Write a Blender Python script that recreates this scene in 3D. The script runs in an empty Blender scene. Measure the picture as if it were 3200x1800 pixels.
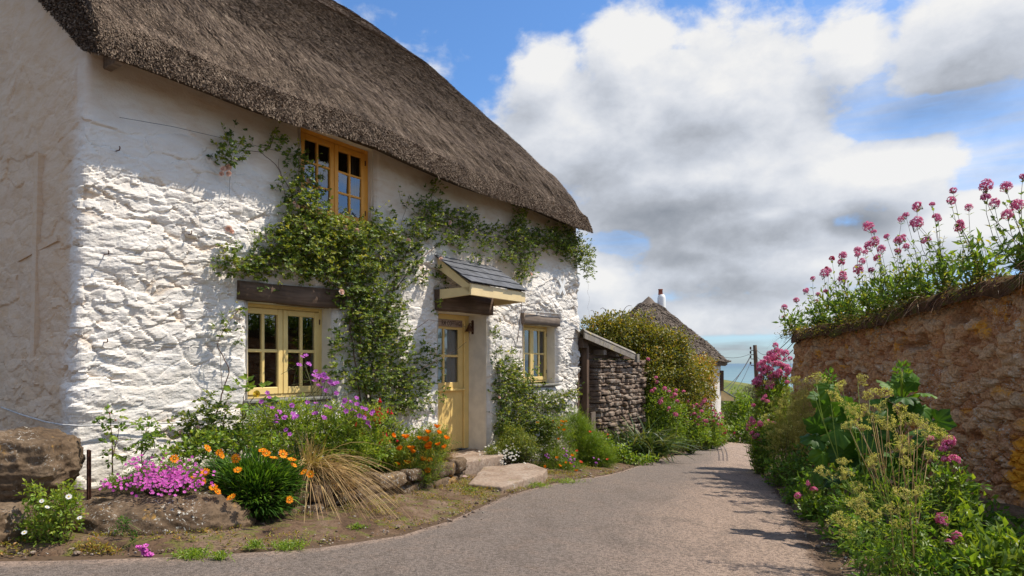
import bpy, math, random
import numpy as np
from mathutils import Vector, Matrix
random.seed(11)
R = np.random.RandomState(7)
PI = math.pi
# ---------------------------------------------------------------- survey of the place
F, CX, HY, EYE = 1620.0, 1288.0, 914.0, 1.5
TH = math.atan2(1112.0, 1620.0)
SN, CS = math.sin(TH), math.cos(TH)
D0 = 5.93                                   # distance from the tripod to the cottage front
DV = np.array([SN, CS, 0.0])                # along the cottage front
NO = np.array([CS, -SN, 0.0])               # out of the cottage front
col = bpy.context.scene.collection

def fac(px, py, out=0.0):
    a = (px - CX) / F
    d = (D0 - out) / (SN - a * CS)
    return np.array([a * d, d, EYE + (HY - py) / F * d])
def hs(px, out=0.0):
    p = fac(px, 900, out); return p[0] * SN + p[1] * CS
def hz(px, py, out=0.0):
    return fac(px, py, out)[2]
def at(px, py, d):
    return np.array([(px - CX) / F * d, d, EYE + (HY - py) / F * d])
def hw(s, out, z):                           # cottage coordinates to world
    return np.array([s * SN + (D0 - out) * -CS, s * CS + (D0 - out) * SN, z])
def drop(s):
    return np.interp(s, [-30, -4, 0, 10, 25, 30, 60, 70], [0.5, 0.9, 1.1, 1.8, 3.05, 3.9, 8.5, 9.2])
def zg(x, y):
    x = np.asarray(x, float); y = np.asarray(y, float)
    s = x * SN + y * CS
    h = drop(s)
    ridge = 3.9 + 0.17 * (x - 49)
    t = np.clip((y - 75) / 75, 0, 1); t = t * t * (3 - 2 * t)
    h = h * (1 - t) + np.maximum(ridge, 1.0) * t
    u = np.clip((y - 155) / 150, 0, 1)
    h = h + 34 * u * u
    return EYE - h
def gp(px, py, dz=0.0):
    lo, hi = 0.8, 60.0
    a, b = (px - CX) / F, (HY - py) / F
    for _ in range(60):
        m = 0.5 * (lo + hi)
        if EYE + b * m > zg(a * m, m) + dz: lo = m
        else: hi = m
    m = 0.5 * (lo + hi)
    return np.array([a * m, m, EYE + b * m])
def on_ground(x, y, dz=0.0):
    return np.array([x, y, float(zg(x, y)) + dz])

# ---------------------------------------------------------------- noise
def _h(ix, iy, iz, seed):
    n = (ix.astype(np.int64) * 374761393 + iy.astype(np.int64) * 668265263 + iz.astype(np.int64) * 2147483647 + seed * 1274126177) & 0xffffffff
    n = ((n ^ (n >> 13)) * 1274126177) & 0xffffffff
    n = ((n ^ (n >> 16)) * 2246822519) & 0xffffffff
    n = n ^ (n >> 15)
    return (n & 0xffffff) / float(0xffffff)
def vnoise(P, seed=0):
    P = np.asarray(P, float)
    I = np.floor(P).astype(np.int64); f = P - I; f = f * f * f * (f * (f * 6 - 15) + 10)
    r = 0
    for dx in (0, 1):
        for dy in (0, 1):
            for dz in (0, 1):
                w = (f[:, 0] if dx else 1 - f[:, 0]) * (f[:, 1] if dy else 1 - f[:, 1]) * (f[:, 2] if dz else 1 - f[:, 2])
                r = r + w * _h(I[:, 0] + dx, I[:, 1] + dy, I[:, 2] + dz, seed)
    return r * 2 - 1
def fbm(P, oct=4, seed=0, gain=0.5):
    P = np.asarray(P, float); a = 1.0; r = 0; t = 0
    for o in range(oct):
        r = r + a * vnoise(P * (2.03 ** o) + 17.3 * o, seed + o); t += a; a *= gain
    return r / t
def voro(P, seed=0):
    """F1, F2, random value and offset from the centre of the nearest cell"""
    P = np.asarray(P, float); I = np.floor(P).astype(np.int64)
    n = len(P); f1 = np.full(n, 9.0); f2 = np.full(n, 9.0); idv = np.zeros(n); off = np.zeros((n, 3))
    for dx in (-1, 0, 1):
        for dy in (-1, 0, 1):
            for dz in (-1, 0, 1):
                a, b, c = I[:, 0] + dx, I[:, 1] + dy, I[:, 2] + dz
                q = np.stack([a + _h(a, b, c, seed), b + _h(a, b, c, seed + 1), c + _h(a, b, c, seed + 2)], 1)
                dv = P - q; d = np.sqrt((dv * dv).sum(1))
                nw = d < f1
                f2 = np.where(nw, f1, np.minimum(f2, d))
                idv = np.where(nw, _h(a, b, c, seed + 3), idv)
                off = np.where(nw[:, None], dv, off)
                f1 = np.minimum(f1, d)
    return f1, f2, idv, off
def sstep(a, b, x):
    t = np.clip((x - a) / (b - a), 0, 1); return t * t * (3 - 2 * t)
def unit(v):
    v = np.asarray(v, float); return v / np.maximum(np.linalg.norm(v, axis=-1, keepdims=True), 1e-9)

# ---------------------------------------------------------------- mesh builder
class MB:
    def __init__(s): s.V = []; s.Fs = []; s.M = []; s.T = []; s.S = []; s.n = 0
    def add(s, V, Fc, mat=0, tint=0.5, smooth=False):
        V = np.asarray(V, float).reshape(-1, 3); Fc = np.asarray(Fc, np.int64)
        if len(V) == 0 or len(Fc) == 0: return s
        s.V.append(V); s.Fs.append(Fc + s.n)
        s.M.append(np.full(len(Fc), mat, np.int32) if np.isscalar(mat) else np.asarray(mat, np.int32))
        s.T.append(np.full(len(V), tint, float) if np.isscalar(tint) else np.asarray(tint, float))
        s.S.append(np.full(len(Fc), smooth, bool)); s.n += len(V); return s
    def box(s, lo, hi, mat=0, tint=0.5, jit=0.0):
        x0, y0, z0 = lo; x1, y1, z1 = hi
        V = np.array([[x0, y0, z0], [x1, y0, z0], [x1, y1, z0], [x0, y1, z0], [x0, y0, z1], [x1, y0, z1], [x1, y1, z1], [x0, y1, z1]], float)
        if jit: V = V + R.uniform(-jit, jit, V.shape)
        return s.add(V, [[0, 3, 2, 1], [4, 5, 6, 7], [0, 1, 5, 4], [1, 2, 6, 5], [2, 3, 7, 6], [3, 0, 4, 7]], mat, tint)
    def bbox(s, lo, hi, b=0.006, mat=0, tint=0.5):
        """box with bevelled edges"""
        lo = np.array(lo, float); hi = np.array(hi, float); b = min(b, 0.45 * float((hi - lo).min()))
        V = []; idx = {}
        for i in range(8):
            c = np.array([hi[k] if (i >> k) & 1 else lo[k] for k in range(3)])
            for ax in range(3):
                p = c.copy()
                for k in range(3):
                    if k != ax: p[k] += -b if (i >> k) & 1 else b
                idx[(i, ax)] = len(V); V.append(p)
        Q = []; T = []
        for ax in range(3):
            u, v = [k for k in range(3) if k != ax]
            for side in (0, 1):
                cs = [(0, 0), (1, 0), (1, 1), (0, 1)]
                ids = [idx[((side << ax) | (a << u) | (c << v), ax)] for a, c in cs]
                Q.append(ids)
        for ax in range(3):
            u, v = [k for k in range(3) if k != ax]
            for a in (0, 1):
                for c in (0, 1):
                    i0 = (a << u) | (c << v); i1 = i0 | (1 << ax)
                    Q.append([idx[(i0, u)], idx[(i1, u)], idx[(i1, v)], idx[(i0, v)]])
        for i in range(8): T.append([idx[(i, 0)], idx[(i, 1)], idx[(i, 2)]])
        V = np.array(V); ctr = (lo + hi) / 2
        def fix(f):
            P = V[f]; n = np.cross(P[1] - P[0], P[2] - P[0])
            return f if n.dot(P.mean(0) - ctr) > 0 else f[::-1]
        base = s.n
        s.add(V, [fix(f) for f in Q], mat, tint)
        s.Fs.append(np.array([fix(f) for f in T]) + base); s.M.append(np.full(8, mat, np.int32)); s.S.append(np.full(8, False))
        return s
    def grid(s, P, mat=0, tint=0.5, smooth=True, keep=None, flip=False):
        """P (rows, cols, 3)"""
        r, c = P.shape[:2]
        i = np.arange(r * c).reshape(r, c)
        q = np.stack([i[:-1, :-1], i[:-1, 1:], i[1:, 1:], i[1:, :-1]], -1).reshape(-1, 4)
        if flip: q = q[:, ::-1]
        if keep is not None: q = q[np.asarray(keep).reshape(-1)]
        return s.add(P.reshape(-1, 3), q, mat, tint if np.isscalar(tint) else np.asarray(tint).reshape(-1), smooth)
    def tube(s, pts, r, k=5, mat=0, tint=0.5, cap=True):
        pts = np.asarray(pts, float); n = len(pts)
        r = np.full(n, r) if np.isscalar(r) else np.asarray(r, float)
        t = unit(np.gradient(pts, axis=0))
        ref = np.array([0.31, 0.17, 0.93]) if abs(t[0].dot([0.31, 0.17, 0.93])) < 0.9 else np.array([0.93, 0.2, 0.1])
        a = unit(np.cross(t, ref)); b = np.cross(t, a)
        an = np.arange(k) * 2 * PI / k
        V = pts[:, None] + r[:, None, None] * (np.cos(an)[None, :, None] * a[:, None] + np.sin(an)[None, :, None] * b[:, None])
        i = np.arange(n * k).reshape(n, k); j = np.roll(i, -1, 1)
        q = np.stack([i[:-1], j[:-1], j[1:], i[1:]], -1).reshape(-1, 4)
        base = s.n
        s.add(V.reshape(-1, 3), q, mat, tint, True)
        if cap and k > 4:
            for ids in (i[0][::-1], i[-1]):
                s.Fs.append(ids[None] + base); s.M.append(np.array([mat], np.int32)); s.S.append(np.array([False]))
        return s
    def lathe(s, prof, c=(0, 0, 0), k=16, mat=0, tint=0.5, smooth=True):
        prof = np.array(prof, float); an = np.arange(k) * 2 * PI / k
        V = np.stack([prof[:, None, 0] * np.cos(an), prof[:, None, 0] * np.sin(an), np.repeat(prof[:, 1:2], k, 1)], -1) + np.array(c)
        i = np.arange(len(prof) * k).reshape(len(prof), k); j = np.roll(i, -1, 1)
        return s.add(V.reshape(-1, 3), np.stack([i[:-1], j[:-1], j[1:], i[1:]], -1).reshape(-1, 4), mat, tint, smooth)
    def data(s, name, mats):
        me = bpy.data.meshes.new(name)
        if s.n:
            V = np.concatenate(s.V); T = np.concatenate(s.T)
            me.vertices.add(len(V)); me.vertices.foreach_set('co', V.astype(np.float32).ravel())
            loops = np.concatenate([f.ravel() for f in s.Fs]); sizes = np.concatenate([np.full(len(f), f.shape[1]) for f in s.Fs])
            me.loops.add(len(loops)); me.loops.foreach_set('vertex_index', loops.astype(np.int32))
            me.polygons.add(len(sizes)); me.polygons.foreach_set('loop_start', (np.cumsum(sizes) - sizes).astype(np.int32))
            me.polygons.foreach_set('material_index', np.concatenate(s.M)); me.polygons.foreach_set('use_smooth', np.concatenate(s.S))
            at_ = me.attributes.new('tint', 'FLOAT', 'POINT'); at_.data.foreach_set('value', T.astype(np.float32))
            me.update(calc_edges=True); me.validate(clean_customdata=False)
        for m in (mats if isinstance(mats, (list, tuple)) else [mats]): me.materials.append(m)
        return me
    def build(s, name, mats, parent=None, off=None):
        if off is not None: s.V = [v - np.asarray(off) for v in s.V]
        return place(name, s.data(name, mats), parent)
def place(name, me, parent=None, loc=None, rot=None, scale=None):
    o = bpy.data.objects.new(name, me); col.objects.link(o)
    if parent is not None: o.parent = parent
    if loc is not None: o.location = [float(v) for v in loc]
    if rot is not None: o.rotation_euler = rot
    if scale is not None: o.scale = (scale,) * 3 if np.isscalar(scale) else scale
    return o
def tag(o, label, cat=None, group=None, kind=None):
    if label: o['label'] = label
    if cat: o['category'] = cat
    if group: o['group'] = group
    if kind: o['kind'] = kind
    return o
def thing(name, label, cat, loc, group=None, rz=0.0):
    o = place(name, None, None, loc); o.rotation_euler = (0, 0, rz); o.empty_display_size = 0.2
    return tag(o, label, cat, group)

# ---------------------------------------------------------------- materials
def mat_new(name):
    m = bpy.data.materials.new(name); m.use_nodes = True
    nt = m.node_tree; nt.nodes.clear()
    out = nt.nodes.new('ShaderNodeOutputMaterial')
    return m, nt, out
def N(nt, typ, ins=None, **kw):
    n = nt.nodes.new(typ)
    for k, v in kw.items(): setattr(n, k, v)
    for k, v in (ins or {}).items():
        s = n.inputs[k]
        if isinstance(v, bpy.types.NodeSocket): nt.links.new(v, s)
        else: s.default_value = v
    return n
def c4(c): return (c[0], c[1], c[2], 1.0)
def ramp(nt, fac, stops, interp='LINEAR'):
    n = nt.nodes.new('ShaderNodeValToRGB'); n.color_ramp.interpolation = interp
    e = n.color_ramp.elements
    while len(e) > 1: e.remove(e[-1])
    e[0].position = stops[0][0]; e[0].color = c4(stops[0][1])
    for p, c in stops[1:]:
        x = e.new(p); x.color = c4(c)
    nt.links.new(fac, n.inputs[0]); return n.outputs[0]
def noise(nt, vec, scale, detail=4, rough=0.55, dist=0.0):
    n = N(nt, 'ShaderNodeTexNoise', {'Scale': scale, 'Detail': detail, 'Roughness': rough, 'Distortion': dist})
    if vec is not None: nt.links.new(vec, n.inputs['Vector'])
    return n.outputs['Fac']
def mixc(nt, f, a, b, mode='MIX'):
    n = nt.nodes.new('ShaderNodeMix'); n.data_type = 'RGBA'; n.blend_type = mode
    for k, v in ((0, f), (6, a), (7, b)):
        if isinstance(v, bpy.types.NodeSocket): nt.links.new(v, n.inputs[k])
        else: n.inputs[k].default_value = v if k == 0 else c4(v)
    return n.outputs[2]
def math_(nt, op, a, b=0.0, c=0.0, clamp=False):
    n = nt.nodes.new('ShaderNodeMath'); n.operation = op; n.use_clamp = clamp
    for i, v in enumerate((a, b, c)):
        if isinstance(v, bpy.types.NodeSocket): nt.links.new(v, n.inputs[i])
        else: n.inputs[i].default_value = v
    return n.outputs[0]
def mapr(nt, v, a, b, c=0.0, d=1.0, smooth=True):
    n = N(nt, 'ShaderNodeMapRange', {0: v, 1: a, 2: b, 3: c, 4: d})
    if smooth: n.interpolation_type = 'SMOOTHSTEP'
    return n.outputs[0]
def bump(nt, h, strength, dist, nrm=None):
    n = N(nt, 'ShaderNodeBump', {'Height': h, 'Strength': strength, 'Distance': dist})
    if nrm is not None: nt.links.new(nrm, n.inputs['Normal'])
    return n.outputs[0]
def princ(nt, out, colr, rough=0.8, nrm=None, spec=0.3, metal=0.0):
    p = N(nt, 'ShaderNodeBsdfPrincipled', {'Roughness': rough, 'Specular IOR Level': spec, 'Metallic': metal})
    if isinstance(colr, bpy.types.NodeSocket): nt.links.new(colr, p.inputs['Base Color'])
    else: p.inputs['Base Color'].default_value = c4(colr)
    if nrm is not None: nt.links.new(nrm, p.inputs['Normal'])
    nt.links.new(p.outputs[0], out.inputs['Surface']); return p
def objco(nt): return N(nt, 'ShaderNodeTexCoord').outputs['Object']
def geoco(nt): return N(nt, 'ShaderNodeNewGeometry').outputs['Position']
def tintf(nt): return N(nt, 'ShaderNodeAttribute', attribute_name='tint').outputs['Fac']
def scaled(nt, v, s):
    return N(nt, 'ShaderNodeVectorMath', {0: v, 1: s}, operation='MULTIPLY').outputs[0]

def leafmat(name, stops, trans=0.35, rough=0.45, spec=0.4, warm=1.25):
    m, nt, out = mat_new(name)
    c = ramp(nt, tintf(nt), stops)
    v = mapr(nt, noise(nt, geoco(nt), 9.0, 2), 0.3, 0.7, 0.8, 1.2)
    c = mixc(nt, 1.0, c, N(nt, 'ShaderNodeCombineColor', {0: v, 1: v, 2: v}).outputs[0], 'MULTIPLY')
    p = N(nt, 'ShaderNodeBsdfPrincipled', {'Base Color': c, 'Roughness': rough, 'Specular IOR Level': spec})
    if trans > 0:
        tc = mixc(nt, 1.0, c, (1.9 * warm / 1.25, 1.75, 0.7), 'MULTIPLY')
        t = N(nt, 'ShaderNodeBsdfTranslucent', {'Color': tc})
        mx = N(nt, 'ShaderNodeMixShader', {0: trans, 1: p.outputs[0], 2: t.outputs[0]})
        nt.links.new(mx.outputs[0], out.inputs['Surface'])
    else: nt.links.new(p.outputs[0], out.inputs['Surface'])
    return m
def petalmat(name, stops, trans=0.3):
    m, nt, out = mat_new(name)
    c = ramp(nt, tintf(nt), stops)
    p = N(nt, 'ShaderNodeBsdfPrincipled', {'Base Color': c, 'Roughness': 0.6, 'Specular IOR Level': 0.15})
    t = N(nt, 'ShaderNodeBsdfTranslucent', {'Color': c})
    mx = N(nt, 'ShaderNodeMixShader', {0: trans, 1: p.outputs[0], 2: t.outputs[0]})
    nt.links.new(mx.outputs[0], out.inputs['Surface']); return m
def woodmat(name, dark, light, grain=(2, 40, 40), rough=0.8, bumpd=0.004):
    m, nt, out = mat_new(name)
    v = scaled(nt, objco(nt), grain)
    n1 = noise(nt, v, 1.0, 6, 0.65, 0.4); n2 = noise(nt, objco(nt), 3.0, 3)
    c = ramp(nt, n1, [(0.3, dark), (0.7, light)])
    c = mixc(nt, mapr(nt, n2, 0.35, 0.7, 0.0, 0.6), c, dark)
    princ(nt, out, c, rough, bump(nt, n1, 0.7, bumpd)); return m
def paintmat(name, c, wear=(0.35, 0.28, 0.2), amt=0.25, rough=0.5):
    m, nt, out = mat_new(name)
    o = objco(nt); n = noise(nt, o, 5.0, 5, 0.6); n2 = noise(nt, o, 60.0, 3, 0.6)
    k = mixc(nt, mapr(nt, n, 0.35, 0.75), [v * 0.88 for v in c], c)
    k = mixc(nt, mapr(nt, math_(nt, 'MULTIPLY', n2, n), 0.36, 0.44, 0, amt), k, wear)
    princ(nt, out, k, rough, bump(nt, n2, 0.15, 0.002), 0.4); return m
def flat(name, c, rough=0.7, spec=0.3, metal=0.0, var=0.25, sc=20):
    m, nt, out = mat_new(name)
    n = noise(nt, objco(nt), sc, 4)
    k = mixc(nt, mapr(nt, n, 0.3, 0.7), [v * (1 - var) for v in c], [min(1, v * (1 + var)) for v in c])
    princ(nt, out, k, rough, bump(nt, n, 0.2, 0.003), spec, metal); return m
def stonemat(name, stops, lichen=None, lam=0.0, white=0.0, sc=6.0, bd=0.012):
    m, nt, out = mat_new(name)
    g = geoco(nt)
    n1 = noise(nt, g, sc, 8, 0.65, 0.3); n2 = noise(nt, g, sc * 6, 5, 0.65); n3 = noise(nt, g, 2.2, 4, 0.6)
    c = ramp(nt, math_(nt, 'ADD', math_(nt, 'MULTIPLY', n1, 0.6), math_(nt, 'MULTIPLY', tintf(nt), 0.4)), stops)
    c = mixc(nt, mapr(nt, n2, 0.35, 0.60, 0.42, 0.0), c, [v * 0.4 for v in stops[0][1]])  # cavity shade painted into the colour: low spots of the fine bump darkened
    if lam > 0: c = mixc(nt, math_(nt, 'MULTIPLY', mapr(nt, noise(nt, g, 3.1, 6, 0.7, 0.5), 0.62 - lam, 0.68 - lam * 0.6), mapr(nt, n2, 0.35, 0.55)), c, lichen)
    if white > 0: c = mixc(nt, math_(nt, 'MULTIPLY', mapr(nt, noise(nt, g, 42.0, 3, 0.6, 1.0), 0.60 - white * 0.1, 0.66 - white * 0.1), mapr(nt, n3, 0.45, 0.6)), c, (0.5, 0.48, 0.42))
    if name == 'red_rubble':                     # one old crust of orange lichen, upright and ragged
        pc_ = at(2535, 1175, 6.15)
        dv_ = N(nt, 'ShaderNodeVectorMath', {0: scaled(nt, N(nt, 'ShaderNodeVectorMath', {0: g, 1: tuple(float(v) for v in pc_)}, operation='SUBTRACT').outputs[0], (0.3, 1.0, 0.42))}, operation='LENGTH').outputs['Value']
        dv_ = math_(nt, 'ADD', dv_, math_(nt, 'MULTIPLY', math_(nt, 'SUBTRACT', n1, 0.5), 0.28))
        c = mixc(nt, mapr(nt, dv_, 0.10, 0.16, 0.95, 0.0), c, (0.70, 0.30, 0.02))
    h = math_(nt, 'ADD', n1, math_(nt, 'MULTIPLY', n2, 0.5))
    princ(nt, out, c, 0.92, bump(nt, h, 0.9, bd), 0.2); return m

# ---------------------------------------------------------------- leaves, blades, stems
def rv(n): return unit(R.normal(size=(n, 3)))
LT = np.array([[0, 0, 0], [0.42, 0.5, 0.1], [0.42, -0.5, 0.1], [0.5, 0, 0], [1, 0, -0.12]])
LF = np.array([[0, 3, 1], [3, 4, 1], [0, 2, 3], [3, 2, 4]])
def leaves(mb, P, ax, nr, L, W, tint=0.5, mat=0, curl=1.0):
    P = np.asarray(P, float); n = len(P)
    if n == 0: return
    ax = unit(ax); b = unit(np.cross(nr, ax)); nr = np.cross(ax, b)
    L = np.broadcast_to(L, (n,)); W = np.broadcast_to(W, (n,))
    T = LT * np.array([1, 1, curl])
    V = P[:, None] + T[None, :, 0:1] * (ax * L[:, None])[:, None] + T[None, :, 1:2] * (b * W[:, None])[:, None] + T[None, :, 2:3] * (nr * L[:, None])[:, None]
    Fc = (LF[None] + (np.arange(n) * 5)[:, None, None]).reshape(-1, 3)
    mb.add(V.reshape(-1, 3), Fc, mat, np.repeat(np.broadcast_to(tint, (n,)), 5))
def blades(mb, P, d, L, W, droop, tint=0.5, mat=0, seg=5, fold=0.0):
    """arching strap leaves / grass blades"""
    P = np.asarray(P, float); n = len(P); d = unit(d)
    L = np.broadcast_to(L, (n,)); W = np.broadcast_to(W, (n,)); droop = np.broadcast_to(droop, (n,))
    hd = d * np.array([1, 1, 0]); hd = unit(hd + 1e-4)
    side = unit(np.cross(d, hd + np.array([0, 0, 1.3])) + 0.25 * rv(n))
    t = np.linspace(0, 1, seg + 1)
    C = P[:, None] + (d * L[:, None])[:, None] * t[None, :, None] + (hd * (L * droop)[:, None])[:, None] * (0.45 * t ** 2)[None, :, None] - np.array([0, 0, 1.0]) * (L * droop)[:, None, None] * (t ** 2.2)[None, :, None]
    w = (W[:, None] * np.clip(np.minimum(0.55 + t * 1.5, (1 - t) * 2.2 + 0.03), 0, 1)[None]) * 0.5
    V = np.stack([C - side[:, None] * w[..., None], C + side[:, None] * w[..., None]], 2)
    i = np.arange(n * (seg + 1) * 2).reshape(n, seg + 1, 2)
    q = np.stack([i[:, :-1, 0], i[:, :-1, 1], i[:, 1:, 1], i[:, 1:, 0]], -1).reshape(-1, 4)
    mb.add(V.reshape(-1, 3), q, mat, np.repeat(np.broadcast_to(tint, (n,)), (seg + 1) * 2), True)
    return C
def stems(mb, A, B, r0, r1, mat=0, tint=0.5, bow=0.08):
    """thin three-sided bowed stems from A to B, five rings"""
    A = np.asarray(A, float); B = np.asarray(B, float); n = len(A)
    if n == 0: return
    t = np.linspace(0, 1, 5)
    L = np.linalg.norm(B - A, axis=1)
    off = rv(n) * (L * bow)[:, None]
    C = A[:, None] * (1 - t)[None, :, None] + B[:, None] * t[None, :, None] + off[:, None] * (4 * t * (1 - t))[None, :, None]
    d = unit(B - A); a = unit(np.cross(d, np.array([0.2, 0.93, 0.31]))); b = np.cross(d, a)
    r = np.broadcast_to(r0, (n,))[:, None] * (1 - t) + np.broadcast_to(r1, (n,))[:, None] * t
    V = np.stack([C + r[..., None] * (math.cos(k) * a + math.sin(k) * b)[:, None] for k in (0, 2.094, 4.189)], 2)
    i = np.arange(n * 15).reshape(n, 5, 3); j = np.roll(i, -1, 2)
    q = np.stack([i[:, :-1], j[:, :-1], j[:, 1:], i[:, 1:]], -1).reshape(-1, 4)
    mb.add(V.reshape(-1, 3), q, mat, np.repeat(np.broadcast_to(tint, (n,)), 15), True)
    return C
def clump(n, c, rad, shell=0.35):
    """points in an ellipsoid, thinned towards the middle; also the outward direction"""
    d = rv(n); r = R.uniform(shell, 1, n) ** 0.6
    bumpy = 1 + 0.22 * np.sin(d[:, 0] * 7 + c[0] * 9) * np.cos(d[:, 1] * 6 + c[1] * 5) + 0.15 * np.sin(d[:, 2] * 9 + c[0] * 4)
    return np.asarray(c) + d * (r * bumpy)[:, None] * np.asarray(rad), d
def sprays(mb, P, out, size, leaf_l, leaf_w, k=5, mat=0, tmu=0.45, tsd=0.2, stemmat=None, up=0.4):
    """compound sprays of k leaflets at every point"""
    n = len(P)
    ax = unit(out * 0.6 + rv(n) * 0.9 + np.array([0, 0, up * 0.3]))
    if stemmat is not None: stems(mb, P, P + ax * size, 0.0016, 0.001, stemmat, 0.4)
    tb = R.normal(tmu, tsd * 0.7, n)
    for i in range(k):
        f = 0.25 + 0.75 * ((i + 1) // 2) / max(1, k // 2)
        sd = 1 if i % 2 else -1
        side = unit(np.cross(ax, np.array([0, 0, 1.0]) + 0.4 * rv(n)))
        la = unit(ax * (1.6 if i == 0 else 0.55) + side * (0 if i == 0 else sd) + 0.25 * rv(n))
        base = P + ax * (size * (1.0 if i == 0 else f * 0.8))
        nr = unit(out * 0.55 + np.array([0, 0, up]) + 0.55 * rv(n))
        s = R.uniform(0.7, 1.15, n)
        leaves(mb, base, la, nr, leaf_l * s, leaf_w * s, np.clip(tb + R.normal(0, tsd * 0.6, n), 0, 1), mat)
# ---------------------------------------------------------------- palette
M = {}
def limewash():
    m, nt, out = mat_new('limewash'); g = objco(nt)
    n1 = noise(nt, g, 1.3, 6, 0.6, 0.3); n2 = noise(nt, scaled(nt, g, (4, 4, 11)), 1.0, 6, 0.65, 0.5); n3 = noise(nt, g, 55.0, 4, 0.6)
    t = tintf(nt)                              # 0 in the chipped joints, 1 on the faces, above 1.5 on the weathered gable
    sx = N(nt, 'ShaderNodeSeparateXYZ', {0: g})
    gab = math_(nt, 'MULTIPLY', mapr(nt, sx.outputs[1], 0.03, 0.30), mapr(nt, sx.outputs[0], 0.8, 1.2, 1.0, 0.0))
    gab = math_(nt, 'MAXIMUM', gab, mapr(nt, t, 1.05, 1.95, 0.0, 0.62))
    t01 = math_(nt, 'MINIMUM', t, 1.0)
    c = mixc(nt, mapr(nt, n1, 0.35, 0.7), (0.78, 0.735, 0.67), (0.70, 0.645, 0.565))
    c = mixc(nt, math_(nt, 'MULTIPLY', mapr(nt, t01, 0.02, 0.4, 1.0, 0.0), 0.55), c, (0.52, 0.38, 0.25))
    k = math_(nt, 'MULTIPLY', mapr(nt, n2, 0.38, 0.70), math_(nt, 'ADD', math_(nt, 'MULTIPLY', gab, 0.5), 0.12))
    c = mixc(nt, k, c, (0.50, 0.29, 0.12))
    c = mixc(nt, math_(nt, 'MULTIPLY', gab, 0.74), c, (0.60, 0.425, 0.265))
    spl = math_(nt, 'MULTIPLY', mapr(nt, math_(nt, 'ADD', sx.outputs[2], math_(nt, 'MULTIPLY', n2, 0.9)), 0.30, 1.05, 0.55, 0.0), mapr(nt, n1, 0.3, 0.6, 0.4, 1.0))
    c = mixc(nt, spl, c, (0.36, 0.31, 0.20))
    vo = N(nt, 'ShaderNodeTexVoronoi', {'Vector': N(nt, 'ShaderNodeVectorMath', {0: scaled(nt, g, (9, 9, 26)), 1: N(nt, 'ShaderNodeTexNoise', {'Vector': g, 'Scale': 7.0, 'Detail': 3.0}).outputs['Color']}, operation='ADD').outputs[0], 'Scale': 1.0})
    vs_ = N(nt, 'ShaderNodeSeparateColor', {0: vo.outputs['Color']}).outputs[0]
    h = math_(nt, 'ADD', math_(nt, 'MULTIPLY', n2, 0.8), math_(nt, 'MULTIPLY', n3, 0.5)); h = math_(nt, 'ADD', h, math_(nt, 'MULTIPLY', vs_, math_(nt, 'MULTIPLY', 0.5, mapr(nt, t01, 0.5, 0.8, 1.0, 0.6))))
    princ(nt, out, c, 0.9, bump(nt, h, 0.8, 0.014), 0.2); return m
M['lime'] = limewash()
M['plaster'] = flat('smooth_plaster', (0.72, 0.66, 0.55), 0.9, 0.2, var=0.08, sc=7)
def thatchmat(name, stops, band=0.0):
    m, nt, out = mat_new(name); g = objco(nt)
    t = tintf(nt); n1 = noise(nt, g, 1.1, 4, 0.6); n2 = noise(nt, g, 9.0, 4, 0.6)
    f = math_(nt, 'ADD', math_(nt, 'MULTIPLY', t, 0.75), math_(nt, 'MULTIPLY', math_(nt, 'ADD', n1, n2), 0.14))
    princ(nt, out, ramp(nt, f, stops), 0.85, None, 0.25); return m
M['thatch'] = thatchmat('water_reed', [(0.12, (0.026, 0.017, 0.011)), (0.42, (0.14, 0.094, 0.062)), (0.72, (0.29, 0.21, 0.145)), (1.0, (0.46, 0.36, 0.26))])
M['thatch2'] = thatchmat('old_water_reed', [(0.1, (0.05, 0.038, 0.028)), (0.5, (0.16, 0.12, 0.09)), (1.0, (0.33, 0.27, 0.21))])
M['beam'] = woodmat('old_oak', (0.06, 0.036, 0.022), (0.22, 0.145, 0.098), (1.5, 30, 30))
M['beam_light'] = woodmat('silvered_oak', (0.11, 0.08, 0.06), (0.30, 0.235, 0.18), (1.5, 30, 30))
M['post'] = woodmat('brown_timber', (0.06, 0.035, 0.022), (0.20, 0.125, 0.08), (30, 30, 2))
M['yellow'] = paintmat('pale_yellow_paint', (0.87, 0.635, 0.24))
M['yellow_door'] = paintmat('butter_yellow_paint', (0.87, 0.615, 0.22), amt=0.15)
M['orange'] = paintmat('orange_paint', (0.86, 0.38, 0.05), (0.36, 0.26, 0.2), 0.5)
M['cream'] = paintmat('cream_paint', (0.86, 0.66, 0.34))
M['slate'] = flat('roof_slate', (0.095, 0.097, 0.108), 0.55, 0.45, var=0.35, sc=6)
M['sill'] = flat('sill_slate', (0.20, 0.19, 0.165), 0.8, var=0.3, sc=12)
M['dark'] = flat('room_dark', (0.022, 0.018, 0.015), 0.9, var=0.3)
M['iron'] = flat('rusty_iron', (0.10, 0.045, 0.028), 0.75, 0.3, 0.3, 0.45, 30)
M['bronze'] = flat('dark_bronze', (0.14, 0.075, 0.045), 0.42, 0.5, 0.7, 0.3, 25)
M['rope'] = flat('rope', (0.45, 0.33, 0.24), 0.9)
M['cable'] = flat('grey_cable', (0.55, 0.53, 0.50), 0.6)
M['wire'] = flat('dark_wire', (0.05, 0.05, 0.055), 0.6)
M['white'] = flat('white_paint', (0.80, 0.79, 0.76), 0.6, var=0.06)
M['brick'] = flat('red_clay', (0.33, 0.11, 0.07), 0.85, var=0.3, sc=14)
M['asbestos'] = stonemat('grey_sheet_roof', [(0.25, (0.17, 0.145, 0.12)), (0.5, (0.27, 0.235, 0.195)), (0.8, (0.40, 0.36, 0.31))], (0.45, 0.36, 0.15), 0.05, 0.2, 5, 0.006)
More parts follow.
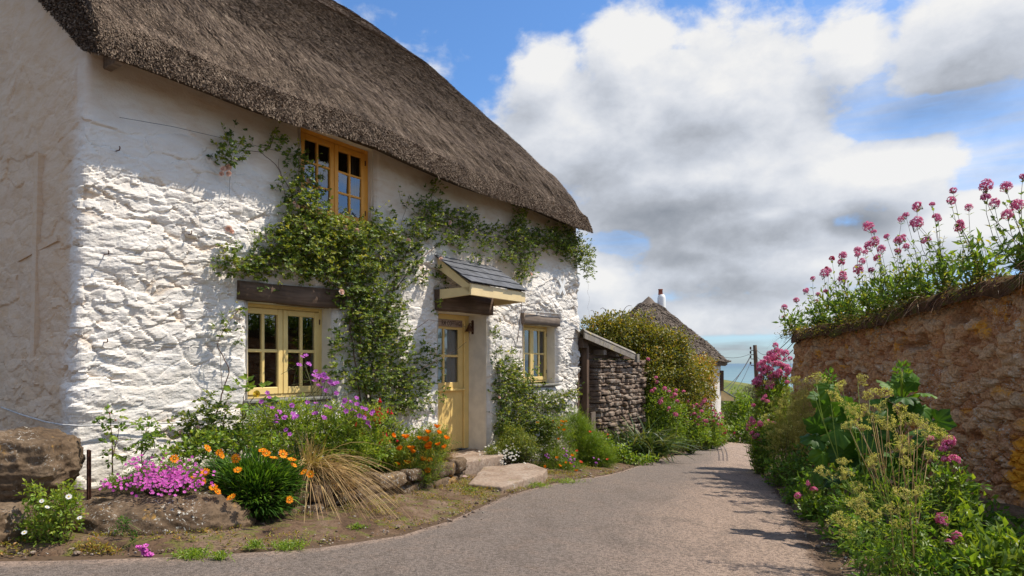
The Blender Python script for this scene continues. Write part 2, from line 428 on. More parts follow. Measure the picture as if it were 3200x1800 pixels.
def curtain(name, c):
    m, nt, out = mat_new(name); n = noise(nt, objco(nt), 14, 3)
    k = mixc(nt, n, [v * 0.85 for v in c], c)
    p = N(nt, 'ShaderNodeBsdfDiffuse', {'Color': k}); t = N(nt, 'ShaderNodeBsdfTranslucent', {'Color': k})
    nt.links.new(N(nt, 'ShaderNodeMixShader', {0: 0.35, 1: p.outputs[0], 2: t.outputs[0]}).outputs[0], out.inputs['Surface']); return m
M['curtain'] = curtain('net_curtain', (0.72, 0.70, 0.69))
M['curtain_green'] = curtain('sage_curtain', (0.30, 0.34, 0.20))
M['curtain_lace'] = curtain('brown_lace', (0.30, 0.22, 0.17))
def glass():
    m, nt, out = mat_new('window_glass')
    n = noise(nt, objco(nt), 2.2, 2)
    f = N(nt, 'ShaderNodeFresnel', {'IOR': 1.75}).outputs[0]
    g = N(nt, 'ShaderNodeBsdfGlossy', {'Color': (0.95, 0.97, 1, 1), 'Roughness': 0.015, 'Normal': bump(nt, n, 0.06, 0.02)})
    t = N(nt, 'ShaderNodeBsdfTransparent', {'Color': (0.86, 0.89, 0.88, 1)})
    nt.links.new(N(nt, 'ShaderNodeMixShader', {0: math_(nt, 'ADD', math_(nt, 'MULTIPLY', f, 1.3), 0.05, clamp=True), 1: t.outputs[0], 2: g.outputs[0]}).outputs[0], out.inputs['Surface']); return m
M['glass'] = glass()
M['redstone'] = stonemat('red_rubble', [(0.20, (0.21, 0.088, 0.040)), (0.36, (0.46, 0.215, 0.098)), (0.54, (0.58, 0.33, 0.165)), (0.8, (0.58, 0.43, 0.28))], (0.62, 0.28, 0.035), 0.075, 0.3, 7.0, 0.022)
M['drystone'] = stonemat('shillet_stone', [(0.22, (0.07, 0.048, 0.034)), (0.42, (0.19, 0.13, 0.092)), (0.62, (0.31, 0.23, 0.17)), (0.85, (0.44, 0.37, 0.29))], (0.30, 0.20, 0.06), 0.02, 0.5, 9.0, 0.012)
M['rock'] = stonemat('outcrop_rock', [(0.25, (0.042, 0.027, 0.016)), (0.45, (0.115, 0.075, 0.044)), (0.62, (0.19, 0.13, 0.08)), (0.8, (0.27, 0.20, 0.14))], (0.36, 0.20, 0.045), 0.05, 0.12, 5.5, 0.02)
M['concrete'] = stonemat('worn_concrete', [(0.25, (0.21, 0.135, 0.09)), (0.5, (0.34, 0.25, 0.185)), (0.8, (0.45, 0.37, 0.30))], (0.2, 0.17, 0.08), 0.02, 0.1, 4.0, 0.006)
M['pebble'] = flat('beach_pebble', (0.30, 0.20, 0.17), 0.7, var=0.2)
M['soil'] = stonemat('garden_soil', [(0.25, (0.035, 0.022, 0.014)), (0.6, (0.10, 0.065, 0.04)), (0.85, (0.17, 0.12, 0.08))], None, 0, 0, 9.0, 0.02)

# ---------------------------------------------------------------- sky, sun, camera
sun_az, sun_el = math.radians(80), math.radians(57)           # clockwise from straight ahead
SUN = Vector((math.sin(sun_az) * math.cos(sun_el), math.cos(sun_az) * math.cos(sun_el), math.sin(sun_el)))
sl = bpy.data.lights.new('sun', 'SUN'); sl.energy = 4.6; sl.angle = math.radians(0.53); sl.color = (1.0, 0.93, 0.82)
so = bpy.data.objects.new('sun', sl); col.objects.link(so); so.rotation_euler = SUN.to_track_quat('Z', 'Y').to_euler(); so.location = (20, 5, 30)

w = bpy.data.worlds.new('World'); bpy.context.scene.world = w; w.use_nodes = True
nt = w.node_tree; nt.nodes.clear()
wo = nt.nodes.new('ShaderNodeOutputWorld')
sky = N(nt, 'ShaderNodeTexSky', sky_type='NISHITA'); sky.sun_disc = False; sky.sun_elevation = sun_el; sky.sun_rotation = sun_az
sky.air_density = 1.0; sky.dust_density = 0.6; sky.ozone_density = 2.0
dirv = N(nt, 'ShaderNodeTexCoord').outputs['Generated']
sp = N(nt, 'ShaderNodeSeparateXYZ', {0: dirv})
AZ = math_(nt, 'ARCTAN2', sp.outputs[0], sp.outputs[1])
EL = math_(nt, 'ARCSINE', sp.outputs[2])
# cloud noise on a flattened dome, so that cells shrink towards the horizon
zc = math_(nt, 'ADD', math_(nt, 'MAXIMUM', sp.outputs[2], 0.0), 0.16)
dome = N(nt, 'ShaderNodeCombineXYZ', {0: math_(nt, 'DIVIDE', sp.outputs[0], zc), 1: math_(nt, 'DIVIDE', sp.outputs[1], zc), 2: 0.0}).outputs[0]
def pxdir(px, py):
    a, b = (px - CX) / F, (HY - py) / F
    return math.atan2(a, 1), math.atan2(b, math.hypot(a, 1))
CLD = [(1580, 170, 150, 150, 1), (1500, 330, 290, 200, 1), (1380, 190, 110, 100, 0.9), (1860, 230, 320, 190, 1), (1800, 480, 520, 260, 1), (2130, 130, 160, 110, 0.95), (2460, 100, 330, 170, 1), (1900, 620, 520, 170, 1), (2250, 440, 260, 130, 0.75),
       (2420, 570, 420, 130, 0.8), (1900, 785, 640, 75, 0.8), (1480, 700, 300, 170, 0.75), (600, 200, 500, 250, 0.6), (3300, 400, 500, 300, 0.8), (-700, 300, 700, 260, 0.8)]
HOL = [(2330, 285, 300, 60, 0.75), (1545, 610, 120, 36, 0.35), (2130, 560, 80, 30, 0.2), (1900, 860, 340, 22, 0.6), (2000, 430, 70, 20, 0.35), (2480, 440, 160, 50, 0.4)]
VEIL = [(2050, 430, 900, 420, 1.0), (1500, 640, 400, 260, 0.8)]
def field(A_, E_, L):
    r = None
    for px, py, rx, ry, p in L:
        a, e = pxdir(px, py); ra = rx / F * math.cos(a) ** 2; re = ry / F * math.cos(a) ** 1.2
        dx = math_(nt, 'MULTIPLY', math_(nt, 'SUBTRACT', A_, a), 1 / ra); dy = math_(nt, 'MULTIPLY', math_(nt, 'SUBTRACT', E_, e), 1 / re)
        d2 = math_(nt, 'SQRT', math_(nt, 'MULTIPLY_ADD', dx, dx, math_(nt, 'MULTIPLY', dy, dy)))
        v = math_(nt, 'MULTIPLY_ADD', d2, -p, p)
        r = v if r is None else math_(nt, 'SMOOTH_MAX', r, v, 0.15)
    return r
def density(A_, E_):
    ae = N(nt, 'ShaderNodeCombineXYZ', {0: A_, 1: math_(nt, 'MULTIPLY', E_, 1.5), 2: 0.0}).outputs[0]
    nb_ = noise(nt, ae, 6.0, 3, 0.5, 0.2); nm = noise(nt, ae, 13.0, 10, 0.60, 0.25)
    bil = math_(nt, 'ABSOLUTE', math_(nt, 'MULTIPLY_ADD', noise(nt, ae, 19.0, 7, 0.55, 0.1), 2.0, -1.0))
    d = math_(nt, 'SUBTRACT', field(A_, E_, CLD), math_(nt, 'MAXIMUM', field(A_, E_, HOL), 0.0))
    d = math_(nt, 'MULTIPLY_ADD', math_(nt, 'SUBTRACT', nb_, 0.5), 0.9, d)
    d = math_(nt, 'MULTIPLY_ADD', math_(nt, 'SUBTRACT', nm, 0.5), 0.80, d)
    return math_(nt, 'MULTIPLY_ADD', math_(nt, 'SUBTRACT', bil, 0.25), -0.32, d), nb_, nm
d1, nbig, nfine = density(AZ, EL)
d2, _a, _b = density(math_(nt, 'ADD', AZ, 0.028), math_(nt, 'ADD', EL, 0.055))
nst = noise(nt, dome, 1.5, 8, 0.6, 0.4)
aes = N(nt, 'ShaderNodeCombineXYZ', {0: math_(nt, 'MULTIPLY', AZ, 3.5), 1: math_(nt, 'MULTIPLY', EL, 34.0), 2: 0.0}).outputs[0]
nlay = noise(nt, aes, 1.0, 8, 0.6, 0.35)
gen = mapr(nt, nst, 0.40, 0.62)                                  # broken cloud over the rest of the dome
front = mapr(nt, sp.outputs[1], 0.15, 0.45)
lowl = math_(nt, 'MULTIPLY', mapr(nt, nlay, 0.36, 0.66), mapr(nt, EL, 0.015, 0.14, 0.85, 0.0))
cov = math_(nt, 'ADD', math_(nt, 'MULTIPLY', mapr(nt, d1, -0.06, 0.34), front), math_(nt, 'MULTIPLY', gen, math_(nt, 'SUBTRACT', 1.0, front)))
veil = math_(nt, 'MULTIPLY', mapr(nt, field(AZ, EL, VEIL), 0.0, 0.45, 0.0, 0.78), mapr(nt, nlay, 0.25, 0.75, 0.35, 1.0))
cov = math_(nt, 'MAXIMUM', math_(nt, 'MAXIMUM', cov, lowl), veil, clamp=True)
cov = math_(nt, 'MULTIPLY', cov, mapr(nt, EL, -0.01, 0.03, 0.25, 1.0))
DRK = [(1680, 530, 320, 75, 1.0), (1900, 605, 280, 80, 0.9), (2150, 560, 180, 60, 0.8), (1480, 460, 150, 60, 0.3), (2500, 110, 280, 140, 0.75), (1750, 650, 220, 45, 0.6), (1720, 340, 220, 110, 0.3)]
dk = math_(nt, 'MULTIPLY', math_(nt, 'MAXIMUM', field(AZ, EL, DRK), 0.0), 0.55)
dk = math_(nt, 'MULTIPLY_ADD', math_(nt, 'SUBTRACT', math_(nt, 'MULTIPLY', d2, 1.0), d1), 0.48, dk)
dk = math_(nt, 'ADD', dk, mapr(nt, d1, 0.1, 0.9, 0.0, 0.07))
ccol = ramp(nt, math_(nt, 'ADD', dk, 0.23), [(0.0, (1.0, 0.99, 0.97)), (0.18, (0.84, 0.86, 0.90)), (0.38, (0.65, 0.685, 0.75)), (0.6, (0.46, 0.485, 0.53)), (0.85, (0.31, 0.335, 0.375)), (1.0, (0.25, 0.275, 0.315))])
skc = mixc(nt, 1.0, sky.outputs[0], mixc(nt, mapr(nt, EL, 0.0, 0.35), (0.60, 0.80, 1.10), (0.66, 0.94, 1.22)), 'MULTIPLY')
SKY = 0.125
CLOUD = 0.74 / SKY
cc = mixc(nt, 1.0, ccol, (CLOUD, CLOUD, CLOUD), 'MULTIPLY')
fin = mixc(nt, math_(nt, 'MULTIPLY', cov, 0.97), skc, cc)
bg = N(nt, 'ShaderNodeBackground', {'Color': fin, 'Strength': SKY})
nt.links.new(bg.outputs[0], wo.inputs['Surface'])
w.cycles.sampling_method = 'MANUAL'; w.cycles.sample_map_resolution = 512

cd = bpy.data.cameras.new('camera'); cam = bpy.data.objects.new('camera', cd); col.objects.link(cam)
cd.sensor_width = 36; cd.lens = 36 * F / 2576; cd.shift_y = 189.5 / 2576; cd.clip_start = 0.05; cd.clip_end = 200000
cam.location = (0, 0, EYE); cam.rotation_euler = (PI / 2, 0, 0); bpy.context.scene.camera = cam
sc = bpy.context.scene
sc.view_settings.view_transform = 'Standard'; sc.view_settings.look = 'None'; sc.view_settings.exposure = 0.3; sc.view_settings.gamma = 1.0
sc.cycles.max_bounces = 6; sc.cycles.transparent_max_bounces = 12; sc.cycles.diffuse_bounces = 3; sc.cycles.glossy_bounces = 3

# ---------------------------------------------------------------- ground, lane, sea
def axis(a, b, n): return np.linspace(a, b, n)
def groundmat():
    m, nt, out = mat_new('rough_ground'); g = geoco(nt)
    n1 = noise(nt, g, 0.09, 5, 0.6); n2 = noise(nt, g, 5, 6, 0.65); n3 = noise(nt, g, 1.5, 4)
    c = mixc(nt, mapr(nt, n1, 0.35, 0.65), (0.11, 0.135, 0.030), (0.20, 0.185, 0.055))
    c = mixc(nt, mapr(nt, n3, 0.45, 0.7, 0, 0.7), c, (0.07, 0.09, 0.022))
    near = mapr(nt, N(nt, 'ShaderNodeVectorMath', {0: g}, operation='LENGTH').outputs['Value'], 25, 40)
    c = mixc(nt, near, (0.10, 0.065, 0.04), c)
    princ(nt, out, c, 0.95, bump(nt, n2, 0.6, 0.03), 0.15); return m
xs = np.concatenate([axis(-160, -24, 20), axis(-22, 22, 111), axis(24, 90, 60), axis(95, 300, 40)])
ys = np.concatenate([axis(-25, -1, 25), axis(-0.6, 26, 80), axis(27, 80, 54), axis(82, 330, 110)])
X, Y = np.meshgrid(xs, ys)
Z = zg(X, Y)
Z = Z + 0.25 * fbm(np.stack([X.ravel() * 0.08, Y.ravel() * 0.08, X.ravel() * 0], 1), 3, 5).reshape(X.shape) * np.clip((np.hypot(X, Y) - 30) / 30, 0, 1)
mb = MB(); mb.grid(np.stack([X, Y, Z], -1), 0, 0.5)
tag(mb.build('ground', groundmat()), None, kind='structure')

def seamat():
    m, nt, out = mat_new('sea_water'); g = geoco(nt)
    dist = N(nt, 'ShaderNodeVectorMath', {0: g}, operation='LENGTH').outputs['Value']
    n1 = noise(nt, scaled(nt, g, (0.004, 0.02, 1)), 1.0, 6, 0.6, 0.3)
    c = ramp(nt, mapr(nt, dist, 300, 9000, 0, 1, False), [(0.0, (0.20, 0.31, 0.31)), (0.12, (0.15, 0.24, 0.265)), (0.5, (0.10, 0.175, 0.22)), (1.0, (0.10, 0.165, 0.23))])
    c = mixc(nt, mapr(nt, n1, 0.45, 0.65, 0, 0.4), c, (0.06, 0.2, 0.24))
    nb = noise(nt, scaled(nt, g, (0.15, 0.4, 1)), 1.0, 5, 0.6)
    princ(nt, out, c, 0.5, bump(nt, nb, 0.6, 0.4), 0.25); return m
mb = MB()
rr = np.array([150, 260, 400, 700, 1200, 2500, 6000, 15000, 40000, 90000.0]); an = np.linspace(-0.5, PI + 0.5, 49)
mb.grid(np.stack([rr[:, None] * np.cos(an)[None], rr[:, None] * np.sin(an)[None], np.full((10, 49), EYE - 27.0)], -1), flip=True)
tag(mb.build('sea', seamat()), None, kind='structure')

LE = [(-900, 1400), (-300, 1402), (0, 1400), (300, 1397), (550, 1390), (700, 1382), (860, 1365), (1000, 1343), (1140, 1300), (1265, 1248), (1370, 1217), (1545, 1190), (1640, 1160), (1720, 1140), (1790, 1123), (1815, 1117)]
RE = [(2160, 1560), (2100, 1449), (2050, 1365), (2010, 1300), (1950, 1225), (1915, 1180), (1899, 1140), (1893, 1121)]
L3 = np.array([gp(*p)[:2] for p in LE]); R3 = np.array([gp(*p)[:2] for p in RE])
L3 = np.vstack([[-9, -0.5], [-6.5, 1.5], L3[1:], L3[-1] + (L3[-1] - L3[-3]) * 1.2, [11.5, 40]])
R3 = np.vstack([[1.2, -9], [1.45, 0.0], R3, R3[-1] + (R3[-1] - R3[-3]) * 0.6, [14.2, 40]])
def resamp(P, n):
    d = np.concatenate([[0], np.cumsum(np.linalg.norm(np.diff(P, axis=0), axis=1))]); t = np.linspace(0, d[-1], n)
    return np.stack([np.interp(t, d, P[:, k]) for k in range(P.shape[1])], 1)
def roadmat():
    m, nt, out = mat_new('lane_surface'); g = geoco(nt)
    n1 = noise(nt, scaled(nt, g, (0.9, 0.35, 1)), 1.0, 5, 0.6, 0.4)
    n2 = noise(nt, g, 120.0, 3, 0.7); n3 = noise(nt, g, 36.0, 4, 0.6); n4 = noise(nt, g, 5.0, 6, 0.65)
    t0 = tintf(nt); t = math_(nt, 'MINIMUM', t0, 1.0)
    c = mixc(nt, mapr(nt, math_(nt, 'ADD', math_(nt, 'MULTIPLY', n1, 0.6), math_(nt, 'MULTIPLY', t, 0.6)), 0.25, 0.95), (0.25, 0.20, 0.165), (0.45, 0.322, 0.24))
    n5 = noise(nt, scaled(nt, g, (2.2, 1.0, 1)), 1.0, 7, 0.7, 0.8)
    c = mixc(nt, mapr(nt, n5, 0.50, 0.59, 0, 0.42), c, (0.17, 0.132, 0.105))
    c = mixc(nt, mapr(nt, n4, 0.45, 0.75, 0, 0.35), c, (0.38, 0.26, 0.185))
    c = mixc(nt, mapr(nt, n3, 0.40, 0.55, 0.55, 0), c, (0.085, 0.066, 0.052))
    c = mixc(nt, mapr(nt, n2, 0.34, 0.50, 0.85, 0), c, (0.05, 0.042, 0.036))
    c = mixc(nt, mapr(nt, n2, 0.58, 0.70, 0, 0.6), c, (0.50, 0.39, 0.31))
    c = mixc(nt, mapr(nt, math_(nt, 'ADD', t0, math_(nt, 'MULTIPLY', math_(nt, 'SUBTRACT', n4, 0.5), 1.8)), 1.15, 1.75, 0.0, 0.9), c, ramp(nt, n3, [(0.35, (0.06, 0.036, 0.022)), (0.6, (0.17, 0.105, 0.066))]))
    sp_ = N(nt, 'ShaderNodeTexVoronoi', {'Vector': g, 'Scale': 30.0}); 
    c = mixc(nt, math_(nt, 'MULTIPLY', mapr(nt, sp_.outputs['Distance'], 0.10, 0.16, 1, 0), mapr(nt, n3, 0.5, 0.62)), c, (0.035, 0.032, 0.03))
    h = math_(nt, 'ADD', n2, math_(nt, 'MULTIPLY', n3, 0.8))
    princ(nt, out, c, 0.88, bump(nt, h, 1.0, 0.016), 0.25); return m
n = 260
A = resamp(L3, n); B = resamp(R3, n)
# match the two kerb lines by nearest heading along the lane
tt = np.linspace(0, 1, 44)
P = A[:, None] * (1 - tt)[None, :, None] + B[:, None] * tt[None, :, None]
edge = np.minimum(tt, 1 - tt)[None]
wob = 0.05 * fbm(np.stack([P[..., 0].ravel() * 2.2, P[..., 1].ravel() * 2.2, np.zeros(P[..., 0].size)], 1), 3, 21).reshape(P.shape[:2])
P = P + (wob * np.clip(1 - edge * 8, 0, 1))[..., None]
Zr = zg(P[..., 0], P[..., 1]) + 0.012 + 0.03 * np.sin(np.clip(tt, 0, 1) * PI)[None] + 0.012 * fbm(np.stack([P[..., 0].ravel() * 1.3, P[..., 1].ravel() * 1.3, np.zeros(P[..., 0].size)], 1), 3, 9).reshape(P.shape[:2])
Zr[:, 0] -= 0.03; Zr[:, -1] -= 0.03
tint = np.repeat((sstep(0.25, 0.75, tt) + 1.0 * sstep(0.90, 1.0, tt) + 2.0 * (1 - sstep(0.0, 0.05, tt)))[None], n, 0)
mb = MB(); mb.grid(np.concatenate([P, Zr[..., None]], -1), 0, tint, flip=True)
tag(mb.build('lane', roadmat()), None, kind='structure')

# earth verge between the lane and the cottage
def vergemat():
    m, nt, out = mat_new('trodden_earth'); g = geoco(nt)
    n1 = noise(nt, g, 3.0, 7, 0.65, 0.4); n2 = noise(nt, g, 45, 4, 0.65); n3 = noise(nt, g, 7.0, 5, 0.65, 0.6)
    c = ramp(nt, n1, [(0.3, (0.060, 0.036, 0.022)), (0.48, (0.135, 0.083, 0.050)), (0.62, (0.20, 0.135, 0.09)), (0.75, (0.28, 0.20, 0.14))])
    c = mixc(nt, mapr(nt, n3, 0.50, 0.62, 0, 0.8), c, (0.12, 0.125, 0.024))
    c = mixc(nt, mapr(nt, n2, 0.38, 0.5, 0.5, 0), c, (0.035, 0.023, 0.015))
    princ(nt, out, c, 0.95, bump(nt, math_(nt, 'ADD', n2, math_(nt, 'MULTIPLY', n3, 1.5)), 0.9, 0.015), 0.15); return m
def vrise(s): return np.interp(s, [4.5, 6.0, 10, 12], [0.15, 0.05, 0.05, 0.12])
def verge_z(s, out):
    """height of the earth verge in cottage coordinates"""
    p = hw(s, out, 0)
    edge = float(np.interp(s, VS, VO))
    t = np.clip((edge - out) / max(edge - 0.3, 0.3), 0, 1)
    return float(zg(p[0], p[1])) + 0.02 + float(vrise(s)) * t
LH = np.array([[p[0] * SN + p[1] * CS, -(-p[0] * CS + p[1] * SN - D0)] for p in L3])
o_ = np.argsort(LH[:, 0]); VS, VO = LH[o_, 0], LH[o_, 1]
sv = np.linspace(-1.5, 15.0, 330); tv = np.linspace(0, 1, 60)
ed = np.interp(sv, VS, VO) + 0.05 * fbm(np.stack([sv * 3, sv * 0, sv * 0], 1), 3, 3)
S_ = np.repeat(sv[:, None], 60, 1); O_ = (ed[:, None] + 0.03) * (1 - tv)[None] + (-0.15) * tv[None]
W_ = np.stack([S_ * SN - (D0 - O_) * CS, S_ * CS + (D0 - O_) * SN], -1)
nz = fbm(np.stack([W_[..., 0].ravel() * 4, W_[..., 1].ravel() * 4, np.zeros(S_.size)], 1), 5, 77).reshape(S_.shape)
Zv = zg(W_[..., 0], W_[..., 1]) - 0.01 + 0.03 * sstep(0, 0.1, tv)[None] + vrise(sv)[:, None] * np.clip(tv * 1.2, 0, 1)[None] + 0.035 * nz * sstep(0, 0.15, tv)[None]
mb = MB(); mb.grid(np.concatenate([W_, Zv[..., None]], -1), 0, 0.5, flip=True)
tag(mb.build('verge', vergemat()), None, kind='structure')
# ---------------------------------------------------------------- the thatched cottage
S0 = hs(212); S1 = hs(1463) ; ZB = EYE - 1.25
HE = EYE + 2.458                                              # underside of the eave
cot = thing('thatched_cottage', 'white stone cottage with a thick brown thatched roof and yellow windows', 'cottage', hw(S0, 0, ZB), rz=math.atan2(CS, SN))
def HL(s, out, z): return np.array([s - S0, -out, z - ZB])
XE = S1 - S0
def opening(px0, px1, ztop, zbot, inset): return dict(x0=hs(px0) - S0, x1=hs(px1) - S0, z0=zbot - ZB, z1=ztop - ZB, y=inset)
OW = opening(628, 838, hz(630, 757), hz(630, 1012), 0.20)     # lower window
OU = opening(762, 944, EYE + 2.66, hz(850, 560), 0.13)        # upper window
OD = opening(1107, 1228, EYE + 0.745, EYE - 1.36, 0.39)       # door
OR = opening(1321, 1400, EYE + 0.665, EYE - 0.385, 0.205)     # right window
OPS = [OW, OU, OD, OR]
BEAMS = [(hs(597) - S0, hs(866) - S0, OW['z1'], OW['z1'] + 0.205), (hs(1096) - S0, hs(1233) - S0, OD['z1'], OD['z1'] + 0.27), (hs(1313) - S0, hs(1404) - S0, OR['z1'], OR['z1'] + 0.175)]
# ---- wall: one skin round the near gable, the front and the far gable
uw = np.concatenate([np.linspace(7.5, 1.7, 40, endpoint=False), np.linspace(1.7, 0.065, 112, endpoint=False)])
arc = np.linspace(0, PI / 2, 8)
RC = 0.06
path = [(0.0, w_, -1.0, 0.0) for w_ in uw] + [(RC - RC * math.cos(a), RC - RC * math.sin(a), -math.cos(a), -math.sin(a)) for a in arc]
path += [(x, 0.0, 0.0, -1.0) for x in np.arange(RC + 0.014, XE - 0.2, 0.0142)]
path += [(XE - 0.2 + 0.2 * math.sin(a), 0.2 - 0.2 * math.cos(a), math.sin(a), -math.cos(a)) for a in np.linspace(0, PI / 2, 16)]
path += [(XE, w_, 1.0, 0.0) for w_ in np.linspace(0.23, 7.5, 70)]
path = np.array(path)
zr = np.concatenate([np.arange(-1.3, 0.3, 0.03), np.arange(0.3, 4.02, 0.0142)])
ncol, nrow = len(path), len(zr)
isf = (np.abs(path[:, 3] + 1) < 1e-3)
ztop = np.where(path[:, 1] < 0.2, 4.02, 4.02 + 0.70 * np.maximum(path[:, 1] - 0.2, 0))
ZZ = zr[:, None] * np.ones(ncol)[None]
lift = sstep(3.2, 4.02, zr)[:, None] * (ztop - 4.02)[None]
ZZ = ZZ + lift
PX = np.repeat(path[None, :, 0], nrow, 0); PY = np.repeat(path[None, :, 1], nrow, 0)
Q = np.stack([PX.ravel(), PY.ravel(), ZZ.ravel()], 1)
wrp = np.stack([fbm(Q * 1.7, 3, 31), fbm(Q * 1.7, 3, 32), fbm(Q * 1.7, 3, 33)], 1)
Qw = Q + 0.16 * wrp
f1, f2, idv, off = voro(Qw / np.array([0.42, 0.42, 0.20]), 51)
stone = sstep(0.0, 0.16, f2 - f1) * 0.007 + (idv - 0.5) * 0.018 + (off * np.stack([np.sin(idv * 40), np.cos(idv * 73), np.sin(idv * 91)], 1)).sum(1) * 0.014
Qc = Q + 0.07 * np.stack([fbm(Q * 5, 3, 34), fbm(Q * 5, 3, 35), fbm(Q * 5, 3, 36)], 1)
g1_, g2_, idc, ofc = voro(Qc / np.array([0.17, 0.17, 0.075]), 55)
chipm = 0.12 + 0.88 * sstep(-0.10, 0.28, fbm(Q * np.array([1.1, 1.1, 1.9]) + 7, 3, 61))
chips = ((idc - 0.5) * 0.017 + (ofc * np.stack([np.sin(idc * 50), np.cos(idc * 83), np.sin(idc * 31) * 1.4], 1)).sum(1) * 0.014 - 0.006 * (1 - sstep(0, 0.12, g2_ - g1_))) * chipm
fine = fbm(Q * np.array([14, 14, 26]), 4, 71, 0.65) * 0.010 + fbm(Q * np.array([2.2, 2.2, 4.5]), 3, 73) * 0.020 + fbm(Q * np.array([0.9, 0.9, 1.2]), 2, 75) * 0.03
rough = stone + chips + fine
soft = fbm(Q * np.array([1.3, 1.3, 1.8]), 3, 91) * 0.03 + fbm(Q * 7, 4, 92) * 0.006
# smooth plaster under the eave, ragged at its lower edge
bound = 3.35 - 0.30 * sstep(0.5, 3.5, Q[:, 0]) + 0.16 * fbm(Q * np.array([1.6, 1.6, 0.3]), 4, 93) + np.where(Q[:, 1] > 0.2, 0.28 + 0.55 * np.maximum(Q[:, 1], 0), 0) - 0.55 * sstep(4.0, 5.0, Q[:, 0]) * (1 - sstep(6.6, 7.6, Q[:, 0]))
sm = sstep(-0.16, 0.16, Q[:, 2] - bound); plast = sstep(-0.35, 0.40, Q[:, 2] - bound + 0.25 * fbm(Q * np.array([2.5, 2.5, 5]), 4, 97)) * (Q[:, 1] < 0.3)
for (b0, b1, z0, z1) in BEAMS:
    dx = np.maximum(np.maximum(b0 - Q[:, 0], Q[:, 0] - b1), 0); dz = np.maximum(np.maximum(z0 - Q[:, 2], Q[:, 2] - z1), 0)
    near = np.hypot(dx, dz)
    sm = np.maximum(sm, np.where(Q[:, 1] < 0.1, 1 - sstep(0.0, 0.09, near), 0))
amp = 1.0 + 0.35 * sstep(6.3, 7.2, Q[:, 0])
gable_f = sstep(0.02, 0.3, Q[:, 1]) * (Q[:, 0] < 1)
amp = amp * (1 - 0.5 * gable_f)
disp = rough * amp * (1 - sm) + gable_f * soft * 1.4 * (1 - sm) + soft * sm - 0.02 * sm
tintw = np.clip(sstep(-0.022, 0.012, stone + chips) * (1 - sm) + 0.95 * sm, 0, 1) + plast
gable_f2 = gable_f
# batter of the old wall, rounded plaster round the openings
batx = -0.12 * np.clip((3.3 - Q[:, 2]) / 3.3, -0.2, 1.2) * (Q[:, 0] < 1.2) * (1 - np.clip(Q[:, 0] / 1.2, 0, 1))
inward = np.zeros(len(Q)); keep = np.ones((nrow - 1, ncol - 1), bool)
cx = 0.25 * (PX[:-1, :-1] + PX[1:, :-1] + PX[:-1, 1:] + PX[1:, 1:]); cz = 0.25 * (ZZ[:-1, :-1] + ZZ[1:, :-1] + ZZ[:-1, 1:] + ZZ[1:, 1:]); cy = 0.5 * (PY[:-1, :-1] + PY[1:, 1:])
for o in OPS:
    dx = np.maximum(o['x0'] - Q[:, 0], Q[:, 0] - o['x1']); dz = np.maximum(o['z0'] - Q[:, 2], Q[:, 2] - o['z1'])
    d = np.where((dx > 0) & (dz > 0), np.hypot(dx, dz), np.maximum(dx, dz))
    inward += np.where(Q[:, 1] < 0.1, 0.06 * (1 - sstep(0.0, 0.10, d)) ** 2, 0)
    disp = np.where((Q[:, 1] < 0.1), disp * (0.35 + 0.65 * sstep(0, 0.12, d)), disp)
    keep &= ~((cx > o['x0']) & (cx < o['x1']) & (cz > o['z0']) & (cz < o['z1']) & (cy < 0.1))
nx = np.repeat(path[None, :, 2], nrow, 0).ravel(); ny = np.repeat(path[None, :, 3], nrow, 0).ravel()
V = np.stack([Q[:, 0] + nx * disp + batx, Q[:, 1] + ny * disp + inward, Q[:, 2]], 1)
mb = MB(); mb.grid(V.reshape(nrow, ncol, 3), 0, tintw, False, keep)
# reveals
for o in OPS:
    y0, y1 = 0.035, o['y'] + 0.03
    k = 40
    def rev(a, b, nrm):
        u = np.linspace(0, 1, k); v = np.linspace(0, 1, 12)
        a, b = np.array(a), np.array(b)
        G = a[None, None] + (b - a)[None, None] * u[:, None, None] + np.array([0, 1.0, 0])[None, None] * ((y0 + (y1 - y0) * v)[None, :, None])
        q = G.reshape(-1, 3); dd = fbm(q * 5, 4, 15) * 0.010 * np.repeat(1 - v[None] * 0.8, k, 0).ravel()
        return (q + np.array(nrm)[None] * dd[:, None]).reshape(k, 12, 3)
    x0, x1, z0, z1 = o['x0'], o['x1'], o['z0'], o['z1']
    mb.grid(rev((x1, 0, z0), (x1, 0, z1), (-1, 0, 0)), 1, 0.9, True, flip=True)
    mb.grid(rev((x0, 0, z0), (x0, 0, z1), (1, 0, 0)), 1, 0.9, True)
    mb.grid(rev((x0, 0, z1), (x1, 0, z1), (0, 0, -1)), 1, 0.9, True)
    mb.grid(rev((x0, 0, z0), (x1, 0, z0), (0, 0, 1)), 1, 0.9, True, flip=True)
mb.build('wall', [M['lime'], M['plaster']], cot)

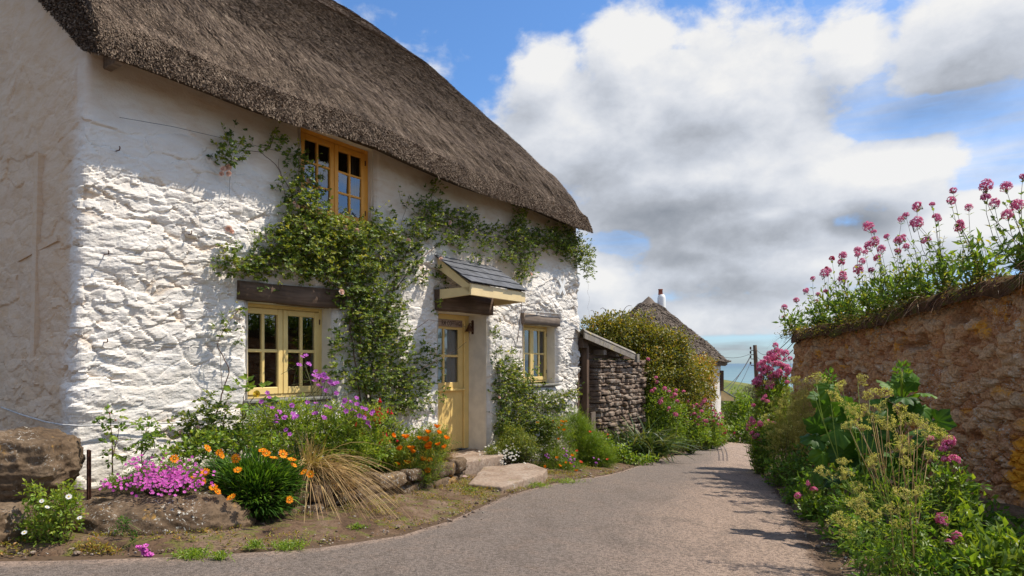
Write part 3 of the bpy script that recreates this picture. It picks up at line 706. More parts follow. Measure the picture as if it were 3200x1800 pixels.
# ---- thatch
tipz = HE - ZB; OV = 0.36
PROF = np.array([(0, 0), (0.02, 0.07), (0.06, 0.17), (0.14, 0.32), (0.28, 0.52), (0.5, 0.80), (1, 1.36), (2, 2.30), (3, 3.22), (4, 4.12), (5, 4.95), (6, 5.72), (7, 6.35), (7.4, 6.5)])
def eave_end(w_): return XE + 0.06 - 0.30 * (1 - sstep(0, 0.9, w_)) ** 2
def eave_up(x):
    xm = 0.5 * (OU['x0'] + OU['x1'])
    return 0.075 * np.exp(-((x - xm) / 0.75) ** 2) + 0.02 * np.sin(x * 2.1 + 0.6)
wl = np.concatenate([np.linspace(0, 0.3, 12, endpoint=False), np.linspace(0.3, 7.4, 110)])
xl = np.linspace(0, 1, 190)
def top_pt(u, w_):
    x = -0.02 + u * (eave_end(w_) + 0.02)
    z = tipz + np.interp(w_, PROF[:, 0], PROF[:, 1]) + eave_up(x) * (1 - sstep(0.2, 2.0, w_))
    rnd = 0.10 * np.clip(1 - (1 - u) * 14, 0, 1) ** 2 + 0.05 * np.clip(1 - u * 26, 0, 1) ** 2
    return np.stack([x, w_ - OV, z - rnd * sstep(0.05, 0.5, w_)], -1)
U, Wl = np.meshgrid(xl, wl)
T0 = top_pt(U, Wl)
q = T0.reshape(-1, 3)
lump = fbm(q * np.array([1.2, 0.8, 0.8]), 4, 41) * 0.045 + fbm(q * np.array([6, 2.5, 2.5]), 3, 43) * 0.025
T0 = T0 + np.stack([0 * lump, -0.55 * lump, 0.83 * lump], 1).reshape(T0.shape) * sstep(0, 0.3, Wl)[..., None]
mb = MB(); mb.grid(T0, 0, 0.22, True)
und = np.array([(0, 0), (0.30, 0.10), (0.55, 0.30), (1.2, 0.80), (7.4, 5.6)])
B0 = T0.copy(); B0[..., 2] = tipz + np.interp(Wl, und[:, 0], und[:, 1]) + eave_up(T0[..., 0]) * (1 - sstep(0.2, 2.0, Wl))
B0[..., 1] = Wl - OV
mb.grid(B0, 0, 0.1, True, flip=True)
for k_, fl in ((0, False), (-1, True)):
    g = np.stack([B0[:, k_] * (1 - a) + T0[:, k_] * a for a in np.linspace(0, 1, 6)], 1)
    mb.grid(g, 0, 0.2, True, flip=not fl)
bk = np.stack([T0[-1], T0[-1] + np.array([0, 0.3, -0.05]), T0[-1] + np.array([0, 6, -5.6])], 0); mb.grid(bk, 0, 0.3, True)
roof = mb.build('roof', M['thatch'], cot); roof['label'] = 'thick brown thatched roof'
# individual reeds lying down the slope
mb = MB()
def reeds(n, wmax, wpow, x_pow):
    w_ = wmax * R.uniform(0, 1, n) ** wpow; u = R.uniform(0, 1, n) ** x_pow
    P = top_pt(u, w_); D = top_pt(u, np.maximum(w_ - 0.02, 0)) - top_pt(u, w_ + 0.02); D = unit(D)
    nn = unit(np.cross(np.array([1.0, 0, 0]), -D))
    lu = fbm(P * np.array([1.2, 0.8, 0.8]), 4, 41) * 0.045 + fbm(P * np.array([6, 2.5, 2.5]), 3, 43) * 0.025
    P = P + np.stack([0 * lu, -0.55 * lu, 0.83 * lu], 1) * sstep(0, 0.3, w_)[:, None]
    return P, D, nn, w_, u
for n_, wm, wp, xp, L_, Wd in ((150000, 4.2, 0.8, 1.35, 0.085, 0.0072), (70000, 7.3, 0.8, 0.8, 0.12, 0.010), (45000, 0.5, 1.0, 1.25, 0.075, 0.0075)):
    P, D, nn, w_, u = reeds(n_, wm, wp, xp)
    D = unit(D + nn * R.uniform(0.02, 0.30, n_)[:, None] + np.array([1.0, 0, 0]) * R.normal(0, 0.16, n_)[:, None])
    side = unit(np.cross(D, nn)) ; L = L_ * R.uniform(0.6, 1.3, n_); Ww = Wd * R.uniform(0.6, 1.3, n_) * 0.5
    A = P - D * (L * 0.5)[:, None] + nn * 0.006; B_ = P + D * (L * 0.5)[:, None] + nn * 0.008
    V = np.stack([A - side * Ww[:, None], A + side * Ww[:, None], B_ + side * (Ww * 0.7)[:, None], B_ - side * (Ww * 0.7)[:, None]], 1).reshape(-1, 3)
    cl = fbm(P * np.array([9, 5, 5]), 3, 46)
    tn_ = np.clip(0.42 + 0.22 * R.normal(size=n_) + 0.35 * cl, 0.05, 1.0)
    mb.add(V, np.arange(n_ * 4).reshape(-1, 4), 0, np.repeat(tn_, 4))
# cut reed butts along the eave and the near verge
for kind in (0, 1):
    n_ = 60000 if kind == 0 else 30000
    if kind == 0:
        u = R.uniform(0, 1, n_) ** 1.2; w_ = 0.16 * R.uniform(0, 1, n_) ** 1.3
        P = top_pt(u, w_); D = unit(np.array([0, -0.75, -0.65]) + 0.25 * R.normal(size=(n_, 3)))
    else:
        w_ = R.uniform(0, 3.2, n_) ** 1.0; a = R.uniform(0, 1, n_)
        t_ = top_pt(np.zeros(n_), w_); bz = tipz + np.interp(w_, und[:, 0], und[:, 1])
        P = np.stack([np.full(n_, -0.03), w_ - OV, bz * (1 - a) + t_[:, 2] * a], 1); D = unit(np.array([-0.35, -0.62, -0.7]) + 0.3 * R.normal(size=(n_, 3)))
    side = unit(np.cross(D, rv(n_))); L = 0.055 * R.uniform(0.5, 1.3, n_); Ww = 0.0042 * R.uniform(0.7, 1.3, n_)
    B_ = P + D * (L * 0.5)[:, None]; A = P - D * (L * 0.5)[:, None]
    V = np.stack([A - side * Ww[:, None], A + side * Ww[:, None], B_ + side * Ww[:, None], B_ - side * Ww[:, None]], 1).reshape(-1, 3)
    mb.add(V, np.arange(n_ * 4).reshape(-1, 4), 0, np.repeat(np.clip(0.48 + 0.26 * R.normal(size=n_), 0.05, 1), 4))
o = mb.build('reed', M['thatch'], roof); o['kind'] = 'stuff'
# dark boards and rafter feet under the eave
rf = HL(hs(290, 0.12), 0.16, hz(290, 152, 0.12)); mb = MB(); mb.bbox((rf[0] - 0.035, rf[1] - 0.06, rf[2] - 0.05), (rf[0] + 0.035, 0.05, rf[2] + 0.10), 0.008); mb.build('rafter_end', M['beam_light'], cot)
mb = MB(); mb.bbox((OU['x0'] - 0.12, -0.13, OU['z1'] + 0.012), (OU['x1'] + 0.14, 0.09, OU['z1'] + 0.075), 0.01); mb.build('lintel_board', M['beam'], cot)

# ---- joinery
def casement_window(o, name, cols, rows, mf, fr=0.05, st=0.052, mu=0.024, cur=None, label=None):
    x0, x1, z0, z1, y = o['x0'], o['x1'], o['z0'] + o.get('sill', 0.0), o['z1'], o['y']
    mb = MB()
    mb.bbox((x0 - 0.02, y, z0), (x0 + fr, y + 0.07, z1)); mb.bbox((x1 - fr, y, z0), (x1 + 0.02, y + 0.07, z1))
    mb.bbox((x0 + fr + 0.001, y + 0.001, z1 - fr), (x1 - fr - 0.001, y + 0.069, z1)); mb.bbox((x0 + fr + 0.001, y + 0.001, z0), (x1 - fr - 0.001, y + 0.069, z0 + fr * 0.9))
    wd = mb.build(name, mf, cot)
    if label: wd['label'] = label
    xm = 0.5 * (x0 + x1); gl = MB()
    for a, b in ((x0 + fr + 0.004, xm - 0.003), (xm + 0.003, x1 - fr - 0.004)):
        m2 = MB(); za, zb_ = z0 + fr * 0.9 + 0.004, z1 - fr - 0.004; yc0, yc1 = y - 0.012, y + 0.036
        m2.bbox((a, yc0, za), (a + st, yc1, zb_)); m2.bbox((b - st, yc0, za), (b, yc1, zb_))
        m2.bbox((a + st + 0.0005, yc0 + 0.001, zb_ - st), (b - st - 0.0005, yc1 - 0.001, zb_)); m2.bbox((a + st + 0.0005, yc0 + 0.001, za), (b - st - 0.0005, yc1 - 0.001, za + st * 1.25))
        ga, gb, gz0, gz1 = a + st, b - st, za + st * 1.25, zb_ - st
        for i in range(1, cols):
            c = ga + (gb - ga) * i / cols; m2.bbox((c - mu / 2, yc0 + 0.004, gz0), (c + mu / 2, yc1 - 0.004, gz1), 0.005)
        for j in range(1, rows):
            c = gz0 + (gz1 - gz0) * j / rows; m2.bbox((ga, yc0 + 0.006, c - mu / 2), (gb, yc1 - 0.006, c + mu / 2), 0.005)
        m2.build('casement', mf, wd)
        for i in range(cols):
            for j in range(rows):
                p0, p1 = ga + (gb - ga) * i / cols, ga + (gb - ga) * (i + 1) / cols; q0, q1 = gz0 + (gz1 - gz0) * j / rows, gz0 + (gz1 - gz0) * (j + 1) / rows
                t1, t2 = R.normal(0, 0.004, 2); gy = y + 0.012
                gl.add([[p0, gy - t1, q0], [p1, gy + t1, q0], [p1, gy + t1 + t2, q1], [p0, gy - t1 + t2, q1]], [[0, 1, 2, 3]])
        hx = a - 0.004 if a < xm - 0.1 else b + 0.004
        for hzv in (za + 0.12, zb_ - 0.14): hm = MB(); hm.bbox((hx - 0.008, y - 0.016, hzv), (hx + 0.008, y - 0.004, hzv + 0.06), 0.002); hm.build('hinge', M['iron'], wd)
    gl.build('pane', M['glass'], wd)
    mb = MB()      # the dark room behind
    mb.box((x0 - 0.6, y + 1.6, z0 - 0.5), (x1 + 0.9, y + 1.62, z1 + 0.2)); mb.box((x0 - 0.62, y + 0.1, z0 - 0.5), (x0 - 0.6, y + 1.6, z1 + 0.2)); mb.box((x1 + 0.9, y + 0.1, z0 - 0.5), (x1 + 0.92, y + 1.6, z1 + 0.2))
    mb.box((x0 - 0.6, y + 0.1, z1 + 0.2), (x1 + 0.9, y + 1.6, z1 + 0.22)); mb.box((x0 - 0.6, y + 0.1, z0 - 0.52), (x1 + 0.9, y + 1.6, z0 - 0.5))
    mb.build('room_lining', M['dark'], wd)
    if cur:
        for (f0, f1, zc, mt, amp_) in cur:
            xx = np.linspace(x0 + (x1 - x0) * f0, x0 + (x1 - x0) * f1, 70); ph = np.cumsum(R.uniform(0.2, 0.7, 70))
            zz = np.linspace(z0, zc, 6)
            G = np.stack([np.repeat(xx[None], 6, 0), y + 0.13 + amp_ * np.sin(ph)[None] * np.linspace(1.3, 0.8, 6)[:, None], np.repeat(zz[:, None], 70, 1)], -1)
            m2 = MB(); m2.grid(G); m2.build('curtain', mt, wd)
    return wd
OW['sill'] = 0.02; OU['sill'] = 0.02; OR['sill'] = 0.05
lw = casement_window(OW, 'window', 2, 2, M['yellow'], 0.042, 0.062, 0.034, label='wide low yellow window behind the pink flowers')
uwn = casement_window(OU, 'window', 2, 3, M['orange'], 0.055, 0.06, 0.026, cur=[(0.80, 1.0, OU['z1'], M['curtain_lace'], 0.02), (0.0, 0.25, OU['z1'], M['curtain_lace'], 0.02)], label='tall orange window under the eave')
rw = casement_window(OR, 'window', 2, 2, M['yellow'], 0.035, 0.05, 0.026, cur=[(0.02, 0.30, OR['z1'], M['curtain_green'], 0.02), (0.55, 0.98, OR['z1'], M['curtain_green'], 0.02)], label='small yellow window with green curtains')
# jug and book on the lower window ledge
mb = MB(); mb.lathe([(0, 0), (0.035, 0.0), (0.045, 0.04), (0.03, 0.09), (0.033, 0.13), (0.027, 0.13), (0.0, 0.10)], (OW['x0'] + 0.15, OW['y'] + 0.15, OW['z0'] + 0.07), 14); mb.build('jug', M['white'], lw)
def sill(o, name, ext, mat, th=0.035):
    mb = MB(); mb.bbox((o['x0'] - ext * 0.3, -0.06, o['z0'] - 0.012), (o['x1'] + ext * 0.1, o['y'] - 0.002, o['z0'] + th - 0.012), 0.008); mb.build(name, mat, cot)
sill(OR, 'window_sill', 0.2, M['sill']); sill(OW, 'window_sill', 0.2, M['sill']); sill(OU, 'window_sill', 0.1, M['beam_light'])
for i, (b0, b1, z0, z1) in enumerate(BEAMS):
    nseg = 26; mb = MB()
    xs_ = np.linspace(b0, b1, nseg)
    prof = np.array([(-0.035, 0.004), (-0.042, 0.02), (-0.042, 0.5), (-0.042, 0.98), (-0.035, 0.996), (0.03, 1.0)])
    if i == 1: prof[:, 0] -= 0.02
    top = z1 - z0
    G = np.zeros((nseg, 8, 3))
    for k_, (yy, f) in enumerate([(0.12, 0.0)] + [tuple(p) for p in prof] + [(0.12, 1.0)]):
        G[:, k_, 0] = xs_; G[:, k_, 1] = yy; G[:, k_, 2] = z0 + f * top + (0.012 * np.sin(xs_ * 3 + i) if f > 0.5 else 0.004 * np.sin(xs_ * 5 + i))
    G[:, 1:7, 1] += (fbm(G[:, 1:7].reshape(-1, 3) * 6, 3, 60 + i) * 0.006).reshape(nseg, 6)
    mb.grid(G, flip=False); 
    for row, fl in ((G[0], False), (G[-1], True)):
        q_ = row[::-1] if fl else row
        for k_ in range(1, 7): mb.add(np.array([q_[0], q_[k_], q_[min(k_ + 1, 7)]]), [[0, 1, 2]])
    o = mb.build('lintel', M['beam_light'] if i == 2 else M['beam'], cot)

# ---- door (stable door in a deep porch)
x0, x1, z0, z1, y = OD['x0'], OD['x1'], OD['z0'] + 0.03, OD['z1'], OD['y']
dw = 0.11
mb = MB(); mb.bbox((x1 - dw, y - 0.01, z0), (x1 + 0.03, y + 0.10, z1)); mb.bbox((x0 - 0.03, y - 0.01, z0), (x0 + dw, y + 0.10, z1)); mb.bbox((x0 + dw + 0.001, y - 0.009, z1 - 0.13), (x1 - dw - 0.001, y + 0.10, z1))
door = mb.build('door', M['yellow_door'], cot); door['label'] = 'yellow stable door with glazed top half'
a, b = x0 + dw + 0.006, x1 - dw - 0.006; zm = z0 + 0.93; zt = z1 - 0.136; st = 0.105
up = MB(); gl = MB()
up.bbox((a, y + 0.015, zm + 0.01), (a + st, y + 0.06, zt)); up.bbox((b - st, y + 0.015, zm + 0.01), (b, y + 0.06, zt)); up.bbox((a + st + 0.001, y + 0.016, zt - 0.09), (b - st - 0.001, y + 0.059, zt)); up.bbox((a + st + 0.001, y + 0.016, zm + 0.01), (b - st - 0.001, y + 0.059, zm + 0.11))
xm = 0.5 * (a + b); g0, g1 = zm + 0.11, zt - 0.09; gm = 0.5 * (g0 + g1)
up.bbox((xm - 0.019, y + 0.02, g0), (xm + 0.019, y + 0.055, g1), 0.006); up.bbox((a + st, y + 0.022, gm - 0.019), (b - st, y + 0.053, gm + 0.019), 0.006)
up.build('upper_leaf', M['yellow_door'], door)
for (p0, p1) in ((a + st, xm), (xm, b - st)):
    for (q0, q1) in ((g0, gm), (gm, g1)): gl.add([[p0, y + 0.036, q0], [p1, y + 0.039, q0], [p1, y + 0.038, q1], [p0, y + 0.036, q1]], [[0, 1, 2, 3]])
gl.build('pane', M['glass'], door)
lo = MB(); nb = 6; bw = (b - a) / nb
for i in range(nb): lo.bbox((a + bw * i + 0.0015, y + 0.018 + 0.001 * (i % 2), z0 + 0.012), (a + bw * (i + 1) - 0.0015, y + 0.058, zm - 0.02), 0.006)
lo.build('lower_leaf', M['yellow_door'], door)
mb = MB(); mb.bbox((a - 0.01, y - 0.035, zm - 0.022), (b + 0.02, y + 0.05, zm + 0.012), 0.008); mb.build('drip_ledge', M['yellow_door'], door)
xx = np.linspace(a + 0.02, b - 0.02, 120); ph = np.cumsum(R.uniform(0.15, 0.6, 120)); zz = np.linspace(zm + 0.05, zt, 8)
mb = MB(); mb.grid(np.stack([np.repeat(xx[None], 8, 0), y + 0.10 + 0.016 * np.sin(ph)[None] * np.linspace(1.3, 0.6, 8)[:, None], np.repeat(zz[:, None], 120, 1)], -1)); mb.build('curtain', M['curtain'], door)
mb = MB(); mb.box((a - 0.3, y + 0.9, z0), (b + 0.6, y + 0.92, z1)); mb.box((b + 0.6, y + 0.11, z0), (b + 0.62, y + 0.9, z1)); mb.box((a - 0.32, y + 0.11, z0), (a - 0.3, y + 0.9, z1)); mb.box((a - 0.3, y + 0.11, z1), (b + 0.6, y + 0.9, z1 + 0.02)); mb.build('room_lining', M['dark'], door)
# name board
bx1 = b - 0.055; bz0, bz1 = zt - 0.055, zt + 0.055; bx0 = bx1 - 0.74
mb = MB(); mb.bbox((bx0, y - 0.022, bz0), (bx1, y - 0.004, bz1), 0.005)
M['board'] = woodmat('name_board_wood', (0.30, 0.20, 0.14), (0.46, 0.34, 0.25), (1.5, 30, 30)); sign = mb.build('name_board', M['board'], cot); sign['label'] = 'wooden name board reading COTTAGE'
cu = bpy.data.curves.new('lettering', 'FONT'); cu.body = 'RM COTTAGE'; cu.size = 0.098; cu.extrude = 0.0015; cu.align_x = 'RIGHT'; cu.space_character = 1.12; cu.offset = 0.0015
tmp = bpy.data.objects.new('lettering_src', cu); col.objects.link(tmp); bpy.context.view_layer.update()
me = bpy.data.meshes.new_from_object(tmp.evaluated_get(bpy.context.evaluated_depsgraph_get())); bpy.data.objects.remove(tmp)
me.materials.clear(); me.materials.append(M['beam'])
lt = place('lettering', me, sign, (bx1 - 0.018, y - 0.0245, bz0 + 0.02), (PI / 2, 0, 0)); lt.scale = (0.72, 1, 1)

# ---- porch hood with slates
hx0, hx1 = hs(1095) - S0, hs(1241) - S0; hf = -0.60
hzt = hz(1095, 640) - ZB; hzf = hz(1184, 711, 0.6) - ZB; hzb = hz(1184, 742, 0.6) - ZB
hood = MB(); hood.bbox((hx0 + 0.02, hf - 0.012, hzb), (hx1 - 0.02, hf + 0.022, hzf - 0.012), 0.004)
hood = hood.build('porch_hood', M['cream'], cot)
for xs_ in (hx0 + 0.02, hx1 - 0.055):
    mb = MB(); th = 0.035
    v = [(xs_, 0.03, hzb - 0.03), (xs_, hf + 0.024, hzb + 0.004), (xs_, hf + 0.024, hzb + 0.11), (xs_, 0.03, hzb + 0.11)]
    v2 = [(p[0] + th, p[1], p[2]) for p in v]; mb.add(v + v2, [[0, 1, 2, 3], [7, 6, 5, 4], [0, 4, 5, 1], [1, 5, 6, 2], [2, 6, 7, 3], [3, 7, 4, 0]]); mb.build('side_board', M['cream'], hood)
    mb = MB(); sl_ = (hzt - hzf) / 0.6
    v = [(xs_, 0.03, hzt - 0.16), (xs_, hf + 0.024, hzf - 0.125), (xs_, hf + 0.024, hzf - 0.016), (xs_, 0.03, hzt + 0.0)]
    v2 = [(p[0] + th, p[1], p[2]) for p in v]; mb.add(v + v2, [[0, 1, 2, 3], [7, 6, 5, 4], [0, 4, 5, 1], [1, 5, 6, 2], [2, 6, 7, 3], [3, 7, 4, 0]]); mb.build('barge_board', M['cream'], hood)
mb = MB()
nr_ = 4; ln = math.hypot(0.66, hzt - hzf + 0.02); d_ = np.array([0, hf - 0.06, hzf - hzt]) / math.hypot(hf - 0.06, hzf - hzt); nn = np.array([0, d_[2], -d_[1]]); nn = nn if nn[2] > 0 else -nn
for r_ in range(nr_):
    ncs = 6; wdt = (hx1 - hx0 + 0.06) / ncs
    for c_ in range(-1, ncs):
        xa = hx0 - 0.03 + wdt * (c_ + (0.5 if r_ % 2 else 0.0)); xb = xa + wdt - 0.005
        xa = max(xa, hx0 - 0.03); xb = min(xb, hx1 + 0.03)
        if xb - xa < 0.03: continue
        s0_, s1_ = max(0.0, ln * r_ / nr_ - 0.03), ln * (r_ + 1) / nr_ + R.uniform(-0.006, 0.006)
        base = np.array([0, 0.03, hzt])
        lift0, lift1 = 0.004, 0.016 + R.uniform(0, 0.005)
        A = base + d_ * s0_ + nn * lift0; B_ = base + d_ * s1_ + nn * lift1
        V = [np.array([xx_, 0, 0]) + p * np.array([0, 1, 1]) + nn * t_ for t_ in (0, 0.009) for (xx_, p) in ((xa, A), (xb, A), (xb, B_), (xa, B_))]
        mb.add(V, [[0, 1, 2, 3], [7, 6, 5, 4], [0, 4, 5, 1], [1, 5, 6, 2], [2, 6, 7, 3], [3, 7, 4, 0]], 0, R.uniform(0, 1))
sp_ = [(hx0 + 0.0, 0.03, hzt - 0.004), (hx1, 0.03, hzt - 0.004), (hx1, hf - 0.02, hzf - 0.004), (hx0, hf - 0.02, hzf - 0.004)]; mb.add(sp_, [[0, 1, 2, 3]])
mb.build('slate_roof', M['slate'], hood)

# ---- ties, hooks, cable
def plate(name, pts, mat, parent, t=0.012):
    mb = MB()
    for (p0, p1, wdt, nrm) in pts:
        p0, p1, nrm = np.array(p0), np.array(p1), np.array(nrm, float); d = unit(p1 - p0); s = np.cross(d, nrm) * wdt / 2
        V = [p + sg * s + nrm * k_ for k_ in (-0.04, t) for p, sg in ((p0, -1), (p0, 1), (p1, 1), (p1, -1))]
        mb.add(V, [[3, 2, 1, 0], [4, 5, 6, 7], [0, 1, 5, 4], [1, 2, 6, 5], [2, 3, 7, 6], [3, 0, 4, 7]])
    return mb.build(name, mat, parent)
cx_, cz_ = hs(1409) - S0, hz(1409, 722) - ZB
o = plate('wall_tie', [((cx_ - 0.10, -0.035, cz_ + 0.13), (cx_ + 0.10, -0.035, cz_ - 0.13), 0.065, (0, -1, 0)), ((cx_ + 0.10, -0.04, cz_ + 0.13), (cx_ - 0.10, -0.04, cz_ - 0.13), 0.065, (0, -1, 0))], M['white'], cot); o['label'] = 'white cross shaped wall tie'
g1_ = EYE + 257 / F * 6.1 - ZB
o = plate('wall_tie', [((-0.055, 0.36, g1_ + 0.10), (-0.055, 1.22, g1_ + 0.0), 0.055, (-1, 0, 0)), ((-0.05, 0.80, g1_ + 0.9), (-0.085, 0.80, g1_ - 0.95), 0.085, (-1, 0, 0))], M['lime'], cot); o['label'] = 'limewashed iron tie on the gable'
for (px, py) in ((262, 640), (259, 860), (470, 590), (290, 380)):
    mb = MB(); p = HL(hs(px), 0, hz(px, py)); mb.tube([p + (0, 0.05, 0), p + (0, -0.075, -0.005), p + (0, -0.085, 0.012), p + (0, -0.075, 0.025)], 0.005, 5); mb.build('wire_eye', M['iron'], cot)
for pts in ([(262, 640), (400, 652), (600, 665)], [(259, 860), (420, 868), (560, 872)], [(290, 300), (420, 322), (640, 372), (760, 400)], [(565, 560), (566, 470), (572, 400)]):
    mb = MB(); mb.tube([HL(hs(p[0]), 0.075, hz(p[0], p[1])) for p in pts], 0.0022, 4); mb.build('training_wire', M['wire'], cot)
mb = MB(); cp = [(-0.10, 1.5, EYE - 0.415 - ZB), (-0.14, 0.9, EYE - 0.455 - ZB), (-0.15, 0.35, EYE - 0.49 - ZB), (-0.14, 0.05, EYE - 0.50 - ZB), (-0.05, -0.06, EYE - 0.51 - ZB)]
cp += [tuple(HL(hs(px), 0.06, hz(px, py))) for px, py in ((260, 1068), (360, 1066), (440, 1062), (520, 1068), (600, 1085))]
mb.tube(np.array(cp), 0.0075, 6); o = mb.build('wall_cable', M['cable'], cot)
mb = MB(); mb.tube([HL(hs(px), 0.07, hz(px, py)) for px, py in ((1316, 800), (1318, 787), (1345, 785), (1400, 790), (1445, 812), (1463, 828), (1466, 845))], 0.007, 5); mb.build('wall_cable', M['cable'], cot)

# ---- bell hanging on the reveal
bp = HL(hs(1228), 0, 0); bxw = x1 - 0.0; by = 0.30
bl = thing('door_bell', 'small bronze bell with a rope pull hanging beside the yellow door', 'bell', hw(bxw + S0, -by, hz(1185, 820)), rz=math.atan2(CS, SN))
mb = MB(); mb.bbox((-0.012, -0.02, -0.10), (0.004, 0.02, 0.09), 0.004); mb.lathe([(0.0, 0.0), (0.02, 0), (0.024, 0.01), (0.012, 0.035), (0.0, 0.035)], (-0.005, 0, 0.085), 8); mb.tube([(-0.01, 0, -0.02), (-0.05, 0, 0.02), (-0.085, 0, 0.05), (-0.10, 0, 0.06)], 0.008, 6); mb.tube([(-0.01, 0, 0.05), (-0.06, 0, 0.065), (-0.10, 0, 0.06)], 0.007, 6); mb.build('bracket', M['iron'], bl)
mb = MB(); mb.lathe([(0.0, 0.0), (0.016, 0.0), (0.022, -0.02), (0.032, -0.05), (0.052, -0.088), (0.066, -0.10), (0.066, -0.106), (0.056, -0.102), (0.03, -0.06), (0, -0.03)], (-0.095, 0, 0.045), 20); mb.build('bell', M['bronze'], bl)
mb = MB(); mb.lathe([(0, 0.02), (0.006, 0.02), (0.007, -0.01), (0.013, -0.02), (0.0, -0.034)], (-0.095, 0, -0.06), 10); mb.build('clapper', M['bronze'], bl)
mb = MB(); mb.tube([(-0.095, 0, -0.09), (-0.094, 0, -0.13), (-0.085, 0, -0.17), (-0.07, 0.0, -0.20)], 0.0055, 6); mb.build('bell_rope', M['rope'], bl)

# ---------------------------------------------------------------- stones: steps, boulders, bed walls
def ico(sub):
    import bmesh
    bm = bmesh.new(); bmesh.ops.create_icosphere(bm, subdivisions=sub, radius=1.0)
    V = np.array([v.co[:] for v in bm.verts]); Fc = np.array([[v.index for v in f.verts] for f in bm.faces]); bm.free(); return V, Fc
ICO = {k: ico(k) for k in (1, 2, 3, 5, 6)}
def rock(sz, seed, sub=5, box_=0.65, strata=0.05, tilt=0.0, rough=0.10):
    V, Fc = ICO[sub]; n_ = unit(V)
    V = V * (1 - box_) + box_ * n_ / np.maximum(np.abs(n_).max(1, keepdims=True), 1e-6) * 0.88
    P = V * np.asarray(sz)
    q = P + seed * 3.1
    d = rough * fbm(q * 1.6 / max(sz), 4, seed) * max(sz) * 1.2 + 0.03 * fbm(q * 9, 5, seed + 5, 0.6)
    lay = q[:, 2] + tilt * q[:, 0] + 0.05 * fbm(q * 3, 3, seed + 2)
    t = lay * 16; d = d + strata * (sstep(0.2, 0.95, t - np.floor(t)) * 0.5 + 0.5 * _h(np.floor(t), np.floor(t) * 0, np.floor(t) * 0, seed)) * 0.6
    f1, f2, iv, of = voro(q * 3.2 / max(0.5, max(sz)), seed)
    d = d + 0.05 * (iv - 0.5) * max(sz)
    return P + n_ * d[:, None], Fc, np.clip(0.5 + 0.5 * fbm(q * 4, 3, seed + 8), 0, 1)
def boulder(name, label, cat, loc, sz, seed, mat='rock', rz=0.0, sub=6, **kw):
    V, Fc, t = rock(sz, seed, sub, **kw); c, s = math.cos(rz), math.sin(rz)
    V = np.stack([V[:, 0] * c - V[:, 1] * s, V[:, 0] * s + V[:, 1] * c, V[:, 2]], 1)
    lo_ = V[:, 2].min(); V[:, 2] -= lo_
    mb = MB(); mb.add(V, Fc, 0, t, True); o = mb.build(name, M[mat]); o.location = [float(v) for v in loc]
    return tag(o, label, cat)
b1 = at(70, 1290, 4.55)
boulder('boulder', 'large rough brown boulder standing against the corner of the cottage gable', 'boulder', (b1[0] - 0.20, b1[1] + 0.10, float(zg(b1[0], b1[1])) + 0.15), (0.44, 0.36, 0.26), 3, rz=0.2, tilt=0.25, box_=0.45, strata=0.03, rough=0.16)
boulder('boulder', 'flat dark boulder at the lane edge beneath the large boulder', 'boulder', (b1[0] - 0.30, b1[1] - 0.30, float(zg(b1[0] - 0.3, b1[1] - 0.3)) - 0.22), (0.52, 0.30, 0.25), 8, rz=0.1)
r1 = gp(330, 1350); boulder('outcrop', 'low brown rock outcrop with orange lichen sloping to the lane before the flower bed', 'rock', (r1[0] - 0.05, r1[1] + 0.16, float(r1[2]) - 0.30), (0.84, 0.44, 0.26), 12, rz=0.2, tilt=0.35, strata=0.05, box_=0.25)
r2 = gp(470, 1300); boulder('outcrop', 'lichened brown rock slab sloping beneath the flower bed wall', 'rock', (r2[0] + 0.10, r2[1] - 0.10, float(r2[2]) - 0.22), (0.60, 0.38, 0.27), 15, rz=0.35, tilt=0.3, strata=0.05, box_=0.25)
def stonerow(mb, P0, P1, h, depth, seed, course=0.09, ln=(0.16, 0.36), gap=0.012):
    """courses of rough flat stones between two points (local coordinates), with P z at the bottom"""
    P0, P1 = np.array(P0, float), np.array(P1, float); d = P1 - P0; L = np.linalg.norm(d[:2]); dx = d / L; nrm = np.array([dx[1], -dx[0], 0])
    rs = np.random.RandomState(seed); z = 0.0
    while z < h - 0.02:
        ch = course * rs.uniform(0.5, 1.75); ch = min(ch, h - z); u = -rs.uniform(0, ln[0])
        while u < L:
            l = rs.uniform(*ln); a, b = max(u, 0), min(u + l, L)
            if b - a > 0.04:
                V, Fc, t = rock(((b - a) / 2 * 1.05, depth / 2, ch / 2 * 1.08), int(rs.randint(1e6)), 3, 0.9, 0.0, 0, 0.06)
                yaw = rs.normal(0, 0.10); zz = z + ch / 2
                W2 = P0 + dx * ((a + b) / 2) + np.array([0, 0, zz]) + nrm * rs.uniform(-0.04, 0.04) + np.array([0, 0, rs.uniform(-0.012, 0.012)])
                V = V[:, 0:1] * (dx * math.cos(yaw) + nrm * math.sin(yaw)) + V[:, 1:2] * (nrm * math.cos(yaw) - dx * math.sin(yaw)) + (V[:, 2:3] + V[:, 0:1] * rs.normal(0, 0.05)) * np.array([0, 0, 1.0]) + W2
                mb.add(V, Fc, 0, np.clip(t * 0.5 + rs.uniform(0, 0.6), 0, 1), True)
            u += l + gap
        z += ch + 0.004
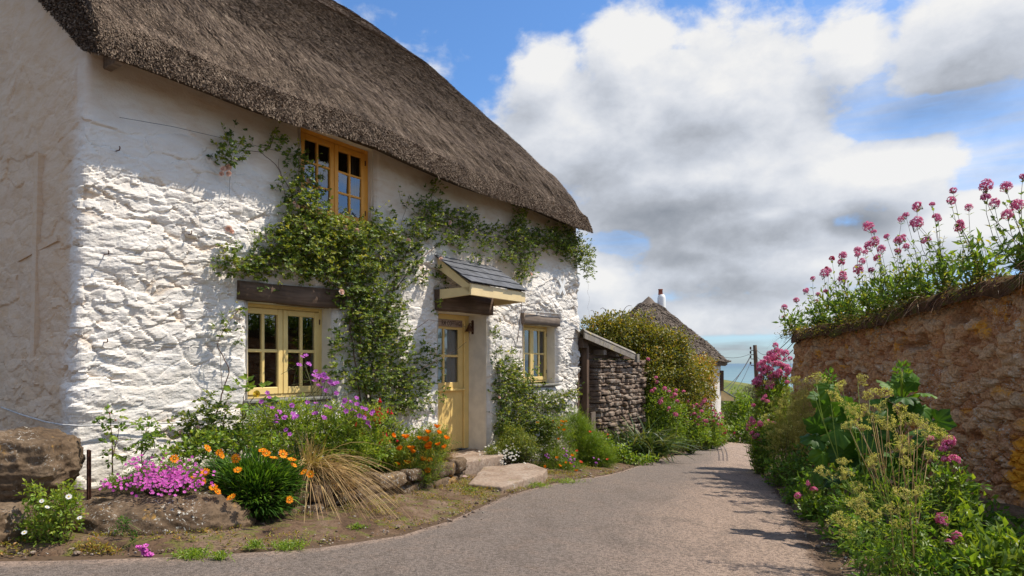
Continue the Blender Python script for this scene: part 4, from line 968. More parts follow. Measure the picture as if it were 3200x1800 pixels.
# raised bed: front wall line in cottage coordinates (s, out)
BED = [(2.35, 0.62), (2.55, 0.98), (3.0, 1.22), (3.7, 1.33), (4.5, 1.20), (5.3, 1.02), (6.0, 0.86), (6.55, 0.62), (6.7, 0.2)]
def bedz(s): return EYE - np.interp(s, [2.3, 3.0, 3.7, 4.6, 6.0, 6.7], [1.08, 1.08, 1.10, 1.17, 1.24, 1.30])
bw_ = thing('bed_wall', 'low rough brown stone wall edging the flower bed under the cottage windows', 'stone wall', hw(3.7, 1.3, zg(*hw(3.7, 1.3, 0)[:2])))
mb = MB()
for (a_, b_), (c_, d_) in zip(BED[:-1], BED[1:]):
    A = hw(a_, b_, 0); B_ = hw(c_, d_, 0); A[2] = min(verge_z(a_, b_), verge_z(c_, d_)) - 0.08; B_[2] = A[2]
    hh = bedz(a_) - A[2] + 0.02
    stonerow(mb, A, B_, hh, 0.18, int(a_ * 100), 0.13, (0.25, 0.6), 0.004)
mb.build('stonework', M['rock'], bw_, np.array(bw_.location))
mb = MB(); sb = np.linspace(2.2, 6.8, 90); ob = np.interp(sb, [p[0] for p in BED], [p[1] for p in BED]) - 0.05
tb = np.linspace(0, 1, 24); So = np.repeat(sb[:, None], 24, 1); Oo = ob[:, None] * (1 - tb)[None] - 0.1 * tb[None]
G = np.stack([So * SN - (D0 - Oo) * CS, So * CS + (D0 - Oo) * SN, bedz(So) - 0.03 + 0.10 * tb[None]], -1)
G[..., 2] += 0.03 * fbm(G.reshape(-1, 3) * 6, 4, 5).reshape(So.shape); mb.grid(G, flip=True)
mb.build('soil', M['soil'], bw_, np.array(bw_.location))

# steps
def slab(name, label, pts, ztop, hgt, seed):
    """pts: outline in cottage coordinates (s, out)"""
    c = np.array(pts).mean(0); base = hw(c[0], c[1], ztop - hgt)
    V = [hw(s, o_, ztop + R.normal(0, 0.006)) - base for s, o_ in pts]; n_ = len(pts)
    dense = []
    for i in range(n_):
        for t in np.linspace(0, 1, 14, endpoint=False): dense.append(V[i] * (1 - t) + V[(i + 1) % n_] * t)
    D = np.array(dense); cen = D.mean(0); rings = []
    for f, z in ((0.0, 0), (0.3, 0), (0.6, 0), (0.85, 0), (0.96, 0), (0.99, -0.006), (1.0, -0.022), (1.0, -hgt * 0.5), (1.01, -hgt * 0.8), (1.0, -hgt - 0.06)):
        r_ = cen + (D - cen) * f; r_[:, 2] = r_[:, 2] + z; rings.append(r_)
    G = np.array(rings); G = np.concatenate([G, G[:, :1]], 1)
    nz_ = fbm((G.reshape(-1, 3) + seed) * 5, 5, seed).reshape(G.shape[:2]); out_ = unit(G - cen) * np.array([1, 1, 0])
    G = G + out_ * (nz_ * 0.022)[..., None] * (np.arange(10) > 4)[:, None, None]; G[..., 2] += nz_ * 0.014
    mb = MB(); mb.grid(G, 0, np.clip(0.5 + 0.5 * nz_, 0, 1), True); o = mb.build(name, M['concrete']); o.location = [float(v) for v in base]
    return tag(o, label, 'step')
zst = EYE - 1.345
slab('doorstep', 'upper concrete doorstep directly under the yellow door', [(6.78, -0.36), (8.02, -0.36), (8.0, 0.25), (7.75, 0.46), (6.85, 0.42)], zst, 0.16, 4)
def hso(px, py, z):
    d = (z - EYE) / ((HY - py) / F); x = (px - CX) / F * d
    return (x * SN + d * CS, -(-x * CS + d * SN - D0))
zs2 = EYE - 1.46
slab('doorstep', 'wide lower concrete step jutting out to the lane below the door', [hso(1178, 1218, zs2), hso(1262, 1224, zs2), hso(1365, 1192, zs2), hso(1378, 1178, zs2), hso(1330, 1163, zs2), hso(1215, 1176, zs2)], zs2, 0.20, 9)
# pebbles piled beside the step
pz = hso(1135, 1196, EYE - 1.47); pc = hw(pz[0], pz[1], EYE - 1.47)
zz = verge_z(pz[0], pz[1]) + 0.02
for i, (dx_, rx_, rz_, lb) in enumerate([(0, 0.085, 0.025, 'flat pinkish pebble at the bottom of the little pebble pile by the step'), (-0.01, 0.062, 0.02, 'middle pebble of the little pile by the step'), (0.005, 0.045, 0.018, 'small round pebble on top of the little pile by the step'), (0.15, 0.075, 0.018, 'flat pink pebble lying right beside the pebble pile')]):
    V, Fc = ICO[3]; P = V * np.array([rx_, rx_ * 0.8, rz_]); P += unit(V) * (fbm(P * 14 + i, 3, i) * 0.006)[:, None]
    mb = MB(); mb.add(P, Fc, 0, 0.5, True); o = mb.build('pebble', M['pebble'])
    if i < 3: zz += rz_; o.location = (pc[0] + dx_, pc[1], zz); zz += rz_ - 0.004
    else: o.location = (pc[0] + dx_, pc[1] - 0.05, verge_z(pz[0] + 0.12, pz[1] + 0.1) + 0.03)
    tag(o, lb, 'pebble', 'pebbles by the doorstep')
# rusty iron post at the corner
pp = fac(222, 1240, 0.5); o = thing('iron_post', 'short rusty iron post standing at the cottage corner beside the bed', 'post', pp)
mb = MB(); mb.bbox((-0.008, -0.010, -0.15), (0.010, 0.010, 0.33), 0.003); mb.bbox((0.011, -0.003, -0.15), (0.022, 0.003, 0.325), 0.001); mb.build('post_bar', M['iron'], o)
# ---------------------------------------------------------------- old red stone wall on the right of the lane
WL = np.array([(4.73, 11.0), (4.76, 8.5), (4.80, 7.2), (4.83, 6.4), (4.85, 6.0), (4.90, 4.5), (4.95, 2.5), (5.0, -1.5)])
WT = np.array([0.47, 0.56, 0.72, 0.79, 0.84, 0.95, 1.02, 1.05])
def wall_x(y): return np.interp(-np.asarray(y, float), -WL[:, 1], WL[:, 0])
def wall_top(y): return EYE + np.interp(-np.asarray(y, float), -WL[:, 1], WT)
sw = thing('stone_wall', 'tall old red brown stone wall with orange lichen along the lane', 'stone wall', on_ground(4.8, 7.0))
pth = [(5.45 - i * 0.02, 11.0, 0.0, 1.0) for i in range(30)]
pth += [(4.73 + 0.13 - 0.13 * math.sin(a), 11.0 - 0.13 + 0.13 * math.cos(a), -math.sin(a), math.cos(a)) for a in np.linspace(0.05, PI / 2, 9)]
yy_ = np.concatenate([np.arange(10.85, 4.0, -0.016), np.arange(4.0, -1.5, -0.06)])
pth += [(float(wall_x(y_)), y_, -1.0, 0.0) for y_ in yy_]
pth = np.array(pth); nz_ = 190
tz = np.linspace(0, 1, nz_)
bot = zg(pth[:, 0], pth[:, 1]) - 0.2
topz = wall_top(np.minimum(pth[:, 1], 11.0)) + 0.05 * fbm(np.stack([pth[:, 1] * 2.0, pth[:, 0] * 0, pth[:, 0] * 0], 1), 3, 4)
Zw = bot[None] + (topz - bot)[None] * tz[:, None]
q = np.stack([np.repeat(pth[None, :, 0], nz_, 0).ravel(), np.repeat(pth[None, :, 1], nz_, 0).ravel(), Zw.ravel()], 1)
qw = q + 0.10 * np.stack([fbm(q * 3, 3, 101), fbm(q * 3, 3, 102), fbm(q * 3, 3, 103)], 1)
f1, f2, idv, off = voro(qw / np.array([0.19, 0.19, 0.11]), 105)
sm_ = sstep(-0.25, 0.35, fbm(q * 0.8, 3, 111))
dsp = (sstep(0.0, 0.22, f2 - f1) - 1) * 0.04 * (0.35 + 0.65 * sm_) + (idv - 0.5) * 0.05 + 0.05 * fbm(q * 6, 5, 107, 0.68) - 0.035 * sstep(0.15, 0.5, fbm(q * np.array([16, 16, 11]), 3, 131)) + 0.035 * fbm(q * 1.2, 3, 108)
hole = fbm(q * np.array([2.6, 2.6, 3.4]), 3, 109); dsp -= 0.14 * sstep(0.40, 0.56, hole)
dsp -= 0.06 * sstep(0.88, 1.0, tz)[:, None].repeat(len(pth), 1).ravel()
nxw = np.repeat(pth[None, :, 2], nz_, 0).ravel(); nyw = np.repeat(pth[None, :, 3], nz_, 0).ravel()
Vw = np.stack([q[:, 0] + nxw * dsp, q[:, 1] + nyw * dsp, q[:, 2]], 1)
mb = MB(); mb.grid(Vw.reshape(nz_, len(pth), 3), 0, np.clip(idv * 0.8 + 0.25 * fbm(q * 2, 3, 113) + 0.1, 0, 1), False, flip=True)
mb.build('stonework', M['redstone'], sw, np.array(sw.location))
# soil and moss on the wall head
def capmat():
    m, nt, out = mat_new('mossy_soil'); g = geoco(nt)
    n1 = noise(nt, g, 6.0, 6, 0.65); n2 = noise(nt, g, 40, 4, 0.65)
    c = ramp(nt, n1, [(0.35, (0.045, 0.022, 0.012)), (0.5, (0.11, 0.06, 0.032)), (0.62, (0.085, 0.085, 0.016)), (0.75, (0.19, 0.12, 0.06))])
    princ(nt, out, c, 0.95, bump(nt, n2, 0.9, 0.02), 0.1); return m
yc = np.linspace(11.02, -1.5, 420); ac = np.linspace(0, 1, 26)
xw = wall_x(yc) - 0.06; tw = wall_top(yc)
ang = ac * PI
G = np.stack([(xw + 0.32)[:, None] - 0.36 * np.cos(ang)[None], np.repeat(yc[:, None], 26, 1), (tw - 0.05)[:, None] + 0.13 * np.sin(ang)[None] ** 0.7], -1)
endf = sstep(0, 0.25, 11.02 - yc)
G[..., 0] = (xw + 0.32)[:, None] + (G[..., 0] - (xw + 0.32)[:, None]) * (0.6 + 0.4 * endf)[:, None]
nn_ = fbm(G.reshape(-1, 3) * 3.5, 5, 120).reshape(G.shape[:2]); G[..., 2] += 0.08 * nn_; G[..., 0] -= 0.07 * nn_ * np.cos(ang)[None] - 0.02
G[:, 0, 2] -= 0.05 + 0.08 * np.abs(nn_[:, 0])
mb = MB(); mb.grid(G, 0, 0.5, True); mb.build('soil_cap', capmat(), sw, np.array(sw.location))
# higher ground held up behind the wall
xb = np.linspace(0, 1, 30); yb = np.linspace(10.98, -3, 60)
Gb = np.stack([wall_x(yb)[:, None] + 0.45 + 14 * xb[None] ** 1.5, np.repeat(yb[:, None], 30, 1), (wall_top(yb) - 0.10)[:, None] + 0.5 * xb[None]], -1)
Gb[..., 2] += 0.08 * fbm(Gb.reshape(-1, 3), 4, 6).reshape(Gb.shape[:2])
back = Gb[:1].repeat(2, 0).copy(); back[0, :, 2] = EYE - 4.0; back[0, :, 1] += 0.8
mb = MB(); mb.grid(Gb, flip=True); mb.grid(back, flip=True)
tag(mb.build('bank', capmat()), None, kind='structure')
# orange painted stone panel low on the wall (weathered footpath mark)
# ---------------------------------------------------------------- lean-to shed
sh = thing('lean_to_shed', 'small dry stone lean-to shed with grey corrugated roof ending the white cottage', 'shed', hw(12.4, 0, EYE - 2.05))
so_ = np.array(sh.location)
mb = MB()
sA, sB = hs(1492), hs(1612)
A = hw(sA, -0.02, EYE - 2.1); B_ = hw(sB, -0.02, EYE - 2.1)
stonerow(mb, A, B_, 2.16, 0.34, 5, 0.062, (0.10, 0.36), 0.003)
A2 = hw(sA + 0.05, -0.1, EYE - 2.1); B2 = hw(sA + 0.05, -1.4, EYE - 2.1)
stonerow(mb, B2, A2, 2.3, 0.3, 6, 0.10, (0.14, 0.34), 0.004)
bk = [hw(sA + 0.05, -0.14, EYE - 2.1), hw(sB - 0.05, -0.14, EYE - 2.1)]
mb.add([bk[0], bk[1], bk[1] + (0, 0, 2.1), bk[0] + (0, 0, 2.15)], [[0, 1, 2, 3]], 0, 0.1)
mb.build('stonework', M['drystone'], sh, so_)
def hbox(mb, s0, s1, o0, o1, z0, z1):
    V = [hw(s, o_, z) for z in (z0, z1) for s, o_ in ((s0, o0), (s1, o0), (s1, o1), (s0, o1))]
    mb.add(V, [[0, 3, 2, 1], [4, 5, 6, 7], [0, 1, 5, 4], [1, 2, 6, 5], [2, 3, 7, 6], [3, 0, 4, 7]])
def hpart(name, mat, *bx):
    mb = MB()
    for b in bx: hbox(mb, *b)
    return mb.build(name, mat, sh, so_)
p1_ = hs(1473, 0.06)
hpart('door_post', M['post'], (p1_, p1_ + 0.09, -0.03, 0.09, EYE - 2.1, EYE + 0.33))
hpart('door_post', M['post'], (p1_ - 0.20, p1_ - 0.14, -0.12, 0.0, EYE - 2.1, EYE + 0.30))
hpart('back_boarding', M['dark'], (p1_ - 0.35, sA + 0.1, -1.45, -1.40, EYE - 2.1, EYE + 0.3))
hpart('wall_plate', M['beam'], (p1_ - 0.2, p1_ + 0.02, 0.0, 0.11, EYE + 0.30, EYE + 0.48))
hpart('wall_plate', M['post'], (p1_ + 0.1, sB - 0.1, -0.16, -0.04, EYE + 0.10, EYE + 0.17))
hpart('latch_board', M['beam_light'], (p1_ + 0.10, p1_ + 0.28, 0.10, 0.135, EYE - 1.35, EYE - 0.95))
for k_ in (0.55, 1.15): hpart('purlin_end', M['beam_light'], (p1_ + k_, p1_ + k_ + 0.14, -0.05, 0.17, EYE + 0.20 - 0.05 * k_, EYE + 0.30 - 0.05 * k_))
# corrugated sheets: slope down along the front
ss = np.linspace(hs(1467, 0.2), hs(1600, 0.3) + 0.15, 14); oo_ = np.linspace(0.24, -1.9, 90)
zS = np.interp(ss, [ss[0], ss[-1]], [EYE + 0.62, EYE + 0.22])
for i, (c0, c1) in enumerate(((0, 33), (30, 63), (60, 90))):
    o2 = oo_[c0:c1]; G = np.stack([hw(s, o_, 0) for s in ss for o_ in o2]).reshape(len(ss), len(o2), 3)
    G[..., 2] = zS[:, None] + 0.03 * np.sin(o2 * 2 * PI / 0.15)[None] + 0.012 * i
    mb = MB(); mb.grid(G, 0, 0.5, True); G2 = G.copy(); G2[..., 2] -= 0.012; mb.grid(G2, 0, 0.4, True, flip=True)
    for a_, b_ in ((G[0], G2[0]), (G[-1], G2[-1]), (G[:, 0], G2[:, 0]), (G[:, -1], G2[:, -1])): mb.grid(np.stack([a_, b_], 0), 0, 0.4)
    mb.build('roof_sheet', M['asbestos'], sh, so_)
mb = MB(); za_, zb2 = zS[0] - 0.02, zS[-1] - 0.02
for k_ in range(3):
    f0, f1 = k_ / 3 + 0.004, (k_ + 1) / 3; sa, sb_ = ss[0] * (1 - f0) + ss[-1] * f0, ss[0] * (1 - f1) + ss[-1] * f1; va, vb = za_ * (1 - f0) + zb2 * f0, za_ * (1 - f1) + zb2 * f1
    V = [hw(s_, o_, z_) for o_ in (0.205, 0.232) for s_, z_ in ((sa, va - 0.13), (sb_, vb - 0.13), (sb_, vb), (sa, va))]
    mb.add(V, [[3, 2, 1, 0], [4, 5, 6, 7], [0, 1, 5, 4], [1, 2, 6, 5], [2, 3, 7, 6], [3, 0, 4, 7]], 0, R.uniform(0.3, 0.7))
mb.build('barge_board', M['asbestos'], sh, so_)
hpart('verge_board', M['asbestos'], (hs(1603, 0.26) - 0.02, hs(1603, 0.26) + 0.10, 0.20, 0.27, EYE + 0.02, EYE + 0.20))
# ---------------------------------------------------------------- second thatched cottage down the lane
AP = at(1632, 748, 25.0); ec = thing('thatched_cottage', 'far white cottage with a pointed grey thatched roof above the hedge', 'cottage', (AP[0], AP[1], float(zg(AP[0], AP[1]))))
eo = np.array(ec.location); rd = np.array([0.26, 0.966, 0]); rs_ = np.array([0.966, -0.26, 0])
pro = np.array([(0.0, 0.03), (0.025, -0.02), (0.08, -0.18), (0.25, -0.60), (0.5, -1.22), (0.75, -1.80), (0.94, -2.32), (1.0, -2.50), (1.0, -2.60), (0.97, -2.66), (0.80, -2.50)])
pts_ = []
na = 60
for k_ in range(na + 1):
    a = PI * k_ / na; pts_.append((math.cos(a) * 2.88, -math.sin(a) * 2.88, 0.0))
G = []
for f, z in np.concatenate([np.stack([np.interp(np.linspace(0, 1, 50), np.linspace(0, 1, len(pro)), pro[:, k_]) for k_ in (0, 1)], 1)]):
    row = [AP + rs_ * 2.88 * f + rd * 7.0 + (0, 0, z)]
    row += [AP + rs_ * (x_ * f) + rd * (y_ * f) + (0, 0, z) for x_, y_, _ in pts_]
    row += [AP - rs_ * 2.88 * f + rd * 7.0 + (0, 0, z)]
    G.append(row)
G = np.array(G); ln_ = fbm(G.reshape(-1, 3) * 2.2, 4, 14).reshape(G.shape[:2]); G = G + unit(G - AP + (0, 0, 1.5)) * (ln_ * 0.07)[..., None]
tt_ = 0.45 + 0.25 * fbm(G.reshape(-1, 3) * np.array([5, 5, 1.5]), 4, 15)
mb = MB(); mb.grid(G, 0, np.clip(tt_, 0, 1), True, flip=True); rf2 = mb.build('roof', M['thatch2'], ec, eo)
mb = MB(); nR = 30000
th_ = R.uniform(-0.2, PI + 0.2, nR); f_ = np.sqrt(R.uniform(0.01, 1, nR))
def p2(f, th):
    z = np.interp(f, pro[:8, 0], pro[:8, 1]); return AP + rs_ * (np.cos(th) * 2.88 * f)[:, None] + rd * (-np.sin(th) * 2.88 * f)[:, None] + np.array([0, 0, 1.0]) * (z + 0.02)[:, None]
A = p2(f_, th_); D = unit(p2(f_ + 0.02, th_) - A) + 0.12 * R.normal(size=(nR, 3)); sd = unit(np.cross(D, [0, 0, 1.0] + 0.4 * rv(nR)))
A = A + unit(A - AP + (0, 0, 1.5)) * (0.07 * fbm(A * 2.2, 4, 14))[:, None]
B_ = A + unit(D) * 0.16 + np.array([0, 0, 0.02]); hw_ = 0.011
mb.add(np.stack([A - sd * hw_, A + sd * hw_, B_ + sd * hw_, B_ - sd * hw_], 1).reshape(-1, 3), np.arange(nR * 4).reshape(-1, 4), 0, np.repeat(np.clip(0.5 + 0.2 * R.normal(size=nR), 0, 1), 4))
o = mb.build('reed', M['thatch2'], rf2, eo); o['kind'] = 'stuff'
mb = MB(); rw_ = 2.66; ring = [AP + rs_ * rw_ + rd * 6.9] + [AP + rs_ * (math.cos(a) * rw_) - rd * (math.sin(a) * rw_) for a in np.linspace(0, PI, 40)] + [AP - rs_ * rw_ + rd * 6.9]
ring = np.array(ring); lowz = float(eo[2]) - 0.5
G = np.stack([np.concatenate([ring[:, :2], np.full((len(ring), 1), z)], 1) for z in np.linspace(lowz, AP[2] - 2.3, 30)], 0)
G += 0.02 * np.stack([fbm(G.reshape(-1, 3) * 3, 3, 8)] * 3, 1).reshape(G.shape); mb.grid(G, 0, 0.8, True, flip=True); mb.build('wall', M['lime'], ec, eo)
chb = at(1664, 768, 26.6); mb = MB()
mb.lathe([(0.17, -0.6), (0.165, 0.30), (0.13, 0.42), (0.10, 0.44)], chb, 16); ch = mb.build('chimney', M['white'], rf2, eo)
mb = MB(); mb.lathe([(0.095, 0.0), (0.085, 0.20), (0.10, 0.205), (0.10, 0.235), (0.07, 0.235), (0.065, 0.1)], chb + (-0.04, 0, 0.43), 14); mb.build('chimney_pot', M['brick'], rf2, eo)
def along(u, v, z): return np.array([AP[0], AP[1], 0]) + rs_ * u + rd * v + np.array([0, 0, z])
# little slated porch hood and window on the lane side
zb_ = EYE - 1.32
def obox(mb, u0, u1, v0, v1, z0, z1, mat=0):
    V = [along(u, v, z) for z in (z0, z1) for u, v in ((u0, v0), (u1, v0), (u1, v1), (u0, v1))]
    mb.add(V, [[0, 1, 2, 3], [7, 6, 5, 4], [0, 4, 5, 1], [1, 5, 6, 2], [2, 6, 7, 3], [3, 7, 4, 0]], mat)
mb = MB(); pv = [(2.5, 0.1, zb_ + 0.42), (3.22, 0.1, zb_ - 0.02), (3.22, 1.7, zb_ - 0.02), (2.5, 1.7, zb_ + 0.42)]
V = [along(*p) for p in pv] + [along(p[0], p[1], p[2] + 0.04) for p in pv]
mb.add(V, [[0, 1, 2, 3], [7, 6, 5, 4], [0, 4, 5, 1], [1, 5, 6, 2], [2, 6, 7, 3], [3, 7, 4, 0]]); hd = mb.build('porch_hood', M['slate'], ec, eo)
mb = MB(); pv = [(2.55, 0.13, zb_ - 0.10), (3.14, 0.13, zb_ - 0.10), (3.14, 0.13, zb_ + 0.01), (2.55, 0.13, zb_ + 0.37)]
V = [along(*p) for p in pv] + [along(p[0], p[1] + 0.05, p[2]) for p in pv]
mb.add(V, [[0, 1, 2, 3], [7, 6, 5, 4], [0, 4, 5, 1], [1, 5, 6, 2], [2, 6, 7, 3], [3, 7, 4, 0]]); obox(mb, 3.10, 3.15, 0.14, 1.66, zb_ - 0.10, zb_ - 0.01); mb.build('barge_board', M['cream'], hd, eo)
mb = MB(); obox(mb, 2.62, 2.74, -0.55, 0.02, zb_ + 0.30, zb_ + 1.05); wd = mb.build('window', M['post'], ec, eo)
# ---------------------------------------------------------------- utility pole and its wires
pt = at(1899, 868, 30.0); pb = at(1910, 1100, 30.0); zgp = float(zg(pb[0], pb[1]))
up_ = thing('utility_pole', 'weathered wooden utility pole standing beside the pink valerian at the end of the lane', 'utility pole', (pb[0] + 0.05, pb[1], zgp)); uo = np.array(up_.location)
mb = MB(); mb.tube(np.stack([pt * (1 - t) + np.array([pb[0] + 0.05, pb[1], zgp]) * t for t in np.linspace(0, 1, 10)]), np.linspace(0.085, 0.12, 10), 12); mb.build('pole_shaft', M['post'], up_, uo)
for k_ in (0.25, 0.45, 0.65, 0.95):
    mb = MB(); mb.tube([pt + (-0.05, 0, -k_), pt + (-0.20, -0.05, -k_), pt + (-0.22, -0.05, -k_ + 0.08)], 0.018, 5); mb.lathe([(0.02, 0), (0.05, 0.03), (0.03, 0.06), (0.05, 0.09), (0, 0.12)], pt + (-0.22, -0.05, -k_ + 0.06), 8); mb.build('insulator', M['iron'], up_, uo)
WIRES = [((-0.2, 0, -0.40), at(1800, 893, 24.5), 0.15, 'top wire from the pole to the far thatched eave'), ((-0.2, 0, -0.5), at(1812, 1010, 25.0), 0.1, 'thick wire sagging from the pole down to the far porch'), ((-0.2, 0, -0.55), at(1806, 985, 25.0), 0.25, 'wire beside the thick one, running down from the pole to the far wall'), ((-0.2, 0, -0.8), at(1812, 1024, 24.0), 0.3, 'lowest wire running from the pole to the far cottage'),
         ((0.1, 0, -0.25), at(1995, 845, 14.0), 0.3, 'upper wire running from the pole behind the red wall'), ((0.1, 0, -0.55), at(1995, 863, 14.0), 0.3, 'middle wire running from the pole behind the red wall'), ((0.1, 0, -0.85), at(1995, 880, 14.0), 0.3, 'lower wire running from the pole behind the red wall')]
for off_, endp, sag, lab in WIRES:
    a = pt + np.array(off_); t = np.linspace(0, 1, 24)[:, None]
    P = a * (1 - t) + endp * t - np.array([0, 0, 1.0]) * sag * 4 * t * (1 - t)
    mb = MB(); mb.tube(P, 0.0095 if 'thick' not in lab else 0.014, 5); o = mb.build('overhead_wire', M['wire']); tag(o, lab, 'wire', 'overhead wires at the utility pole')
# ---------------------------------------------------------------- foliage materials
LM = {}
LM['rose'] = leafmat('rose_leaf', [(0.0, (0.033, 0.066, 0.011)), (0.35, (0.092, 0.145, 0.021)), (0.7, (0.216, 0.258, 0.030)), (1.0, (0.389, 0.355, 0.057))], 0.32, 0.48, 0.35)
LM['stem'] = leafmat('woody_stem', [(0.0, (0.05, 0.03, 0.02)), (0.5, (0.12, 0.065, 0.04)), (1.0, (0.11, 0.13, 0.03))], 0.0, 0.7)
LM['val'] = leafmat('valerian_leaf', [(0.0, (0.043, 0.092, 0.020)), (0.4, (0.108, 0.196, 0.035)), (0.75, (0.206, 0.287, 0.045)), (1.0, (0.367, 0.322, 0.050))], 0.40, 0.42, 0.4)
LM['fresh'] = leafmat('fresh_leaf', [(0.0, (0.058, 0.114, 0.013)), (0.5, (0.163, 0.258, 0.025)), (1.0, (0.325, 0.372, 0.048))], 0.38, 0.45)
LM['cover'] = leafmat('nettle_leaf', [(0.0, (0.043, 0.099, 0.013)), (0.5, (0.122, 0.232, 0.027)), (1.0, (0.230, 0.315, 0.051))], 0.40, 0.5, 0.3)
LM['deep'] = leafmat('deep_green_leaf', [(0.0, (0.021, 0.058, 0.008)), (0.5, (0.058, 0.137, 0.016)), (1.0, (0.169, 0.286, 0.030))], 0.34, 0.55, 0.25)
LM['hedge'] = leafmat('hedge_leaf', [(0.0, (0.041, 0.062, 0.009)), (0.4, (0.149, 0.162, 0.019)), (0.75, (0.299, 0.246, 0.030)), (1.0, (0.391, 0.202, 0.043))], 0.30, 0.45)
LM['grass'] = leafmat('grass_blade', [(0.0, (0.04, 0.075, 0.015)), (0.5, (0.10, 0.16, 0.025)), (0.8, (0.22, 0.20, 0.06)), (1.0, (0.38, 0.29, 0.12))], 0.35, 0.5)
LM['straw'] = leafmat('dry_straw', [(0.0, (0.13, 0.07, 0.03)), (0.5, (0.36, 0.22, 0.09)), (1.0, (0.58, 0.42, 0.20))], 0.25, 0.55, 0.3, 1.0)
LM['strap'] = leafmat('strap_leaf', [(0.0, (0.025, 0.05, 0.012)), (0.6, (0.075, 0.12, 0.03)), (1.0, (0.22, 0.22, 0.08))], 0.25, 0.45, 0.4)
LM['gold'] = leafmat('seeding_umbel', [(0.0, (0.16, 0.16, 0.03)), (0.5, (0.42, 0.36, 0.10)), (1.0, (0.68, 0.58, 0.24))], 0.35, 0.6, 0.2, 1.0)
LM['redstem'] = leafmat('reddish_stem', [(0.0, (0.10, 0.035, 0.02)), (0.6, (0.24, 0.10, 0.05)), (1.0, (0.36, 0.25, 0.12))], 0.15, 0.5, 0.3, 1.0)
LM['grey'] = leafmat('grey_twig', [(0.0, (0.08, 0.085, 0.05)), (1.0, (0.19, 0.18, 0.12))], 0.2, 0.7)
PM = {}
PM['pink'] = petalmat('valerian_pink', [(0.0, (0.55, 0.06, 0.18)), (0.5, (0.80, 0.17, 0.36)), (1.0, (0.92, 0.42, 0.55))])
PM['red'] = petalmat('valerian_red', [(0.0, (0.42, 0.02, 0.06)), (1.0, (0.70, 0.09, 0.19))])
PM['magenta'] = petalmat('phlox_pink', [(0.0, (0.55, 0.06, 0.38)), (1.0, (0.80, 0.22, 0.62))])
PM['mauve'] = petalmat('cranesbill_mauve', [(0.0, (0.40, 0.07, 0.40)), (1.0, (0.64, 0.22, 0.62))])
PM['orange'] = petalmat('poppy_orange', [(0.0, (0.88, 0.24, 0.008)), (1.0, (0.95, 0.44, 0.02))], 0.4)
PM['gaz'] = petalmat('gazania_orange', [(0.0, (0.85, 0.21, 0.003)), (1.0, (0.92, 0.34, 0.008))], 0.3)
PM['yellow'] = petalmat('flower_yellow', [(0.0, (0.70, 0.45, 0.03)), (1.0, (0.85, 0.66, 0.08))])
PM['white'] = petalmat('flower_white', [(0.0, (0.70, 0.66, 0.62)), (1.0, (0.85, 0.84, 0.80))])
PM['blush'] = petalmat('rose_blush', [(0.0, (0.76, 0.38, 0.28)), (0.5, (0.86, 0.62, 0.50)), (1.0, (0.90, 0.78, 0.68))])
PM['scarlet'] = petalmat('scarlet', [(0.0, (0.50, 0.01, 0.02)), (1.0, (0.75, 0.04, 0.04))])
PM['coral'] = petalmat('coral', [(0.0, (0.70, 0.10, 0.04)), (1.0, (0.85, 0.22, 0.10))])
PM['dark'] = petalmat('flower_eye', [(0.0, (0.08, 0.03, 0.01)), (1.0, (0.20, 0.09, 0.02))])
# ---------------------------------------------------------------- flower shapes
def head_mesh(name, r, mats, n=70, fl=0.006, tall=0.8, stalkmat=True):
    mb = MB(); d = rv(n); d[:, 2] = np.abs(d[:, 2]) * 1.2 - 0.25; d = unit(d)
    P = d * np.array([r, r, r * tall]) * R.uniform(0.72, 1.0, n)[:, None]
    a = unit(np.cross(d, rv(n))); b = np.cross(d, a); k = fl * R.uniform(0.8, 1.3, n)[:, None]
    V = np.stack([P - a * k, P - b * k * 0.8 + d * k * 0.3, P + a * k, P + b * k * 0.8 + d * k * 0.3], 1).reshape(-1, 3)
    mb.add(V, np.arange(n * 4).reshape(-1, 4), 0, np.repeat(R.uniform(0, 1, n), 4))
    stems(mb, np.tile([0, 0, -r * 1.3], (12, 1)), d[:12] * r * 0.75, 0.0011, 0.0008, 1, 0.7)
    return mb.data(name, mats)
HEADS = [head_mesh('valerian_head', r_, [PM['pink'], LM['stem']], n_, 0.0075, tl) for r_, n_, tl in ((0.036, 110, 0.8), (0.030, 90, 1.0), (0.040, 140, 1.3))]
HEADR = [head_mesh('valerian_head_red', r_, [PM['red'], LM['stem']], n_, 0.0075, tl) for r_, n_, tl in ((0.034, 100, 0.8), (0.028, 80, 1.1))]
def petal_ring(mb, n, L, W, lift, r0=0.0, mat=0, z=0.0, tint=(0, 1), notch=0.0, ph=0.0, cup=0.0):
    for i in range(n):
        a = ph + 2 * PI * i / n + R.normal(0, 0.04); c, s = math.cos(a), math.sin(a); l = L * R.uniform(0.92, 1.06)
        prof = [(0, 0.15), (0.45, 0.85), (0.8, 1.0), (1.0 - notch, 0.0 if notch else 0.45)]
        V = []
        for t, w_ in prof:
            rr = r0 + l * t * math.cos(lift); zz = z + l * t * math.sin(lift) - 0.25 * cup * l * t * t
            for sd in (-1, 0, 1):
                x, y = rr + (0.04 * l if sd == 0 and t > 0.9 and not notch else (notch * l if sd and t > 0.79 and notch else 0)), sd * W * w_ * 0.5 if t < 0.99 or not notch else sd * W * 0.3
                V.append((x * c - y * s, x * s + y * c, zz + (abs(sd) * 0.10 * W)))
        F_ = []
        for k in range(3):
            for j in range(2): F_.append([k * 3 + j, k * 3 + j + 1, k * 3 + j + 4, k * 3 + j + 3])
        mb.add(V, F_, mat, R.uniform(*tint))
